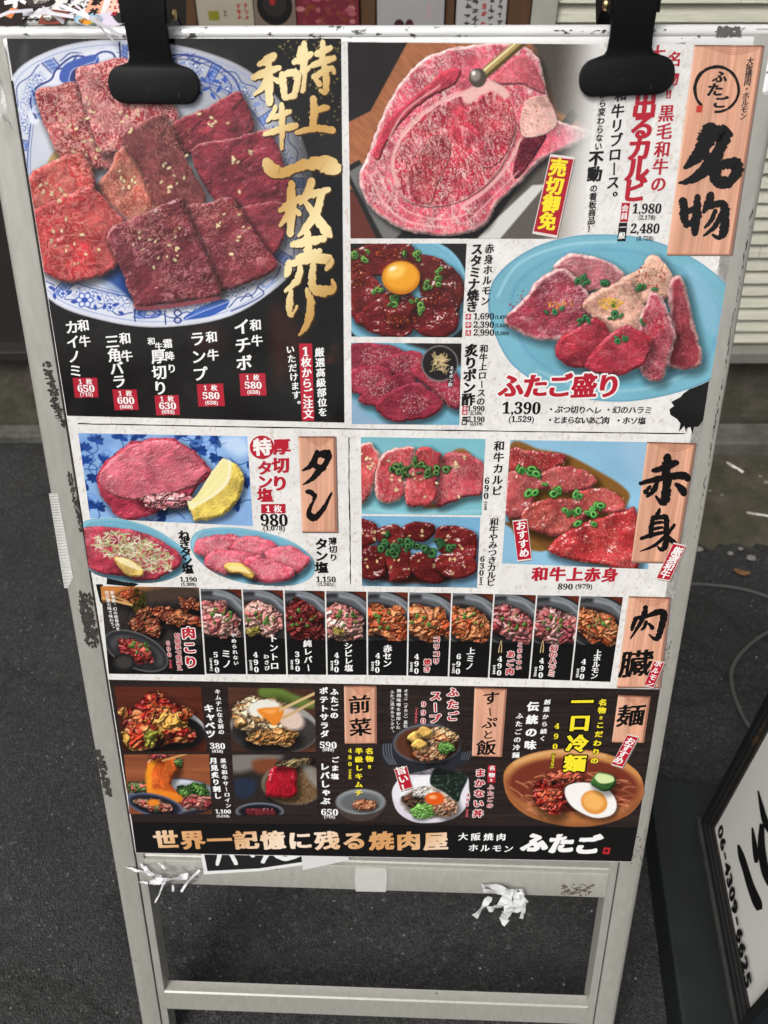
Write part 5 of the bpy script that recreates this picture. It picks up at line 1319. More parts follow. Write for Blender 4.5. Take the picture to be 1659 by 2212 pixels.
c.build('dish_picture', POSTER, .11, 'picture of marbled rib slices with spring onion on a turquoise plate')
c = Cv(D6([(106, 402), (632, 408), (617, 720), (108, 712)]), 1.3, (120, 172, 206)); c.tex(lambda X, Y, I: I * A3(.92 + .12 * fbm(X / 80, Y / 50, 4, 2))); c.poly(D6([(90, 640), (200, 680), (400, 690), (560, 640), (640, 690), (600, 735), (90, 735)]), (110, 150, 176), 10); c.poly(D6([(108, 650), (250, 700), (480, 690), (600, 640), (560, 600), (150, 620)]), (70, 38, 32), 10)
for k, q in enumerate(([(90, 430), (150, 425), (180, 470), (170, 520), (90, 540)], [(170, 470), (240, 440), (310, 470), (310, 520), (210, 540)], [(290, 450), (340, 430), (420, 440), (430, 480), (380, 520), (310, 500)], [(440, 460), (500, 445), (600, 470), (620, 520), (600, 600), (480, 580), (435, 520)], [(95, 560), (180, 530), (220, 560), (210, 660), (150, 690), (95, 660)], [(215, 560), (300, 540), (330, 600), (320, 670), (240, 695), (225, 640)], [(320, 580), (400, 560), (440, 600), (480, 690), (380, 695), (330, 650)], [(430, 590), (520, 560), (600, 590), (615, 650), (520, 680), (450, 650)])):
    c.meat(D6(q), (112, 34, 34) if k % 2 else (96, 28, 28), (160, 60, 52), .4, 9, 120 + k, .6, 2, 8, .75, rough=1.0); x, y = np.mean(D6(q), 0); c.seeds(x, y, 26, 18, 4, k + 50, (214, 180, 130))
for (x, y, rx, ry, n) in ((840, 1160, 6, 12, 2), (828, 1178, 16, 8, 4), (870, 1178, 24, 12, 7), (890, 1180, 16, 12, 5), (925, 1190, 16, 10, 4), (945, 1170, 14, 14, 5), (978, 1185, 14, 10, 4), (850, 1196, 16, 6, 3)): c.onion(x, y, rx, ry, n, int(x + 1), (7, 11), (30, 70, 42), (90, 140, 80))
c.build('dish_picture', POSTER, .11, 'picture of dark glazed rib pieces with spring onion on a blue plate')
c = Cv(D6([(765, 66), (1392, 76), (1375, 638), (728, 612)]), 1.35, (142, 190, 218)); c.tex(lambda X, Y, I: I * A3(.92 + .12 * fbm(X / 90, Y / 60, 4, 2))); c.gloss(D6([(1250, 80), (1390, 80), (1385, 300), (1330, 250)]), .35, 30, (170, 190, 215))
c.poly(D6([(760, 90), (900, 110), (1010, 130), (1130, 190), (1260, 270), (1290, 330), (1200, 420), (900, 560), (760, 430)]), (128, 88, 40), 6); c.poly(D6([(740, 430), (850, 500), (940, 560), (1050, 600), (1320, 640), (1250, 600), (1000, 480)]), (110, 72, 34), 6)
for k, q in enumerate(([(760, 100), (850, 110), (980, 125), (1010, 140), (990, 180), (900, 210), (760, 200)], [(750, 230), (800, 200), (880, 210), (980, 180), (1090, 200), (1150, 250), (1060, 300), (900, 290), (850, 400), (745, 395)], [(1040, 300), (1150, 280), (1230, 300), (1275, 380), (1180, 390), (1060, 380)], [(810, 420), (840, 360), (930, 330), (1060, 330), (1120, 390), (1050, 450), (1000, 490), (900, 480), (830, 450)], [(930, 550), (1000, 480), (1130, 420), (1250, 385), (1325, 380), (1330, 630), (1180, 620), (1000, 585)])):
    c.meat(D6(q), [(156, 46, 50), (176, 76, 78), (182, 72, 72), (160, 66, 62), (176, 50, 54)][k], (214, 134, 124), .6, 10, 130 + k, 1.0, 2.4, 10, .6, rough=.8, sdw=(6, 10, 14)); x, y = np.mean(D6(q), 0); c.crumbs(x, y, 60, 28, 50, k + 30, (214, 150, 110), (.8, 1.6), .8)
for (x, y, rx, ry, n) in ((1135, 1014, 20, 10, 6), (1160, 1020, 14, 8, 3), (1182, 1046, 10, 4, 1), (1150, 1066, 12, 4, 2), (1200, 1060, 14, 10, 3), (1248, 1070, 8, 4, 2), (1298, 1092, 12, 6, 3), (1235, 1104, 16, 8, 4), (1285, 1106, 18, 6, 4), (1283, 1130, 10, 3, 1), (1244, 1128, 10, 4, 1)): c.onion(x, y, rx, ry, n, int(x + 2), (8, 12), (36, 110, 44), (140, 196, 110))
c.build('dish_picture', POSTER, .11, 'largest picture of the middle band: glossy lean beef with spring onion on a blue plate')
# row of offal dishes
TX = [(431.5, 1269.5), (522.9, 1271), (613, 1273), (702.8, 1274.5), (792.9, 1276), (882.8, 1277.5), (976.3, 1279), (1067.3, 1281), (1159.6, 1283.5), (1253, 1285.5), (1347.5, 1287.5)]
BX = [(444.3, 1457.5), (533.2, 1458.5), (620.2, 1459), (706.3, 1459.5), (793.7, 1460), (879.8, 1461.5), (968.7, 1463.5), (1055.5, 1466), (1143.5, 1468.5), (1233.2, 1472), (1320, 1475)]
c = Cv(DA([(30, 33), (566, 40), (598, 515), (75, 510)]), 1.3, K); c.poly([(215, 1255), (440, 1262), (440, 1290), (330, 1300), (215, 1300)], (196, 124, 62), 10, False)
c.poly(DA([(300, 40), (570, 40), (590, 330), (60, 330), (30, 140)]), (54, 48, 46), 20, True, .9)
for k in range(9): c.line(DA([(60 + k * 60, 330), (150 + k * 60, 120)]), 4, (34, 32, 34), False, 4, .8)
for k, (x, y, r) in enumerate(((260, 170, 15), (370, 170, 18), (420, 200, 22), (470, 210, 18), (510, 130, 18), (545, 140, 14), (290, 255, 22), (240, 240, 16), (320, 270, 14), (550, 215, 14))): q = DA([(x, y)])[0]; c.bits(q[0], q[1], r * .9, r * .6, 9, ((168, 78, 48), (190, 104, 66), (134, 54, 36)), 20 + k, (6, 11), (226, 170, 120), .5, .45)
c.bits(*DA([(185, 90)])[0], 20, 12, 8, ((150, 66, 40), (176, 84, 50)), 33, (7, 12), (220, 150, 100), .4, .4); c.crumbs(*DA([(235, 110)])[0], 18, 26, 160, 4, (58, 58, 22), (1, 2.2)); c.line(DA([(30, 95), (200, 135)]), 5, (206, 160, 100), False); c.line(DA([(40, 65), (180, 118)]), 4, (188, 140, 84), False)
c.ell(*DA([(225, 385)])[0], 74, 38, .42, (96, 96, 98)); c.ell(*DA([(225, 385)])[0], 71, 35, .42, (42, 42, 44), 3); c.ell(*DA([(228, 388)])[0], 62, 28, .42, (70, 70, 72), 5); c.bits(*DA([(220, 385)])[0], 42, 18, 34, ((150, 44, 44), (178, 72, 62), (128, 32, 36)), 40, (6, 9), (226, 150, 130), .4, .4, rot=.42); c.onion(*DA([(225, 370)])[0], 30, 12, 10, 3, (3, 5))
c.ell(*DA([(155, 450)])[0], 25, 20, 0, (30, 29, 29)); c.ell(*DA([(157, 448)])[0], 19, 14, 0, (58, 56, 54), 6)
c.build('dish_picture', POSTER, .11, 'picture of grilled minced gristle on a grate above a small tray')
def cell(i, pal, onions=12, fat=(240, 196, 180), extra=None, big=(8, 13), amt=.4):
    t0, t1, b1, b0 = TX[i], TX[i + 1], BX[i + 1], BX[i]
    L0 = lambda a, k: (a[0] + (k[0] - a[0]) * 1, a[1])
    c = Cv([(t0[0] + 1.6, t0[1] + 2), (t1[0] - 1.6, t1[1] + 2), (b1[0] - 1.6, b1[1] - 2), (b0[0] + 1.6, b0[1] - 2)], 1.3, K)
    w = t1[0] - t0[0]; x0 = t0[0]; y0 = t0[1]
    c.poly([(x0 - 6, y0 - 5), (x0 + w + 8, y0 - 5), (x0 + w + 8, y0 + 108), (x0 - 6, y0 + 106)], (92, 40, 30), 2, False); c.tex(lambda X, Y, I: I * A3(np.where(I[..., 0] > 60, .75 + .5 * fbm(X / 50, Y / 5, 4, 3), 1)))
    cx, cy, ro = x0 + w * .40, y0 + 60, .34
    c.ell(cx, cy, w * .92, 60, ro, (30, 30, 32)); c.ell(cx, cy, w * .88, 56, ro, (120, 124, 128), 3); c.ell(cx, cy + 2, w * .84, 52, ro, (46, 46, 48), 5); c.ell(cx, cy + 3, w * .74, 43, ro, (92, 94, 98), 8); c.ell(cx - 4, cy + 6, w * .68, 38, ro, (42, 38, 38), 8)
    c.line([(x0 + w * .35, y0 + 12), (x0 + w * .72, y0 + 22), (x0 + w * .98, y0 + 44)], 8, (170, 178, 186), True, 8, .8)
    c.poly([(x0 - 6, y0 + 107), (x0 + w + 8, y0 + 108), (x0 + w + 8, y0 + 240), (x0 - 6, y0 + 240)], K, 3, False)
    c.cutm(np.ones(c.X.shape, bool))
    c.bits(cx - 1, cy + 7, w * .58, 31, 24, pal, 200 + i, big, fat, amt, .35, 6, .45, ro)
    c.onion(cx + 2, cy + 3, w * .36, 18, int(onions * .7), i, (3.2, 5.2)); c.crumbs(cx, cy + 8, w * .4, 20, 40, i, (130, 36, 30), (.7, 1.4), .8)
    if extra: extra(c, x0, y0, w)
    c.poly([(x0 - 6, y0 + 110), (x0 + w + 8, y0 + 111), (x0 + w + 8, y0 + 240), (x0 - 6, y0 + 240)], K, 3, False)
    return c
def wasabi(c, x, y, w): c.bits(x + 22, y + 92, 9, 6, 9, ((140, 128, 56), (160, 146, 70)), 3, (6, 9), (190, 180, 110), .3, .15)
def mustard(c, x, y, w): c.bits(x + 26, y + 89, 7, 7, 9, ((170, 148, 70), (190, 166, 84)), 5, (6, 9), (214, 196, 120), .3, .15)
def bones(c, x, y, w): pass
PK = ((214, 142, 136), (196, 104, 104), (226, 170, 158)); OR = ((200, 106, 62), (178, 78, 44), (214, 130, 84)); LV = ((106, 36, 36), (120, 44, 42)); RD = ((182, 96, 96), (150, 62, 68), (214, 160, 154))
NAMES = ['pink tripe', 'pink pork neck with wasabi', 'dark red liver', 'pale pink sweetbread with mustard', 'orange abomasum', 'orange-red curled strips', 'orange marinated tripe', 'pink and red jaw meat', 'red and pink skirt pieces', 'orange intestines']
for i, (pal, ext, on) in enumerate(((PK, None, 14), (PK, wasabi, 18), (LV, None, 12), (PK, mustard, 14), (OR, None, 14), (OR, None, 10), (OR, None, 12), (RD, None, 16), (RD, None, 18), (OR, None, 16))):
    c = cell(i, pal, on, (242, 206, 190) if pal is PK else (236, 180, 130) if pal is OR else (160, 70, 64) if pal is LV else (236, 196, 190), ext, (9, 16) if i in (2, 5) else (8, 13))
    c.build('dish_picture', POSTER, .11, 'picture of ' + NAMES[i] + ' on a black oval tray in the row of ten')
# dark wooden band with the small dishes
c = Cv([(235, 1468), (1426, 1489), (1378, 1787), (285, 1776)], 2.2, (44, 36, 34)); c.tex(lambda X, Y, I: I * A3(.66 + .6 * fbm(X / 150, Y / 3.6 + .6 * fbm(X / 90, Y / 20, 2, 2), 6, 4)))
c.gloss([(870, 1570), (960, 1540), (980, 1700), (900, 1760), (840, 1740)], .10, 60, (150, 150, 150))  # soft grey sheen of the laminate, painted into the band's colour
c.build('dark_band', POSTER, .06)
I0 = Ink(.07); I0.quad([(285, 1776), (1378, 1787), (1364, 1861), (294, 1842)], (23, 22, 22)); I0.build('footer_band', POSTER)
c = Cv(DC([(52, 65), (548, 70), (582, 440), (105, 435)]), 1.3, (92, 42, 32)); c.woodbg((104, 52, 36), (62, 28, 22), 40, 0, 3); c.ell(*DC([(350, 290)])[0], 84, 42, .15, (200, 204, 210)); c.ell(*DC([(345, 320)])[0], 88, 40, .1, (34, 32, 34), 4)
c.bits(*DC([(310, 260)])[0], 66, 44, 46, ((168, 44, 36), (190, 78, 44), (150, 34, 32), (206, 150, 70)), 50, (10, 20), (232, 170, 90), .6, .5, 6, .5, .3); c.bits(*DC([(200, 350)])[0], 34, 22, 14, ((190, 60, 40), (200, 150, 60)), 51, (9, 16), (236, 200, 110), .6, .4); c.bits(*DC([(262, 360)])[0], 10, 10, 3, ((186, 186, 70),), 52, (9, 12), (220, 210, 110), .3, .2)
c.build('dish_picture', POSTER, .11, 'picture of red-dressed cabbage heaped on a dark plate')
c = Cv(DC([(702, 70), (1198, 80), (1207, 440), (725, 435)]), 1.3, (70, 48, 38)); c.woodbg((96, 60, 44), (50, 34, 30), 40, 0, 5); c.ell(*DC([(970, 300)])[0], 96, 56, .1, (150, 146, 142)); c.ell(*DC([(970, 330)])[0], 94, 46, 0, (60, 56, 56), 4); c.poly(DC([(890, 75), (1000, 75), (1080, 110), (1190, 150), (1190, 190), (1080, 180), (900, 130)]), (96, 116, 52), 8)
c.bits(*DC([(900, 250)])[0], 62, 42, 40, ((206, 172, 124), (190, 146, 96), (226, 200, 160), (176, 128, 76)), 60, (9, 17), (240, 222, 190), .5, .35); c.bits(*DC([(960, 360)])[0], 50, 14, 14, ((176, 116, 60), (196, 140, 80)), 61, (8, 13), (226, 190, 130), .5, .3); c.ell(*DC([(910, 190)])[0], 36, 18, -.1, (224, 222, 212), 5); c.ell(*DC([(1060, 250)])[0], 32, 22, .5, (214, 190, 176), 8)
c.poly(DC([(870, 200), (960, 185), (1020, 190), (1010, 250), (970, 290), (930, 260)]), (222, 130, 44), 4); c.gloss(DC([(900, 205), (980, 195), (960, 225)]), .6, 5, (248, 180, 100)); c.line(DC([(1000, 200), (1200, 105)]), 6, (206, 176, 128), False); c.line(DC([(1020, 245), (1200, 150)]), 6, (196, 164, 116), False)
c.build('dish_picture', POSTER, .11, 'picture of potato salad with a split soft egg and chopsticks')
c = Cv(DC([(108, 455), (595, 453), (610, 795), (140, 795)]), 1.3, (150, 84, 52)); c.woodbg((164, 96, 60), (110, 60, 40), 40, 0, 7); c.ell(*DC([(390, 700)])[0], 100, 42, 0, (60, 62, 82)); c.ell(*DC([(390, 690)])[0], 94, 36, 0, (200, 206, 214), 4); c.bits(*DC([(500, 670)])[0], 36, 18, 30, ((60, 100, 42), (84, 130, 58), (44, 80, 34)), 70, (5, 8), (150, 190, 110), .4, .2); c.bits(*DC([(200, 640)])[0], 24, 10, 12, ((86, 110, 60), (190, 90, 80)), 71, (5, 8), (210, 200, 170), .4, .2); c.bits(*DC([(530, 730)])[0], 34, 8, 8, ((190, 80, 80), (206, 120, 110)), 72, (8, 14), (232, 180, 170), .5, .3)
c.meat(DC([(250, 490), (330, 470), (400, 480), (420, 540), (380, 620), (420, 700), (260, 690), (245, 570)]), (206, 84, 34), (240, 150, 60), .5, 9, 73, 1.2, 2, 8, .5); c.line(DC([(285, 480), (250, 560), (255, 660)]), 13, (236, 150, 40), True, 5, .9); c.bits(*DC([(300, 460)])[0], 12, 5, 6, ((200, 80, 80),), 74, (5, 9), (236, 180, 170), .5, .2); c.poly(DC([(260, 650), (420, 680), (440, 720), (360, 740), (260, 700)]), (230, 134, 40), 6, True, .9); c.line(DC([(330, 490), (470, 450)]), 4, (200, 150, 90), False); c.bits(*DC([(420, 500)])[0], 6, 8, 6, ((70, 110, 50),), 75, (3, 5))
c.ell(*DC([(285, 745)])[0], 62, 24, .22, (84, 90, 116)); c.ell(*DC([(285, 745)])[0], 56, 20, .22, (34, 36, 46), 3); c.bits(*DC([(280, 745)])[0], 40, 10, 20, ((150, 60, 54), (90, 110, 60), (190, 130, 110)), 76, (4, 7), (220, 180, 160), .4, .2, rot=.2); c.ell(*DC([(278, 730)])[0], 13, 7, 0, (226, 130, 40), 3)
c.build('dish_picture', POSTER, .11, 'picture of seared sirloin lifted in egg yolk over green onions')
c = Cv(DC([(728, 455), (1208, 455), (1215, 800), (745, 800)]), 1.3, (44, 38, 36)); c.poly(DC([(728, 455), (1000, 455), (960, 500), (740, 560)]), (140, 136, 130), 14, True, .8); c.poly(DC([(850, 490), (980, 480), (990, 550), (870, 560)]), (120, 66, 44), 12); c.ell(*DC([(1080, 620)])[0], 70, 46, 0, (118, 104, 90), 4); c.ell(*DC([(1080, 630)])[0], 64, 40, 0, (96, 74, 52), 5); c.crumbs(*DC([(1130, 650)])[0], 34, 34, 420, 5, (140, 108, 74), (.8, 1.6)); c.poly(DC([(740, 600), (860, 600), (840, 690), (760, 700)]), (38, 48, 66), 10)
c.poly(DC([(1120, 500), (1210, 560), (1210, 640), (1160, 590)]), (150, 150, 148), 10, True, .7)
c.meat(DC([(920, 650), (940, 550), (990, 510), (1080, 515), (1098, 600), (1090, 690), (1000, 700), (930, 690)]), (176, 22, 40), (222, 70, 80), .5, 10, 80, 1.2, 2, 8, .4); c.bits(*DC([(1080, 500)])[0], 34, 6, 16, ((130, 112, 76), (96, 82, 56)), 81, (5, 9), (190, 176, 130), .4, .2, rot=-.2)
c.ell(*DC([(885, 780)])[0], 52, 19, 0, (110, 114, 124)); c.ell(*DC([(885, 780)])[0], 46, 15, 0, (28, 28, 32), 3)
for k in range(7): c.meat(DC([(805 + k * 24, 770), (830 + k * 22, 765), (850 + k * 22, 800), (825 + k * 22, 812)]), (104, 34, 42), (150, 70, 74), .4, 6, 82 + k, 1, 2, 4, .4, .4)
c.build('dish_picture', POSTER, .11, 'picture of red liver dipped into sesame with a small tray')
def cutout(P, fn, name, box, step=1.3, w=.12):
    c = Cv(box, step, (30, 26, 25)); fn(c); c.cut(P); c.build('dish_picture', POSTER, w, name)
P = DC([(1316, 740), (1330, 690), (1400, 655), (1480, 648), (1560, 662), (1606, 710), (1610, 740), (1580, 790), (1530, 825), (1460, 838), (1390, 825), (1340, 790)])
def f(c):
    c.poly(P, (70, 60, 56), 2); c.ell(*DC([(1463, 725)])[0], 53, 27, 0, (150, 156, 160), 3); c.ell(*DC([(1463, 728)])[0], 48, 22, 0, (98, 100, 102), 8); c.bits(*DC([(1480, 745)])[0], 24, 11, 30, ((170, 104, 70), (196, 140, 100), (140, 70, 50)), 90, (3, 6), (220, 190, 150), .4, .2)
cutout(P, f, 'picture of chopped kimchi in a small grey bowl', [(720, 1698), (838, 1698), (836, 1778), (722, 1778)])
P = DD([(32, 440), (45, 375), (90, 365), (110, 320), (200, 275), (290, 262), (390, 282), (460, 340), (475, 420), (540, 400), (545, 440), (490, 480), (440, 510), (410, 540), (170, 540), (120, 500), (60, 490)])
def f(c):
    c.poly(P, (40, 42, 48), 2)
    for k in range(4): c.line(DD([(45 + k * 14, 375), (50 + k * 14, 440), (80 + k * 12, 485)]), 2.2, (100, 106, 116), True); c.line(DD([(480 + k * 14, 412), (470 + k * 12, 460)]), 2, (84, 88, 96), True)
    c.ell(*DD([(285, 372)])[0], 74, 43, 0, (92, 96, 104), 3); c.ell(*DD([(285, 375)])[0], 69, 38, 0, (86, 50, 36), 5); c.bits(*DD([(330, 350)])[0], 46, 22, 30, ((206, 150, 96), (226, 184, 136), (186, 110, 70)), 91, (7, 12), (244, 222, 190), .5, .3); c.bits(*DD([(290, 420)])[0], 34, 14, 24, ((222, 160, 110), (196, 110, 70)), 92, (6, 10), (244, 214, 180), .5, .3); c.bits(*DD([(385, 395)])[0], 17, 11, 22, ((76, 120, 56), (100, 150, 70)), 93, (4, 6), (160, 196, 120), .4, .1)
    for (x, y) in ((215, 335), (260, 310), (235, 375)): c.meat(DD([(x - 40, y + 8), (x - 4, y - 30), (x + 44, y - 12), (x + 46, y + 14), (x + 4, y + 30)]), (222, 176, 92), (240, 210, 140), .2, 8, x, 0, 1, 6, .1, rough=.2)
cutout(P, f, 'picture of a black stone pot of tofu stew', [(820, 1560), (1030, 1560), (1030, 1674), (820, 1674)])
P = DD([(92, 650), (110, 590), (160, 545), (250, 525), (330, 505), (420, 520), (500, 545), (512, 620), (515, 680), (470, 750), (400, 790), (300, 805), (200, 795), (120, 740)])
def f(c):
    c.poly(P, (226, 222, 230), 2); c.gloss(DD([(100, 680), (180, 770), (300, 798), (430, 770), (500, 700), (480, 760), (380, 800), (200, 795)]), .5, 14, (170, 160, 176)); c.ell(*DD([(305, 660)])[0], 66, 44, 0, (236, 236, 240), 4); c.ell(*DD([(300, 690)])[0], 60, 34, 0, (206, 190, 176), 6); c.bits(*DD([(210, 680)])[0], 20, 16, 24, ((62, 40, 34), (90, 56, 44)), 94, (5, 8), (140, 100, 80), .4, .2); c.bits(*DD([(270, 640)])[0], 26, 8, 12, ((222, 214, 206),), 97, (4, 7)); c.bits(*DD([(265, 740)])[0], 27, 14, 44, ((104, 160, 72), (130, 186, 92), (80, 134, 56)), 95, (4, 6), (190, 222, 150), .4, .1); c.bits(*DD([(390, 720)])[0], 22, 18, 26, ((196, 150, 120), (176, 120, 90)), 96, (5, 8), (232, 206, 180), .4, .2)
    c.poly(DD([(300, 590), (330, 505), (420, 520), (505, 545), (470, 640), (450, 690), (380, 640)]), (30, 38, 34), 3); c.tex(lambda X, Y, I: I + A3(np.where(I.sum(-1) < 150, 46 * ss(.55, .75, fbm(X / 4, Y / 4, 3, 3)), 0)) * np.array([.7, 1, .8])); c.ell(*DD([(325, 672)])[0], 21, 14, 0, (222, 90, 30), 3); c.ell(*DD([(315, 664)])[0], 8, 4, 0, (250, 180, 120), 4)
cutout(P, f, 'picture of a white rice bowl with egg yolk and a nori sheet', [(843, 1655), (1018, 1655), (1018, 1782), (843, 1782)])
P = DD([(698, 570), (720, 500), (800, 445), (920, 412), (1050, 402), (1200, 415), (1330, 455), (1430, 530), (1462, 610), (1450, 680), (1380, 760), (1250, 810), (1100, 826), (950, 806), (820, 760), (730, 680)])
def f(c):
    c.poly(P, (170, 108, 62), 2); c.gloss(DD([(720, 650), (850, 760), (1080, 815), (1300, 780), (1440, 660), (1420, 730), (1250, 815), (950, 806)]), .6, 14, (120, 66, 42)); c.ell(*DD([(1080, 545)])[0], 148, 54, .05, (196, 136, 78), 5); c.line(DD([(760, 480), (900, 430), (1060, 415), (1250, 440)]), 7, (226, 184, 130), True, 8, .7); c.ell(*DD([(1080, 600)])[0], 142, 60, .05, (112, 50, 36), 8)
    rs = random.Random(4)
    for k in range(90):
        x, y = DD([(rs.uniform(760, 1400), rs.uniform(530, 780))])[0]; a = rs.uniform(-.6, .8); L1 = rs.uniform(14, 30)
        if ((x - 1239) / 128) ** 2 + ((y - 1715) / 52) ** 2 < 1: c.line([(x - L1 * math.cos(a), y - L1 * .5 * math.sin(a)), (x, y + rs.uniform(-4, 4)), (x + L1 * math.cos(a + .5), y + L1 * .5 * math.sin(a + .5))], rs.uniform(2.2, 3.4), np.array((190, 120, 86)) * rs.uniform(.75, 1.2), True, 2, .8)
    c.bits(*DD([(960, 650)])[0], 34, 36, 30, ((196, 50, 36), (214, 84, 54), (170, 36, 30)), 98, (7, 14), (240, 150, 120), .4, .5, rot=.3); c.bits(*DD([(1030, 560)])[0], 34, 12, 10, ((206, 90, 66),), 99, (6, 12), (236, 160, 130), .4, .4)
    c.shade(DD([(1032, 620), (1100, 585), (1250, 600), (1310, 700), (1280, 760), (1180, 770), (1070, 720)]), .5, 12, 3, 6); c.poly(DD([(1032, 632), (1050, 600), (1130, 584), (1240, 605), (1300, 660), (1314, 720), (1280, 765), (1190, 776), (1090, 730), (1045, 680)]), (236, 234, 230), 2); c.ell(*DD([(1192, 692)])[0], 29, 25, .4, (216, 140, 60), 3); c.ell(*DD([(1188, 688)])[0], 23, 19, .4, (236, 176, 96), 8)
    c.meat(DD([(1175, 580), (1215, 532), (1290, 545), (1312, 590), (1260, 634), (1200, 615)]), (48, 92, 42), (90, 140, 70), .3, 6, 99, 0, 1, 5, .1, .4, rough=.2); c.poly(DD([(1195, 560), (1220, 535), (1290, 550), (1296, 580), (1230, 590)]), (206, 222, 160), 3)
cutout(P, f, 'picture of cold noodles with half an egg in a bronze bowl', [(1084, 1612), (1394, 1612), (1390, 1790), (1088, 1790)], 1.4, .125)

# ink splash, thin brush rules
I0 = Ink(.08)
I0.poly([(1476, 850), (1534, 808), (1519, 908), (1508, 922), (1499, 922), (1496, 938), (1491, 922), (1484, 925), (1482, 935), (1478, 920), (1466, 933), (1470, 915), (1462, 905), (1448, 896), (1446, 884), (1456, 877), (1450, 868), (1470, 858)], (26, 26, 26))
I0.build('ink_splash', POSTER); I0 = Ink(.08)
I0.poly([(232, 1240), (262, 1250), (300, 1262), (288, 1268), (230, 1262)], (26, 26, 26)); I0.poly([(207, 1262), (222, 1262), (232, 1320), (225, 1310), (216, 1300)], (26, 26, 26))
I0.build('ink_splash', POSTER)
I0 = Ink(.08)
rs = random.Random(2)
def rule(P, w):
    q = catmull(P, k=10); up = [(x, y - w / 2 * rs.uniform(.5, 1.2)) for x, y in q]; dn = [(x, y + w / 2 * rs.uniform(.5, 1.2)) for x, y in q]; I0.poly(up + dn[::-1], (24, 24, 24))
rule([(168, 915), (420, 920), (800, 927), (1140, 932), (1480, 937)], 2.6)
q = catmull([(754, 945), (754, 1040), (756, 1150), (757, 1262)], k=10); I0.poly([(x - rs.uniform(.5, 1.7), y) for x, y in q] + [(x + rs.uniform(.5, 1.7), y) for x, y in q][::-1], (24, 24, 24))
I0.build('brush_rule', POSTER)
I0 = Ink(.04)
I0.quad(DA([(26, 29), (570, 36), (601, 519), (71, 514)]), (226, 224, 221)); I0.build('picture_border', POSTER)

# ------------------------------------------------------------------ wooden plaques (printed)
def plaque(P, name):
    P = np.array(P, float); x0, y0 = P.min(0); x1, y1 = P.max(0)
    c = Cv(P, 1.5, (214, 160, 132))
    s0 = int(x0) % 50
    def wood(X, Y, I):
        u = (X - x0 + .16 * (Y - y0)) if P[3, 0] < P[0, 0] - 20 else X - x0
        g = fbm(u / 4.2 + .8 * fbm(X / 40, Y / 90, s0, 2), Y / 170, s0 + 2, 4); k = fbm(u / 16, Y / 240, s0 + 3, 3)
        col = np.array([196, 138, 112]) * A3(1 - g) + np.array([232, 182, 154]) * A3(g); return col * A3(.86 + .26 * k)
    c.tex(wood)
    for k in range(4):
        w = (x1 - x0); mx = (P[0, 0] + P[1, 0]) / 2 + w * .06
        c.line([(mx - w * (.16 + .07 * k), y0), (mx - w * .08, y0 + 5 + 4.5 * k), (mx + w * .08, y0 + 5 + 4.5 * k), (mx + w * (.16 + .07 * k), y0)], 1.5, (150, 92, 70), True, 2, .7)
    tl, tr, br, bl = P
    c.line([tl, (tl + tr) / 2 + (0, -1), tr], 7, (96, 58, 46), True, 3, .8); c.line([tr + (-2, 2), br + (-2, -2)], 4, (128, 84, 68), False, 3, .75); c.line([tl + (2, 3), bl + (2, -3)], 3, (236, 196, 170), False, 3, .7); c.line([bl, br], 4, (176, 116, 90), False, 3, .7)
    c.build('wood_plaque', POSTER, .20, name, grain=2)
    I0 = Ink(.18); I0.poly([(p[0] + dx, p[1] + dy) for p, (dx, dy) in zip(P, ((0, 2), (3, 1), (4, 3), (1, 3)))], (120, 104, 98)); return I0  # grey offset copy: the plaque's drop shadow, drawn in ink
BK = (22, 20, 20); WH = (240, 240, 238); RED = (178, 34, 52); YEL = (240, 222, 50)
PQ = [([(1500, 97), (1649, 98), (1579, 550), (1440, 550)], 'tall wooden name plaque with the ringed emblem'), (D5([(1318, 60), (1514, 60), (1523, 567), (1338, 567)]), 'wooden plaque with two black katakana'), (D6([(1370, 74), (1585, 80), (1497, 608), (1299, 604)]), 'wooden plaque of the lean beef section'),
      (DB([(1295, 82), (1507, 88), (1452, 546), (1233, 545)]), 'wooden plaque at the end of the row of ten'), (DC([(1367, 60), (1553, 60), (1555, 390), (1372, 392)]), 'smaller wooden plaque of the starters'), (DD([(542, 67), (718, 73), (690, 445), (527, 440)]), 'wooden plaque with five brushed characters'), (DD([(1323, 108), (1500, 115), (1462, 368), (1288, 365)]), 'short wooden plaque of the noodles')]
for k, (p, nm) in enumerate(PQ):
    sh = plaque(p, nm)
    if k < 4: sh.build('plaque_drop_shadow', POSTER)

def cap(name, w=.45): return Ink(w)
def done(I, name, label=None):
    o = I.build(name, POSTER)
    if o is not None and label: o['label'] = label
    return o
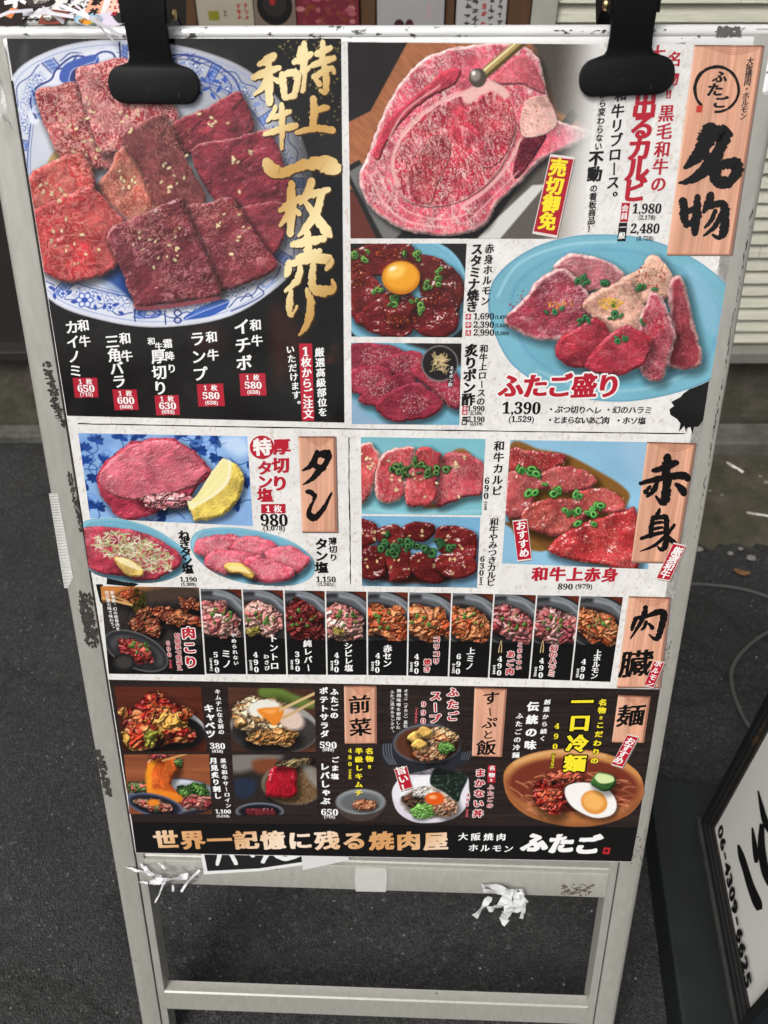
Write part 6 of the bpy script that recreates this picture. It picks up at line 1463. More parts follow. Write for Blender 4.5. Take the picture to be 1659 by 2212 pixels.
# brushed characters on the plaques
I = Ink(.3)
brush(I, [[(52, 4, 16), (46, 18, 17), (38, 36, 14), (26, 54, 11), (10, 68, 4)], [(50, 14, 11), (66, 10, 17), (76, 12, 13), (70, 30, 11), (58, 54, 12), (38, 76, 11), (18, 90, 7), (0, 94, 2)], [(38, 42, 10), (48, 52, 9)], [(58, 68, 11), (60, 84, 12), (66, 93, 9)], [(58, 68, 9), (76, 62, 10), (92, 62, 13), (96, 72, 11), (86, 90, 9)], [(64, 92, 12), (78, 93, 12), (88, 90, 7)]], 1532, 339, 132, 128, BK, 1, 1.75)
brush(I, [[(3, 14, 13), (6, 30, 13), (6, 52, 12), (12, 66, 8)], [(8, 40, 8), (26, 32, 9), (42, 24, 5)], [(36, 4, 9), (34, 30, 12), (32, 62, 13), (30, 86, 10)], [(10, 68, 9), (28, 60, 8), (44, 48, 4)], [(66, 0, 11), (60, 20, 12), (50, 38, 6)], [(62, 26, 9), (84, 20, 10), (96, 26, 14), (98, 56, 13), (94, 84, 13), (84, 96, 7), (70, 90, 4)], [(76, 36, 7), (66, 58, 7), (52, 74, 3)], [(88, 44, 7), (76, 70, 8), (50, 92, 3)]], 1520, 469, 96, 96, BK, 2, 1.60)
done(I, 'plaque_lettering'); I = Ink(.3)
for i in range(3):
    t = np.linspace(2.35, 2.35 + 5.6, 40); R0 = 47 - i * 1.6
    rs_ = random.Random(i)
    brush(I, [[(50 + R0 * math.cos(a) * 1.0, 50 + R0 * math.sin(a) * 1.03, (6.5 if a < 4 else 4.0) * rs_.uniform(.5, 1.1) * (.5 + .5 * math.sin((a - 2.3) / 5.6 * 3.1))) for a in t]], 1548, 193, 104, 104, BK, 5 + i)
for ch, x, y, s in (('ふ', 1555, 166, 32), ('た', 1544, 194, 36), ('ご', 1555, 221, 33)):
    p = uv_of(x, y); put(I, ch, p[0], p[1], s / 2.7, BK, 'logo', .08, 1.0, .74)
Vt(I, '大阪焼肉・ホルモン', 1620, 132, 1605, 251, 16, BK, 'brush')
I.poly([(1505, 228), (1518, 228), (1516, 243), (1503, 243)], (190, 60, 50))
done(I, 'plaque_lettering'); I = Ink(.3)
brush(I, [[(52, 4, 9), (44, 26, 13), (32, 44, 11), (6, 58, 4)], [(46, 14, 9), (72, 10, 15), (88, 12, 14), (80, 36, 11), (56, 62, 12), (34, 84, 9), (6, 100, 2)], [(38, 40, 9), (58, 50, 12), (74, 52, 10)]], 684, 1010, 68, 74, BK, 3, 1.60)
brush(I, [[(6, 12, 8), (20, 14, 11), (34, 24, 10), (30, 34, 8)], [(34, 34, 4), (18, 58, 9), (14, 76, 13), (26, 88, 15), (46, 80, 12), (70, 54, 10), (92, 16, 5)]], 690, 1090, 62, 74, BK, 4, 1.50)
o_ = DB([(1385, 215)])[0]
AK = DD  # local alias not used further
done(I, 'plaque_lettering'); I = Ink(.3)
brush(I, [[(56, 2, 11), (54, 20, 13), (52, 40, 11)], [(26, 30, 6), (44, 26, 9), (66, 16, 11), (76, 14, 7)], [(0, 56, 6), (30, 48, 8), (62, 42, 10), (90, 40, 11), (98, 46, 10)], [(36, 50, 5), (28, 68, 8), (14, 82, 5)], [(56, 46, 12), (54, 68, 13), (50, 90, 13), (42, 94, 8), (32, 82, 3)], [(74, 58, 6), (86, 68, 11), (90, 76, 10)], [(20, 62, 4), (10, 74, 7)]], *D6([(1447, 245)])[0], 104, 106, BK, 6, 1.50)
brush(I, [[(54, 0, 6), (50, 8, 8), (40, 20, 6)], [(36, 18, 8), (32, 40, 10), (30, 62, 9)], [(36, 20, 8), (60, 18, 9), (72, 20, 11), (72, 50, 11), (70, 84, 12), (58, 94, 8), (48, 86, 3)], [(36, 34, 6), (52, 30, 6), (62, 30, 5)], [(36, 46, 6), (52, 43, 6), (62, 42, 5)], [(4, 68, 6), (32, 60, 8), (62, 54, 6)], [(94, 36, 6), (74, 58, 7), (40, 84, 6), (2, 98, 2)], [(76, 64, 7), (88, 74, 10), (96, 78, 8)]], *D6([(1418, 468)])[0], 80, 92, BK, 7, 1.40)
done(I, 'plaque_lettering'); I = Ink(.3)
brush(I, [[(46, 2, 10), (42, 24, 10), (28, 54, 8), (2, 96, 3)], [(18, 34, 8), (10, 54, 9), (6, 70, 6)], [(24, 34, 8), (56, 26, 9), (86, 16, 13), (100, 26, 14), (92, 62, 13), (84, 90, 12), (72, 96, 8), (56, 84, 3)], [(48, 46, 7), (42, 62, 7), (34, 70, 4)], [(56, 52, 6), (66, 64, 9)]], *DB([(1388, 220)])[0], 74, 72, BK, 8, 1.55)
Vt(I, '臓', *DB([(1330, 428)])[0], *DB([(1330, 428)])[0], 74, BK, 'brush')
done(I, 'plaque_lettering'); I = Ink(.3); Vt(I, '前菜', 776, 1522, 778, 1571, 50, BK, 'brush')
done(I, 'plaque_lettering'); I = Ink(.3); Vt(I, '麺', 1362, 1546, 1362, 1546, 62, BK, 'brush')
done(I, 'plaque_lettering'); I = Ink(.3)
for ch, x, y, s in (('す', 1060, 1508, 38), ('ー', 1058, 1537, 24), ('ぷ', 1057, 1561, 34), ('と', 1054, 1587, 26), ('飯', 1050, 1615, 44)): Vt(I, ch, x, y, x, y, s, BK, 'brush')
done(I, 'plaque_lettering')

# ------------------------------------------------------------------ black panel lettering
I = Ink(.3)
GK = (70, 46, 20)
def gold_brush(st, x, y, w, h, seed):
    brush(I, st, x + 2, y + 2.5, w, h, GK, seed, 1.62); brush(I, st, x, y, w, h, GOLD, seed, 1.5)
gold_brush([[(0, 38, 7), (20, 32, 12), (44, 22, 8)], [(16, 10, 6), (14, 26, 9)], [(26, 2, 9), (26, 40, 12), (22, 92, 9)], [(2, 66, 8), (26, 56, 9), (42, 46, 5)], [(56, 22, 8), (74, 16, 9), (92, 10, 7)], [(72, 0, 9), (72, 18, 10), (70, 36, 9)], [(46, 44, 7), (72, 36, 10), (100, 30, 8)], [(48, 66, 7), (70, 58, 9), (94, 50, 8), (100, 58, 6)], [(76, 46, 9), (80, 70, 11), (78, 94, 10), (64, 92, 4)], [(54, 70, 7), (64, 80, 9)]], 678, 148, 88, 112, 11)
gold_brush([[(46, 2, 12), (48, 40, 14), (46, 80, 13)], [(50, 36, 9), (72, 28, 12), (84, 26, 9)], [(2, 92, 8), (24, 86, 11), (60, 80, 12), (96, 86, 14)]], 680, 252, 82, 82, 12)
gold_brush([[(46, 2, 10), (30, 12, 12), (12, 20, 6)], [(0, 46, 8), (26, 36, 11), (58, 26, 7)], [(34, 16, 9), (34, 52, 13), (36, 96, 11)], [(32, 44, 8), (20, 66, 8), (2, 80, 4)], [(40, 46, 6), (56, 54, 8)], [(64, 40, 10), (66, 62, 11), (70, 86, 9)], [(66, 42, 8), (84, 36, 10), (98, 42, 11), (94, 70, 9), (88, 84, 8)], [(70, 86, 8), (92, 82, 8)]], 596, 172, 98, 108, 13)
gold_brush([[(34, 4, 8), (24, 22, 10), (8, 36, 5)], [(26, 28, 8), (52, 22, 10), (78, 14, 7)], [(0, 66, 7), (40, 56, 11), (96, 46, 10)], [(52, 0, 10), (54, 46, 13), (52, 98, 7)]], 607, 275, 72, 96, 14)
gold_brush([[(2, 30, 8), (8, 48, 16), (20, 58, 15), (40, 48, 13), (64, 38, 17), (84, 38, 24), (96, 50, 18)]], 649, 366, 152, 100, 15)
gold_brush([[(0, 52, 6), (18, 42, 10), (40, 30, 7)], [(22, 6, 9), (22, 44, 12), (20, 92, 9)], [(22, 46, 7), (12, 64, 8), (0, 78, 4)], [(28, 50, 6), (38, 58, 6)], [(62, 2, 10), (54, 22, 10), (40, 40, 5)], [(52, 26, 8), (76, 22, 9), (96, 16, 6)], [(82, 24, 8), (72, 54, 11), (52, 80, 9), (36, 96, 3)], [(50, 38, 6), (70, 62, 11), (92, 88, 13), (100, 96, 5)]], 660, 452, 110, 126, 16)
gold_brush([[(16, 20, 7), (44, 15, 10), (80, 10, 8)], [(46, 0, 9), (48, 18, 11), (46, 36, 9)], [(26, 42, 6), (48, 36, 8), (72, 30, 6)], [(10, 50, 9), (8, 62, 10), (4, 70, 6)], [(12, 52, 7), (50, 44, 9), (86, 44, 12), (92, 50, 9), (84, 60, 5)], [(32, 58, 8), (26, 78, 9), (2, 96, 4)], [(58, 54, 8), (56, 72, 10), (58, 90, 11), (76, 96, 12), (98, 92, 9), (96, 78, 4)]], 668, 568, 108, 132, 17)
gold_brush([[(22, 4, 9), (16, 26, 15), (16, 48, 12), (26, 56, 5)], [(26, 54, 4), (40, 36, 6)], [(72, 0, 8), (84, 26, 17), (82, 54, 16), (68, 80, 11), (46, 98, 3)]], 648, 676, 66, 100, 18)
done(I, 'gold_title', 'gold brushed title running down the black panel')
def pbox(I, P, col, w=None): I.quad(P, col)
ITEMS = [('和牛', (180, 703, 183, 737), 'カイノミ', (155, 707, 163, 801), [(157, 816), (210, 816), (213, 858), (162, 859)], '650', '(715)', 30),
         ('和牛', (270, 731, 274, 769), '三角バラ', (242, 738, 257, 824), [(243, 841), (295, 841), (300, 885), (248, 886)], '600', '(660)', 31),
         ('霜降り', (362, 742, 371, 796), '厚切り', (342, 770, 346, 838), [(334, 854), (386, 853), (389, 896), (338, 897)], '630', '(693)', 33),
         ('和牛', (457, 728, 460, 767), 'ランプ', (426, 732, 432, 808), [(425, 830), (482, 828), (486, 877), (429, 878)], '580', '(638)', 33),
         ('和牛', (552, 702, 555, 736), 'イチボ', (522, 706, 527, 784), [(517, 807), (573, 806), (576, 854), (520, 855)], '580', '(638)', 36)]
for small, a, bigt, b, q, p1, p2, s in ITEMS:
    I = Ink(.35); Vt(I, small, *a, 26 if small == '和牛' else 21, WH, 'kai'); Vt(I, bigt, *b, s, WH, 'kai')
    if small == '霜降り': Vt(I, '和牛', 327, 737, 343, 748, 17, WH, 'kai')
    done(I, 'dish_name')
    I = Ink(.32); I.quad(q, (176, 36, 54)); x = np.mean([p[0] for p in q]); y0 = min(p[1] for p in q); hh = max(p[1] for p in q) - y0
    Hn(I, '1', x - 12, y0 + hh * .19, 6.5, WH); Ht(I, '枚', x + 7, y0 + hh * .19, x + 7, y0 + hh * .19, 14, WH); Hn(I, p1, x + .5, y0 + hh * .53, 36, WH, 'num', tall=.92); Hn(I, p2, x + 1.5, y0 + hh * .855, 27, WH, 'numt', tall=.9); done(I, 'price_box')
I = Ink(.35); Vt(I, '厳選高級部位を', 690, 761, 697, 890, 21, WH, 'kai'); Vt(I, 'いただけます。', 627, 755, 642, 872, 19, WH, 'kai'); done(I, 'notice_text')
I = Ink(.32); I.quad([(646, 742), (674, 742), (679, 909), (652, 909)], (182, 34, 54)); Vt(I, '1枚からご注文', 660, 759, 666, 894, 23, WH, 'kai'); done(I, 'red_strip')

# ------------------------------------------------------------------ rib section
I = Ink(.3)
Vt(I, '名物', 1457, 128, 1451, 170, 31, RED); Vt(I, '‼', 1444, 203, 1444, 203, 28, RED); Vt(I, '黒毛和牛の', 1439, 245, 1422, 398, 35, RED); Vt(I, '大', 1419, 117, 1419, 117, 36, RED); Vt(I, '出るカルビ', 1392, 227, 1370, 411, 54, RED, 'bold')
Vt(I, '和', 1341, 205, 1341, 205, 27, BK, 'kai'); Vt(I, '牛リブロース。', 1334, 240, 1322, 424, 29, BK, 'kai'); Vt(I, 'から変わらない', 1303, 204, 1292, 316, 17, BK, 'kai'); Vt(I, '不動', 1287, 342, 1284, 376, 32, BK, 'bold'); Vt(I, 'の看板商品!', 1282, 407, 1276, 494, 17, BK, 'kai')
done(I, 'rib_caption')
def price(I, s, x, y, w, col=BK, sub=None, sy=0, sw=0): 
    Hn(I, s, x, y, w, col, 'num', tall=1.06)
    if sub: Hn(I, sub, x + (0 if sw == 0 else 0), sy, sw, col, 'numt')
I = Ink(.3); I.quad([(1343, 438), (1361, 438), (1356, 479), (1339, 479)], RED); Vt(I, '会員', 1350, 450, 1348, 467, 15, WH); price(I, '1,980', 1397, 452, 62, BK, '(2,178)', 471, 36)
I.quad([(1337, 481), (1355, 481), (1351, 521), (1333, 521)], BK); Vt(I, '一般', 1345, 491, 1343, 509, 15, WH); price(I, '2,480', 1393, 495, 62, BK, '(2,728)', 516, 36); done(I, 'price_list')
def sticker(P, s, a, b, size, col=(178, 30, 50), tc=WH, style='kai', name='red_sticker', ang=0.0, out=None):
    I = Ink(.5); P = np.array(P, float); ctr = P.mean(0)
    I.poly(ctr + (P - ctr) * np.array([1.0, 1.0]) + np.array([2, 3]), (130, 118, 112))
    I.poly(ctr + (P - ctr) * 1.035 if True else P, (222, 214, 208)); q = ctr + (P - ctr) * .97; I.poly(q, col)
    Vt(I, s, *a, *b, size, tc, style, ang=ang, out=out); done(I, name)
sticker([(1189, 336), (1240, 342), (1203, 511), (1151, 502)], '売切御免', (1205, 362), (1182, 478), 38, (170, 30, 46), YEL, 'bold', ang=.14)
I = Ink(.3); Vt(I, '赤身ホルモン', 1057, 537, 1048, 650, 21, BK, 'kai'); Vt(I, 'スタミナ焼き', 1030, 538, 1019, 662, 26, BK, 'bold')
for ch, p, p2, y in (('小', '1,690', '(1,859)', 684), ('中', '2,390', '(2,629)', 702), ('大', '2,990', '(3,289)', 719)):
    I.quad([(1006, y - 6), (1018, y - 6), (1017, y + 6), (1005, y + 6)], RED); Vt(I, ch, 1011.5, y, 1011.5, y, 10, WH, 'min'); Hn(I, p, 1045, y, 44, BK); Hn(I, p2, 1084, y + 2, 30, BK, 'numt')
done(I, 'dish_caption')
I = Ink(.3); Vt(I, '和牛上ロースの', 1045, 753, 1038, 867, 19, BK, 'kai'); Vt(I, '炙りポン酢', 1018, 757, 1011, 863, 29, BK, 'bold'); I.quad([(999, 877), (1010, 877), (1009, 896), (998, 896)], RED); Vt(I, '会員', 1004.5, 882, 1004, 891, 8, WH, 'thin'); price(I, '1,990', 1028, 883, 37, BK, '(2,189)', 893.5, 27); I.quad([(999, 900), (1010, 900), (1008, 918), (997, 918)], BK); Vt(I, '一般', 1004, 905, 1003, 913, 8, WH, 'thin'); price(I, '2,190', 1028, 906, 37, BK, '(2,519)', 916, 27); done(I, 'dish_caption')
I = Ink(.34); I.quad([(970, 790), (981, 790), (978, 836), (968, 836)], BK); Vt(I, 'ネギポン酢', 975.5, 795, 973, 831, 9, WH, 'thin'); done(I, 'small_tag')
I = Ink(.3); Ht(I, 'ふたご盛り', 1103, 834, 1314, 834, 56, RED, 'bold', (232, 230, 228), 'out'); price(I, '1,390', 1126, 883, 82, BK, '(1,529)', 907, 54)
Ht(I, '・ぶつ切りヘレ', 1190, 884, 1291, 886, 18, BK, 'kai'); Ht(I, '・幻のハラミ', 1314, 885, 1400, 886, 18, (66, 62, 58), 'kai'); Ht(I, '・とまらないあご肉', 1188, 907, 1308, 908, 17.5, BK, 'kai'); Ht(I, '・ホソ塩', 1336, 908, 1386, 909, 18, BK, 'kai'); done(I, 'dish_caption')

# ------------------------------------------------------------------ middle band lettering
I = Ink(.3); Vt(I, '厚切り', 608, 965, 604, 1044, 38, RED, 'bold'); th = np.linspace(0, 6.283, 28, endpoint=False); I.poly([(566 + 26.5 * math.cos(t), 966 + 25.5 * math.sin(t)) for t in th], RED); Vt(I, '特', 566, 966, 566, 966, 40, (236, 232, 230), 'bold'); Vt(I, 'タン塩', 572, 1011, 572, 1070, 34, RED, 'bold')
I.quad(D5([(1120, 420), (1250, 418), (1250, 468), (1122, 468)]), RED); Hn(I, '1', 579, 1099, 9, WH); Vt(I, '枚', 600, 1099, 600, 1099, 18, WH); price(I, '980', 592, 1123, 58, BK, '(1,078)', 1142, 46); done(I, 'dish_caption')
I = Ink(.3); Vt(I, 'ねぎタン塩', 397, 1156, 405, 1229, 25, BK, 'bold'); price(I, '1,190', 407, 1252, 36, BK, '(1,309)', 1263, 31); done(I, 'dish_caption')
I = Ink(.3); Vt(I, '薄切り', 718, 1169, 720, 1204, 19, BK, 'kai'); Vt(I, 'タン塩', 694, 1175, 694, 1226, 29, BK, 'bold'); price(I, '1,150', 704, 1252, 42, BK, '(1,265)', 1263, 32); done(I, 'dish_caption')
I = Ink(.3); Vt(I, '和牛カルビ', 1078, 963, 1073, 1060, 24, BK, 'kai'); Vt(I, '690', 1052, 1038, 1050, 1071, 17, BK); Vt(I, '(759)', 1049, 1082, 1048, 1103, 9, BK, 'thin'); done(I, 'dish_caption')
I = Ink(.3); Vt(I, '和牛やみつきカルビ', 1067, 1127, 1060, 1258, 20, BK, 'kai'); Vt(I, '630', 1042, 1207, 1040, 1237, 16, BK); Vt(I, '(693)', 1039.5, 1245, 1038, 1265, 8.5, BK, 'thin'); done(I, 'dish_caption')
sticker(D6([(775, 425), (838, 418), (858, 592), (797, 600)]), 'おすすめ', (1125, 1135), (1132, 1194), 23, style='kai', ang=-.09)
I = Ink(.3); Ht(I, '和牛上赤身', 1166, 1240, 1317, 1242, 36, RED, 'bold'); Hn(I, '890', 1221, 1267, 32, BK); Hn(I, '(979)', 1261, 1268, 36, BK, 'num'); done(I, 'dish_caption')
sticker(D6([(1485, 522), (1540, 535), (1468, 688), (1410, 678)]), '厳選和牛', (1463, 1190), (1436, 1240), 22, style='kai', ang=.36)

# ------------------------------------------------------------------ offal row lettering
RO = dict(out=(236, 226, 222), ostyle='out')
I = Ink(.3); Vt(I, '肉こり', 407, 1367, 412, 1430, 30, RED, 'bold', **RO); Vt(I, '特製黒七味添え', 383, 1373, 388, 1443, 12.5, RED, 'min', out=(216, 196, 194), ostyle='outk'); Vt(I, '690', 363, 1389, 366, 1414, 11.5, RED, out=(216, 196, 194)); Vt(I, '(759)', 368, 1424, 369, 1444, 8, (210, 90, 100), 'thin'); Vt(I, '京の黒七味で味わう。', 231, 1280, 244, 1356, 9.5, WH, 'thin'); Vt(I, '新食感、幻の軟骨肉を', 243, 1280, 255, 1358, 9.5, WH, 'thin'); done(I, 'dish_caption')
RW = [([('やめられない', 504, 1372, 510, 1432, 11.5, 0), ('ミノ', 488, 1412, 490, 1434, 22, 0)], '590', (466, 1414, 469, 1447), '(649)', (455, 1420, 457, 1450)),
      ([('トントロ', 590, 1379, 593, 1438, 20, 0), ('わさび', 575, 1418, 577, 1443, 12, 0)], '490', (552, 1414, 554, 1446), '(539)', (541, 1424, 543, 1449)),
      ([('純レバー', 664, 1390, 666, 1442, 19, 0)], '390', (642, 1413, 643, 1444), '(429)', (630, 1424, 631, 1447)),
      ([('シビレ塩', 752, 1395, 753, 1443, 19, 0)], '490', (727, 1415, 727, 1446), '(539)', (717, 1426, 717, 1449)),
      ([('赤セン', 837, 1401, 836, 1433, 20, 0)], '490', (816, 1416, 815, 1447), '(539)', (805, 1428, 804.5, 1450)),
      ([('コリコリ', 943, 1381, 942, 1428, 16, 1), ('焼き', 923, 1430, 922, 1446, 16, 1)], '490', (900, 1418, 899.5, 1449), '(539)', (889, 1429, 888, 1452)),
      ([('上ミノ', 1017, 1406, 1014, 1439, 19, 0)], '690', (991, 1418, 989, 1450), '(759)', (980, 1432, 979, 1455)),
      ([('とまらない', 1123, 1393, 1120, 1442, 12, 1), ('あご肉', 1103, 1413, 1101, 1450, 18, 1)], '490', (1080, 1423, 1078, 1453), '(539)', (1068, 1435, 1066.5, 1457)),
      ([('幻のハラミ', 1196, 1400, 1191, 1455, 17, 1)], '490', (1170, 1427, 1168, 1458), '(539)', (1158, 1439, 1155, 1462)),
      ([('上ホルモン', 1291, 1410, 1283, 1460, 17, 0)], '490', (1261, 1429, 1257, 1461), '(539)', (1249, 1443, 1246, 1464))]
for names, p, a, p2, b in RW:
    I = Ink(.3)
    for s, x0, y0, x1, y1, sz, red in names:
        if red: Vt(I, s, x0, y0, x1, y1, sz, RED, 'bold', **RO)
        else: Vt(I, s, x0, y0, x1, y1, sz, WH, 'kai')
    Vt(I, p, *a, 16, WH); Vt(I, p2, *b, 8.5, WH, 'thin')
    if p2 == '(539)' and a[0] in (1080, 1170):
        x = a[0] + 2; brush(I, [[(30, 100, 16), (40, 60, 10), (64, 0, 8)], [(70, 100, 16), (76, 55, 10), (74, 0, 8)]], x - 2, 1396, 14, 24, (206, 180, 130))
    done(I, 'dish_caption')
sticker(DB([(1425, 412), (1477, 420), (1420, 548), (1372, 538)]), 'ホルモン', (1421, 1434), (1404, 1476), 17, style='kai', ang=.36)

# ------------------------------------------------------------------ dark band lettering
I = Ink(.3); Vt(I, 'キムチになる前の', 470, 1494, 478, 1581, 13.5, WH, 'kai'); Vt(I, 'キャベツ', 451, 1530, 455, 1585, 22, WH, 'bold'); price(I, '380', 470, 1611, 32, WH, '(418)', 1623, 23); done(I, 'dish_caption')
I = Ink(.3); Vt(I, '黒毛和牛サーロイン', 482, 1643, 493, 1740, 13, WH, 'kai'); Vt(I, '月見炙り刺し', 461, 1643, 470, 1719, 17, WH, 'bold'); price(I, '1,100', 482, 1753, 33, WH, '(1,210)', 1763, 27); done(I, 'dish_caption')
I = Ink(.3); Vt(I, 'ふたごの', 722, 1494, 722, 1545, 18, WH, 'bold'); Vt(I, 'ポテトサラダ', 699, 1492, 701, 1585, 19, WH, 'bold'); price(I, '590', 709, 1609, 36, WH, '(649)', 1620, 24); done(I, 'dish_caption')
I = Ink(.3); Vt(I, 'ごま塩', 724, 1641, 723, 1677, 17, WH, 'bold'); Vt(I, 'レバしゃぶ', 701, 1656, 703, 1730, 21, WH, 'bold'); price(I, '650', 712, 1754, 36, WH, '(715)', 1765, 23); done(I, 'dish_caption')
I = Ink(.3); Vt(I, '名物', 798, 1622, 798, 1639, 17, YEL, 'bold'); Vt(I, '‼', 798, 1656, 798, 1656, 15, YEL); Vt(I, '半殺しキムチ', 775, 1622, 775, 1712, 17, YEL, 'bold'); Vt(I, '480', 756, 1621, 756, 1650, 12.5, YEL); Vt(I, '(528)', 756, 1660, 756, 1684, 9, YEL, 'thin'); done(I, 'dish_caption')
I = Ink(.3); Vt(I, 'ふたご', 978, 1495, 977, 1547, 25, RED, 'bold', **RO); Vt(I, 'スープ', 941, 1503, 939, 1552, 25, RED, 'bold', **RO); Vt(I, '990', 915, 1521, 914, 1557, 15, RED, out=(230, 214, 212)); Vt(I, '(1089)', 900, 1527, 898, 1563, 8, (214, 96, 104), 'thin'); Vt(I, 'オモニ(オカン)直伝', 877, 1492, 876, 1568, 9.5, WH, 'thin'); Vt(I, '韓国味噌を使用した', 862, 1492, 860, 1571, 10, WH, 'thin'); Vt(I, 'ふたご流ホルモンチゲ。', 847, 1494, 848, 1581, 9.5, WH, 'thin'); done(I, 'dish_caption')
sticker(DD([(105, 512), (172, 495), (205, 610), (140, 627)]), '旨い!', (866, 1664), (876, 1700), 23, style='kai', ang=-.25)
I = Ink(.3); I.quad(DD([(615, 490), (658, 492), (654, 585), (612, 585)]), RED); Vt(I, '名物', 1063, 1659, 1062, 1674, 14, WH, 'kai'); Vt(I, '‼', 1061, 1685, 1061, 1685, 12, WH); Vt(I, 'ふたごの', 1060, 1700, 1058, 1740, 14, RED, 'min', out=(226, 206, 204), ostyle='outk'); Vt(I, 'まかない丼', 1037, 1669, 1032, 1757, 22, RED, 'bold', **RO); Vt(I, '490', 1011, 1717, 1009, 1738, 10, RED, out=(216, 196, 194)); Vt(I, '(539)', 1009, 1747, 1008, 1765, 8, (214, 96, 104), 'thin'); done(I, 'dish_caption')
I = Ink(.3); Vt(I, '創業から続く', 1182, 1516, 1172, 1595, 14.5, WH, 'kai'); Vt(I, '伝統の味', 1151, 1526, 1145, 1609, 26, WH, 'bold'); Vt(I, 'ふたごの冷麺', 1122, 1546, 1114, 1631, 16.5, WH, 'kai'); done(I, 'dish_caption')
I = Ink(.3); Vt(I, '名物', 1302, 1517, 1300, 1534, 18, YEL, 'bold'); Vt(I, '‼', 1298, 1550, 1298, 1550, 15, YEL); Vt(I, 'こだわりの', 1296, 1566, 1284, 1643, 18, YEL, 'bold', out=BK); Vt(I, '一口冷麺', 1257, 1516, 1241, 1649, 48, YEL, 'bold', out=(14, 12, 10)); Vt(I, '490', 1203, 1568, 1199, 1612, 17, YEL, out=BK); Vt(I, '(539)', 1196, 1625, 1192, 1660, 11, YEL, 'thin', out=BK); done(I, 'dish_caption')
sticker(DD([(1373, 323), (1433, 337), (1345, 502), (1287, 485)]), 'おすすめ', (1361, 1601), (1336, 1642), 22, style='kai', ang=.42)
I = Ink(.3); Ht(I, '世界一記憶に残る焼肉屋', 358, 1814, 941, 1817, 54, 'tan', 'bold'); done(I, 'footer_slogan')
I = Ink(.3); Ht(I, '大阪焼肉', 1000, 1807, 1082, 1808, 22, WH, 'brush'); Ht(I, 'ホルモン', 1022, 1831, 1098, 1833, 22, WH, 'brush'); Ht(I, 'ふたご', 1153, 1819, 1268, 1824, 56, WH, 'fat'); I.poly([(1304, 1830), (1319, 1831), (1316, 1845), (1301, 1844)], (170, 40, 44)); I.poly([(1307, 1835), (1314, 1835), (1312, 1840), (1306, 1840)], (40, 16, 16)); done(I, 'shop_name')

# ------------------------------------------------------------------ older poster strip peeping out under the menu
OP = empty('old_poster_edge', B(180, 850, -.1), 'lower edge of an older black poster with white lettering, under the menu poster', 'poster')
I = Ink(-.06)
I.poly([(430, 1810), (440, 1889), (560, 1882), (660, 1868), (752, 1855), (760, 1820)], (222, 222, 220)); I.poly([(434, 1810), (448, 1882), (560, 1876), (655, 1862), (655, 1820)], (26, 26, 27)); I.poly([(651, 1845), (654, 1880), (755, 1858), (750, 1845)], (206, 206, 204))
o = I.build('strip', OP, MATTE_INK)
I = Ink(-.02); brush(I, [[(20, 0, 14), (10, 60, 16), (4, 100, 12)], [(40, 0, 14), (60, 60, 16), (72, 96, 14)]], 497, 1848, 60, 40, (226, 226, 224), 2); brush(I, [[(0, 10, 12), (24, 60, 16)], [(50, 0, 12), (76, 30, 18), (60, 96, 16)]], 562, 1846, 60, 36, (226, 226, 224), 3); brush(I, [[(0, 40, 20), (40, 70, 26), (100, 40, 20)]], 622, 1848, 60, 36, (226, 226, 224), 4); I.build('lettering', OP, MATTE_INK)

# ------------------------------------------------------------------ slanted menu on a stand, behind the left end of the board
E0 = np.array([-.70, 1.06, 1.128]); e1 = np.array([1.0, .0, .0]); sl_ = rad(16.5); e2 = np.array([0, math.cos(sl_), math.sin(sl_)]); e3 = np.cross(e1, e2)
def M(a, b, w=0.0): return E0 + e1 * a + e2 * b + e3 * w
MS = empty('menu_stand', (E0 + e2 * .3 + e1 * .3) * np.array([1, 1, 0]), 'slanted white menu stand partly seen above the left end of the signboard', 'menu stand')
g = Geo(); g.box(M(.17, .19, -.012), (.213, .205, .0105), np.stack([e1, e2, e3]), .003); g.build('desk_board', m_plain('stand_white', (.5, .49, .46), .5), MS)
g = Geo(); g.tube([(-.45, 1.25, .0), (-.45, 1.25, 1.155)], .02, 12); g.box((-.45, 1.25, .012), (.2, .16, .012), bev=.006); g.build('stand_leg', ALU, MS)
mp_of, mx_of = plane_of(E0, e1, e2)
at3 = lambda u, v, w: E0 + np.asarray(u)[..., None] * e1 + np.asarray(v)[..., None] * e2 + e3 * w if np.ndim(u) else M(u, v, w)
MM = empty('slanted_menu', M(.25, .19, .0), 'white rice-dish menu sheet lying on the slanted stand at the upper left', 'menu')
def at_m(a, b, w): return M(a, b, .0004 + w / 1000)
class Ink3(Ink):
    def quad(s, pts, col): s.push([mp_of(*p) for p in pts], [(0, 1, 2, 3)], ink(col))
    def poly(s, pts, col, inuv=False):
        p = [tuple(mp_of(*p)) for p in pts]; s.push(p, [tuple(t) for t in tessellate_polygon([[Vector((a, b, 0)) for a, b in p]])], ink(col))
I = Ink(0, at_m); I.push([(-.03, -.01), (.375, -.01), (.375, .39), (-.03, .39)], [(0, 1, 2, 3)], ink((226, 224, 220))); I.build('sheet', MM, MATTE_INK)
I = Ink3(.1, at_m)
DM = lambda P: zz(0, 0, 1 / 2.37 / 1.8517, P)
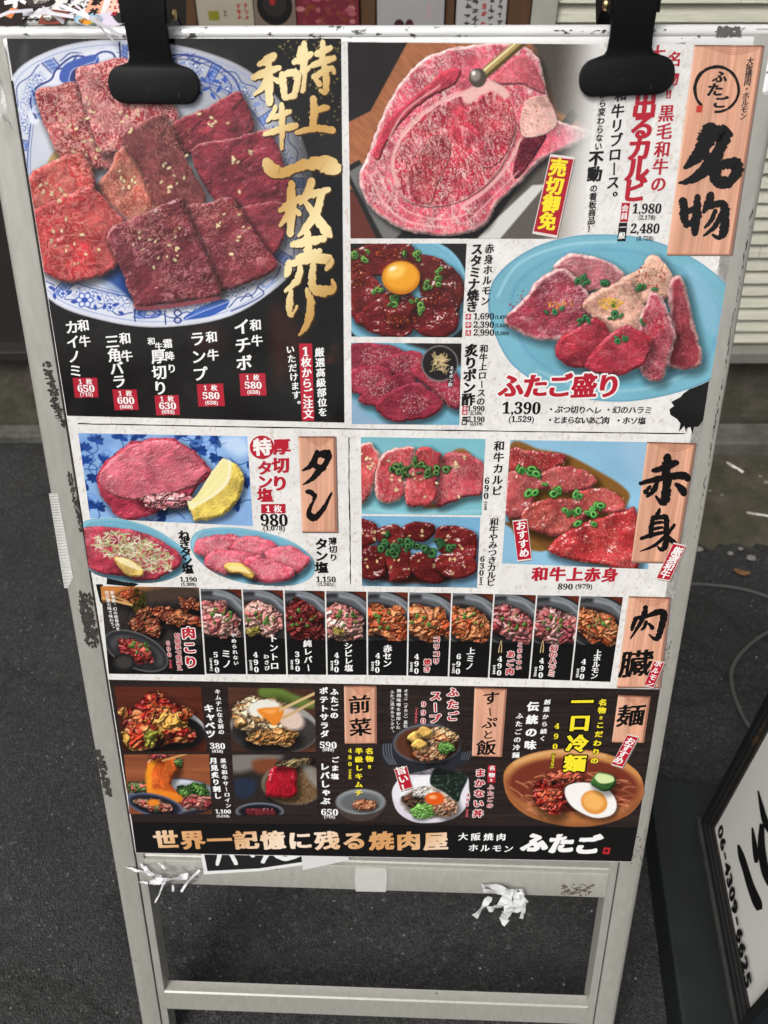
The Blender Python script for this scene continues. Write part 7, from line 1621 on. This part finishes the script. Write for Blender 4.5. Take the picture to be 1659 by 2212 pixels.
I.poly([(-40, 60), (36, 60), (108, -2), (108, -60), (-40, -60)], (40, 30, 28)); I.poly(DM([(45, 155), (100, 80), (170, 75), (110, 180)]), (216, 130, 84)); I.poly(DM([(785, 145), (865, -20), (1000, -40), (945, 160)]), (232, 170, 140)); I.poly(DM([(1000, 150), (1060, -20), (1240, -20), (1180, 150)]), (232, 196, 176)); I.poly(DM([(440, 84), (665, 115), (630, 190), (560, 235), (360, 235), (380, 180)]), (128, 66, 52)); I.build('colour_panel', MM, MATTE_INK)
maps3 = (mp_of, mx_of, lambda u, v, w: E0[None] + u[:, None] * e1[None] + v[:, None] * e2[None] + e3[None] * (.0004 + w / 1000))
def dish3(x, y, rx, ry, fn):
    th = np.linspace(0, 6.283, 24, endpoint=False); P = [(x + rx * math.cos(t), y + ry * math.sin(t)) for t in th]
    c = Cv([(x - rx - 2, y - ry - 2), (x + rx + 2, y - ry - 2), (x + rx + 2, y + ry + 2), (x - rx - 2, y + ry + 2)], 1.2, (226, 224, 220), maps3); fn(c, x, y); c.cut(P); c.build('dish_picture', MM, .25, mat=MATTE_INK)
def f1_(c, x, y): c.tex(lambda X, Y, I: I * 0 + np.array([42, 36, 36])); c.ell(x, y, 26, 11, 0, (70, 60, 58)); c.bits(x + 4, y - 4, 14, 5, 14, ((222, 216, 206), (196, 180, 160)), 3, (4, 7))
dish3(84, 5, 36, 13, f1_)
def f2_(c, x, y): c.tex(lambda X, Y, I: I * 0 + np.array([32, 32, 34])); c.crumbs(x, y, 14, 6, 80, 3, (70, 74, 70))
dish3(139, 15, 10, 6, f2_); dish3(167, 18, 13, 7, lambda c, x, y: (c.tex(lambda X, Y, I: I * 0 + np.array([40, 38, 38])), c.bits(x, y, 7, 3, 8, ((206, 120, 90), (90, 60, 50)), 4, (2, 4))))
def f4_(c, x, y): c.tex(lambda X, Y, I: I * 0 + np.array([150, 190, 214])); c.ell(x, y + 3, 24, 9, 0, (226, 222, 210), 3); c.bits(x + 10, y + 5, 10, 5, 24, ((150, 190, 90), (200, 214, 150)), 5, (2, 4)); c.bits(x - 12, y + 3, 7, 4, 10, ((140, 80, 40), (220, 150, 40)), 6, (2, 4)); c.ell(x - 4, y + 7, 9, 5, 0, (236, 150, 40), 2)
dish3(192, 43, 31, 13, f4_)
def f5_(c, x, y): c.tex(lambda X, Y, I: I * 0 + np.array([216, 206, 222])); c.poly([(x + 2, y - 10), (x + 20, y - 18), (x + 34, y - 4), (x + 18, y + 10)], (36, 42, 36), 2)
dish3(240, 42, 34, 15, f5_)
dish3(112, 38, 22, 10, lambda c, x, y: (c.tex(lambda X, Y, I: I * 0 + np.array([150, 90, 70])), c.bits(x - 4, y, 12, 6, 24, ((226, 222, 220),), 8, (3, 5)), c.bits(x + 8, y - 1, 6, 5, 12, ((190, 40, 50), (90, 120, 60)), 9, (2, 4))))
I = Ink3(.4, at_m)
def T3(s, x0, y0, x1, y1, size, col, style='kai', sk=.45):
    a = np.array(mp_of(x0, y0)); b = np.array(mp_of(x1, y1)); n = len(s)
    for i, ch in enumerate(s):
        p = a + (b - a) * (i / max(1, n - 1)); q = mx_of(*p); r = mp_of(q[0] + size, q[1]); sz = float(np.hypot(r[0] - p[0], r[1] - p[1]))
        g_ = NUMMAP.get(ch, ch); gl = styled(g_, *ST['num' if ch.isdigit() else style])
        if gl is None: continue
        v_, tr = gl; cc = run_box(g_) if ch.isdigit() else (0, 0)
        I.push(np.stack([p[0] + (v_[:, 0] - cc[0]) * sz, p[1] + (v_[:, 1] - cc[1]) * sz * 1.5], 1), tr, ink(col))
T3('白米', 158, 24, 149, 38, 17, BK); T3('家丼', 209, 6, 202, 27, 22, BK, 'bold'); T3('590', 193, -2, 186, 16, 9, BK); T3('ライス', 218 - 10 - 2, -30, 206, -30, 8, BK); T3('ライス', 112, -4, 109, 18, 9, BK); T3('飯', 152, 5, 152, 5, 14, BK); T3('ない丼', 258, 4, 247, 31, 14, (178, 34, 52), 'bold'); T3('490', 243, -4, 238, 16, 8, (178, 34, 52)); T3('黒毛和牛', 163, 31, 156, 47, 7, BK); T3('パ', 178, 6, 178, 6, 11, BK)
for ch, x in (('大', 51), ('中', 63), ('小', 77)):
    th = np.linspace(0, 6.283, 16, endpoint=False); I.poly([(x + 4.5 * math.cos(t), 41 + 3.2 * math.sin(t)) for t in th], BK); T3(ch, x, 41, x, 41, 5, WH)
brush_pts = [[(10, 8, 10), (34, 2, 12), (50, -8, 6)], [(28, -6, 8), (34, 10, 12), (30, 18, 8)], [(44, 2, 8), (56, 8, 10)]]
for st_ in brush_pts:
    q = catmull(np.array(st_, float), k=6); d_ = np.gradient(q[:, :2], axis=0); d_ /= np.linalg.norm(d_, axis=1, keepdims=True); nr_ = np.stack([-d_[:, 1], d_[:, 0]], 1); n = len(q)
    P_ = np.concatenate([q[:, :2] + nr_ * q[:, 2:] / 2.4, q[:, :2] - nr_ * q[:, 2:] / 2.4]); I.push(np.stack(mp_of(P_[:, 0], P_[:, 1]), 1), [(i, i + 1, n + i + 1, n + i) for i in range(n - 1)], ink(WH))
I.build('lettering', MM, MATTE_INK)

# ------------------------------------------------------------------ notices pinned to the board in the back
def notice(x0, x1, z0, z1, label, fn):
    WN = WY - .0225
    e = empty('notice', ((x0 + x1) / 2, WN, z0), label, 'notice')
    I = Ink(0, lambda a, b, w: np.array([a, WN - .0006 - w / 1000, b])); fn(I, e, x0, x1, z0, z1); return e
def rect(I, x0, x1, z0, z1, col): I.push([(x0, z0), (x1, z0), (x1, z1), (x0, z1)], [(0, 1, 2, 3)], ink(col))
def oval(I, x, z, rx, rz, col): I.push([(x + rx * math.cos(t), z + rz * math.sin(t)) for t in np.linspace(0, 6.283, 20, endpoint=False)], [tuple(range(20))], ink(col))
def scrib(I, x, z, h, n, col, seed, w=.0016):
    rr = random.Random(seed)
    for k in range(n):
        zz_ = z - k * h
        for _ in range(4):
            a = rr.choice((0, 0, 1.57, .7)); L_ = h * rr.uniform(.2, .42); cx_, cz = x + rr.uniform(-.2, .2) * h, zz_ + rr.uniform(-.25, .25) * h; dx, dz = math.cos(a) * L_, math.sin(a) * L_; nx, nz = -math.sin(a) * w / 2, math.cos(a) * w / 2
            I.push([(cx_ - dx + nx, cz - dz + nz), (cx_ + dx + nx, cz + dz + nz), (cx_ + dx - nx, cz + dz - nz), (cx_ - dx - nx, cz - dz - nz)], [(0, 1, 2, 3)], ink(col))
def nA(I, e, x0, x1, z0, z1):
    rect(I, x0, x1, z0, z1, (168, 160, 142)); rect(I, x0 + .022, x0 + .044, 1.020, 1.036, (130, 126, 40)); scrib(I, x0 + .056, 1.035, .007, 2, (90, 80, 70), 1); scrib(I, x0 + .085, 1.045, .010, 3, (160, 50, 50), 2, .002); scrib(I, x0 + .10, 1.045, .010, 3, (160, 50, 50), 3, .002); I.build('paper', e, MATTE_INK)
notice(-.379, -.265, .94, 1.45, 'cream notice with red handwriting on the dark notice board, nearest the left clip', nA)
def nF(I, e, x0, x1, z0, z1):
    rect(I, x0, x1, z0, z1, (120, 104, 92)); xm = (x0 + x1) / 2; oval(I, xm, 1.045, .036, .034, (22, 20, 20)); oval(I, xm, 1.048, .024, .022, (44, 38, 36)); oval(I, xm - .004, 1.052, .006, .006, (150, 40, 34)); scrib(I, x0 + .012, 1.0, .01, 2, (40, 34, 32), 12); I.build('paper', e, MATTE_INK)
notice(-.263, -.179, .94, 1.43, 'brownish notice showing a black pot on the dark notice board', nF)
def nB(I, e, x0, x1, z0, z1):
    rect(I, x0, x1, z0, z1, (110, 36, 48)); rr = random.Random(5)
    for k in range(110): oval(I, rr.uniform(x0 + .008, x1 - .008), rr.uniform(z0 + .01, z0 + .20), rr.uniform(.003, .010), rr.uniform(.002, .006), ((160, 84, 90), (130, 50, 60), (120, 60, 40), (176, 110, 112))[rr.randrange(4)])
    I.build('photo_print', e, MATTE_INK)
notice(-.177, -.051, .94, 1.42, 'red meat photo print on the dark notice board, left of a brown post', nB)
def nC(I, e, x0, x1, z0, z1):
    rect(I, x0, x1, z0, z1, (160, 157, 158)); rect(I, x0, x1, 1.062, z1, (28, 26, 26)); scrib(I, x0 + .105, 1.045, .009, 3, (190, 140, 136), 4); oval(I, x0 + .045, 1.01, .011, .012, (60, 26, 34)); oval(I, x0 + .066, 1.01, .009, .012, (70, 30, 40)); I.build('paper', e, MATTE_INK)
notice(-.014, .122, .94, 1.46, 'grey notice with a black header on the dark notice board', nC)
def nE(I, e, x0, x1, z0, z1):
    rect(I, x0, x1, z0, z1, (176, 174, 172))
    for k, x in enumerate((.012, .03, .046, .062, .078)): scrib(I, x1 - x, 1.072 + .008 * (k % 2), .014, 7, (40, 40, 44) if k != 2 else (160, 44, 48), 6 + k, .0024)
    I.build('paper', e, MATTE_INK)
notice(.1465, .248, .94, 1.46, 'white notice with columns of handwriting, nearest the siding wall', nE)
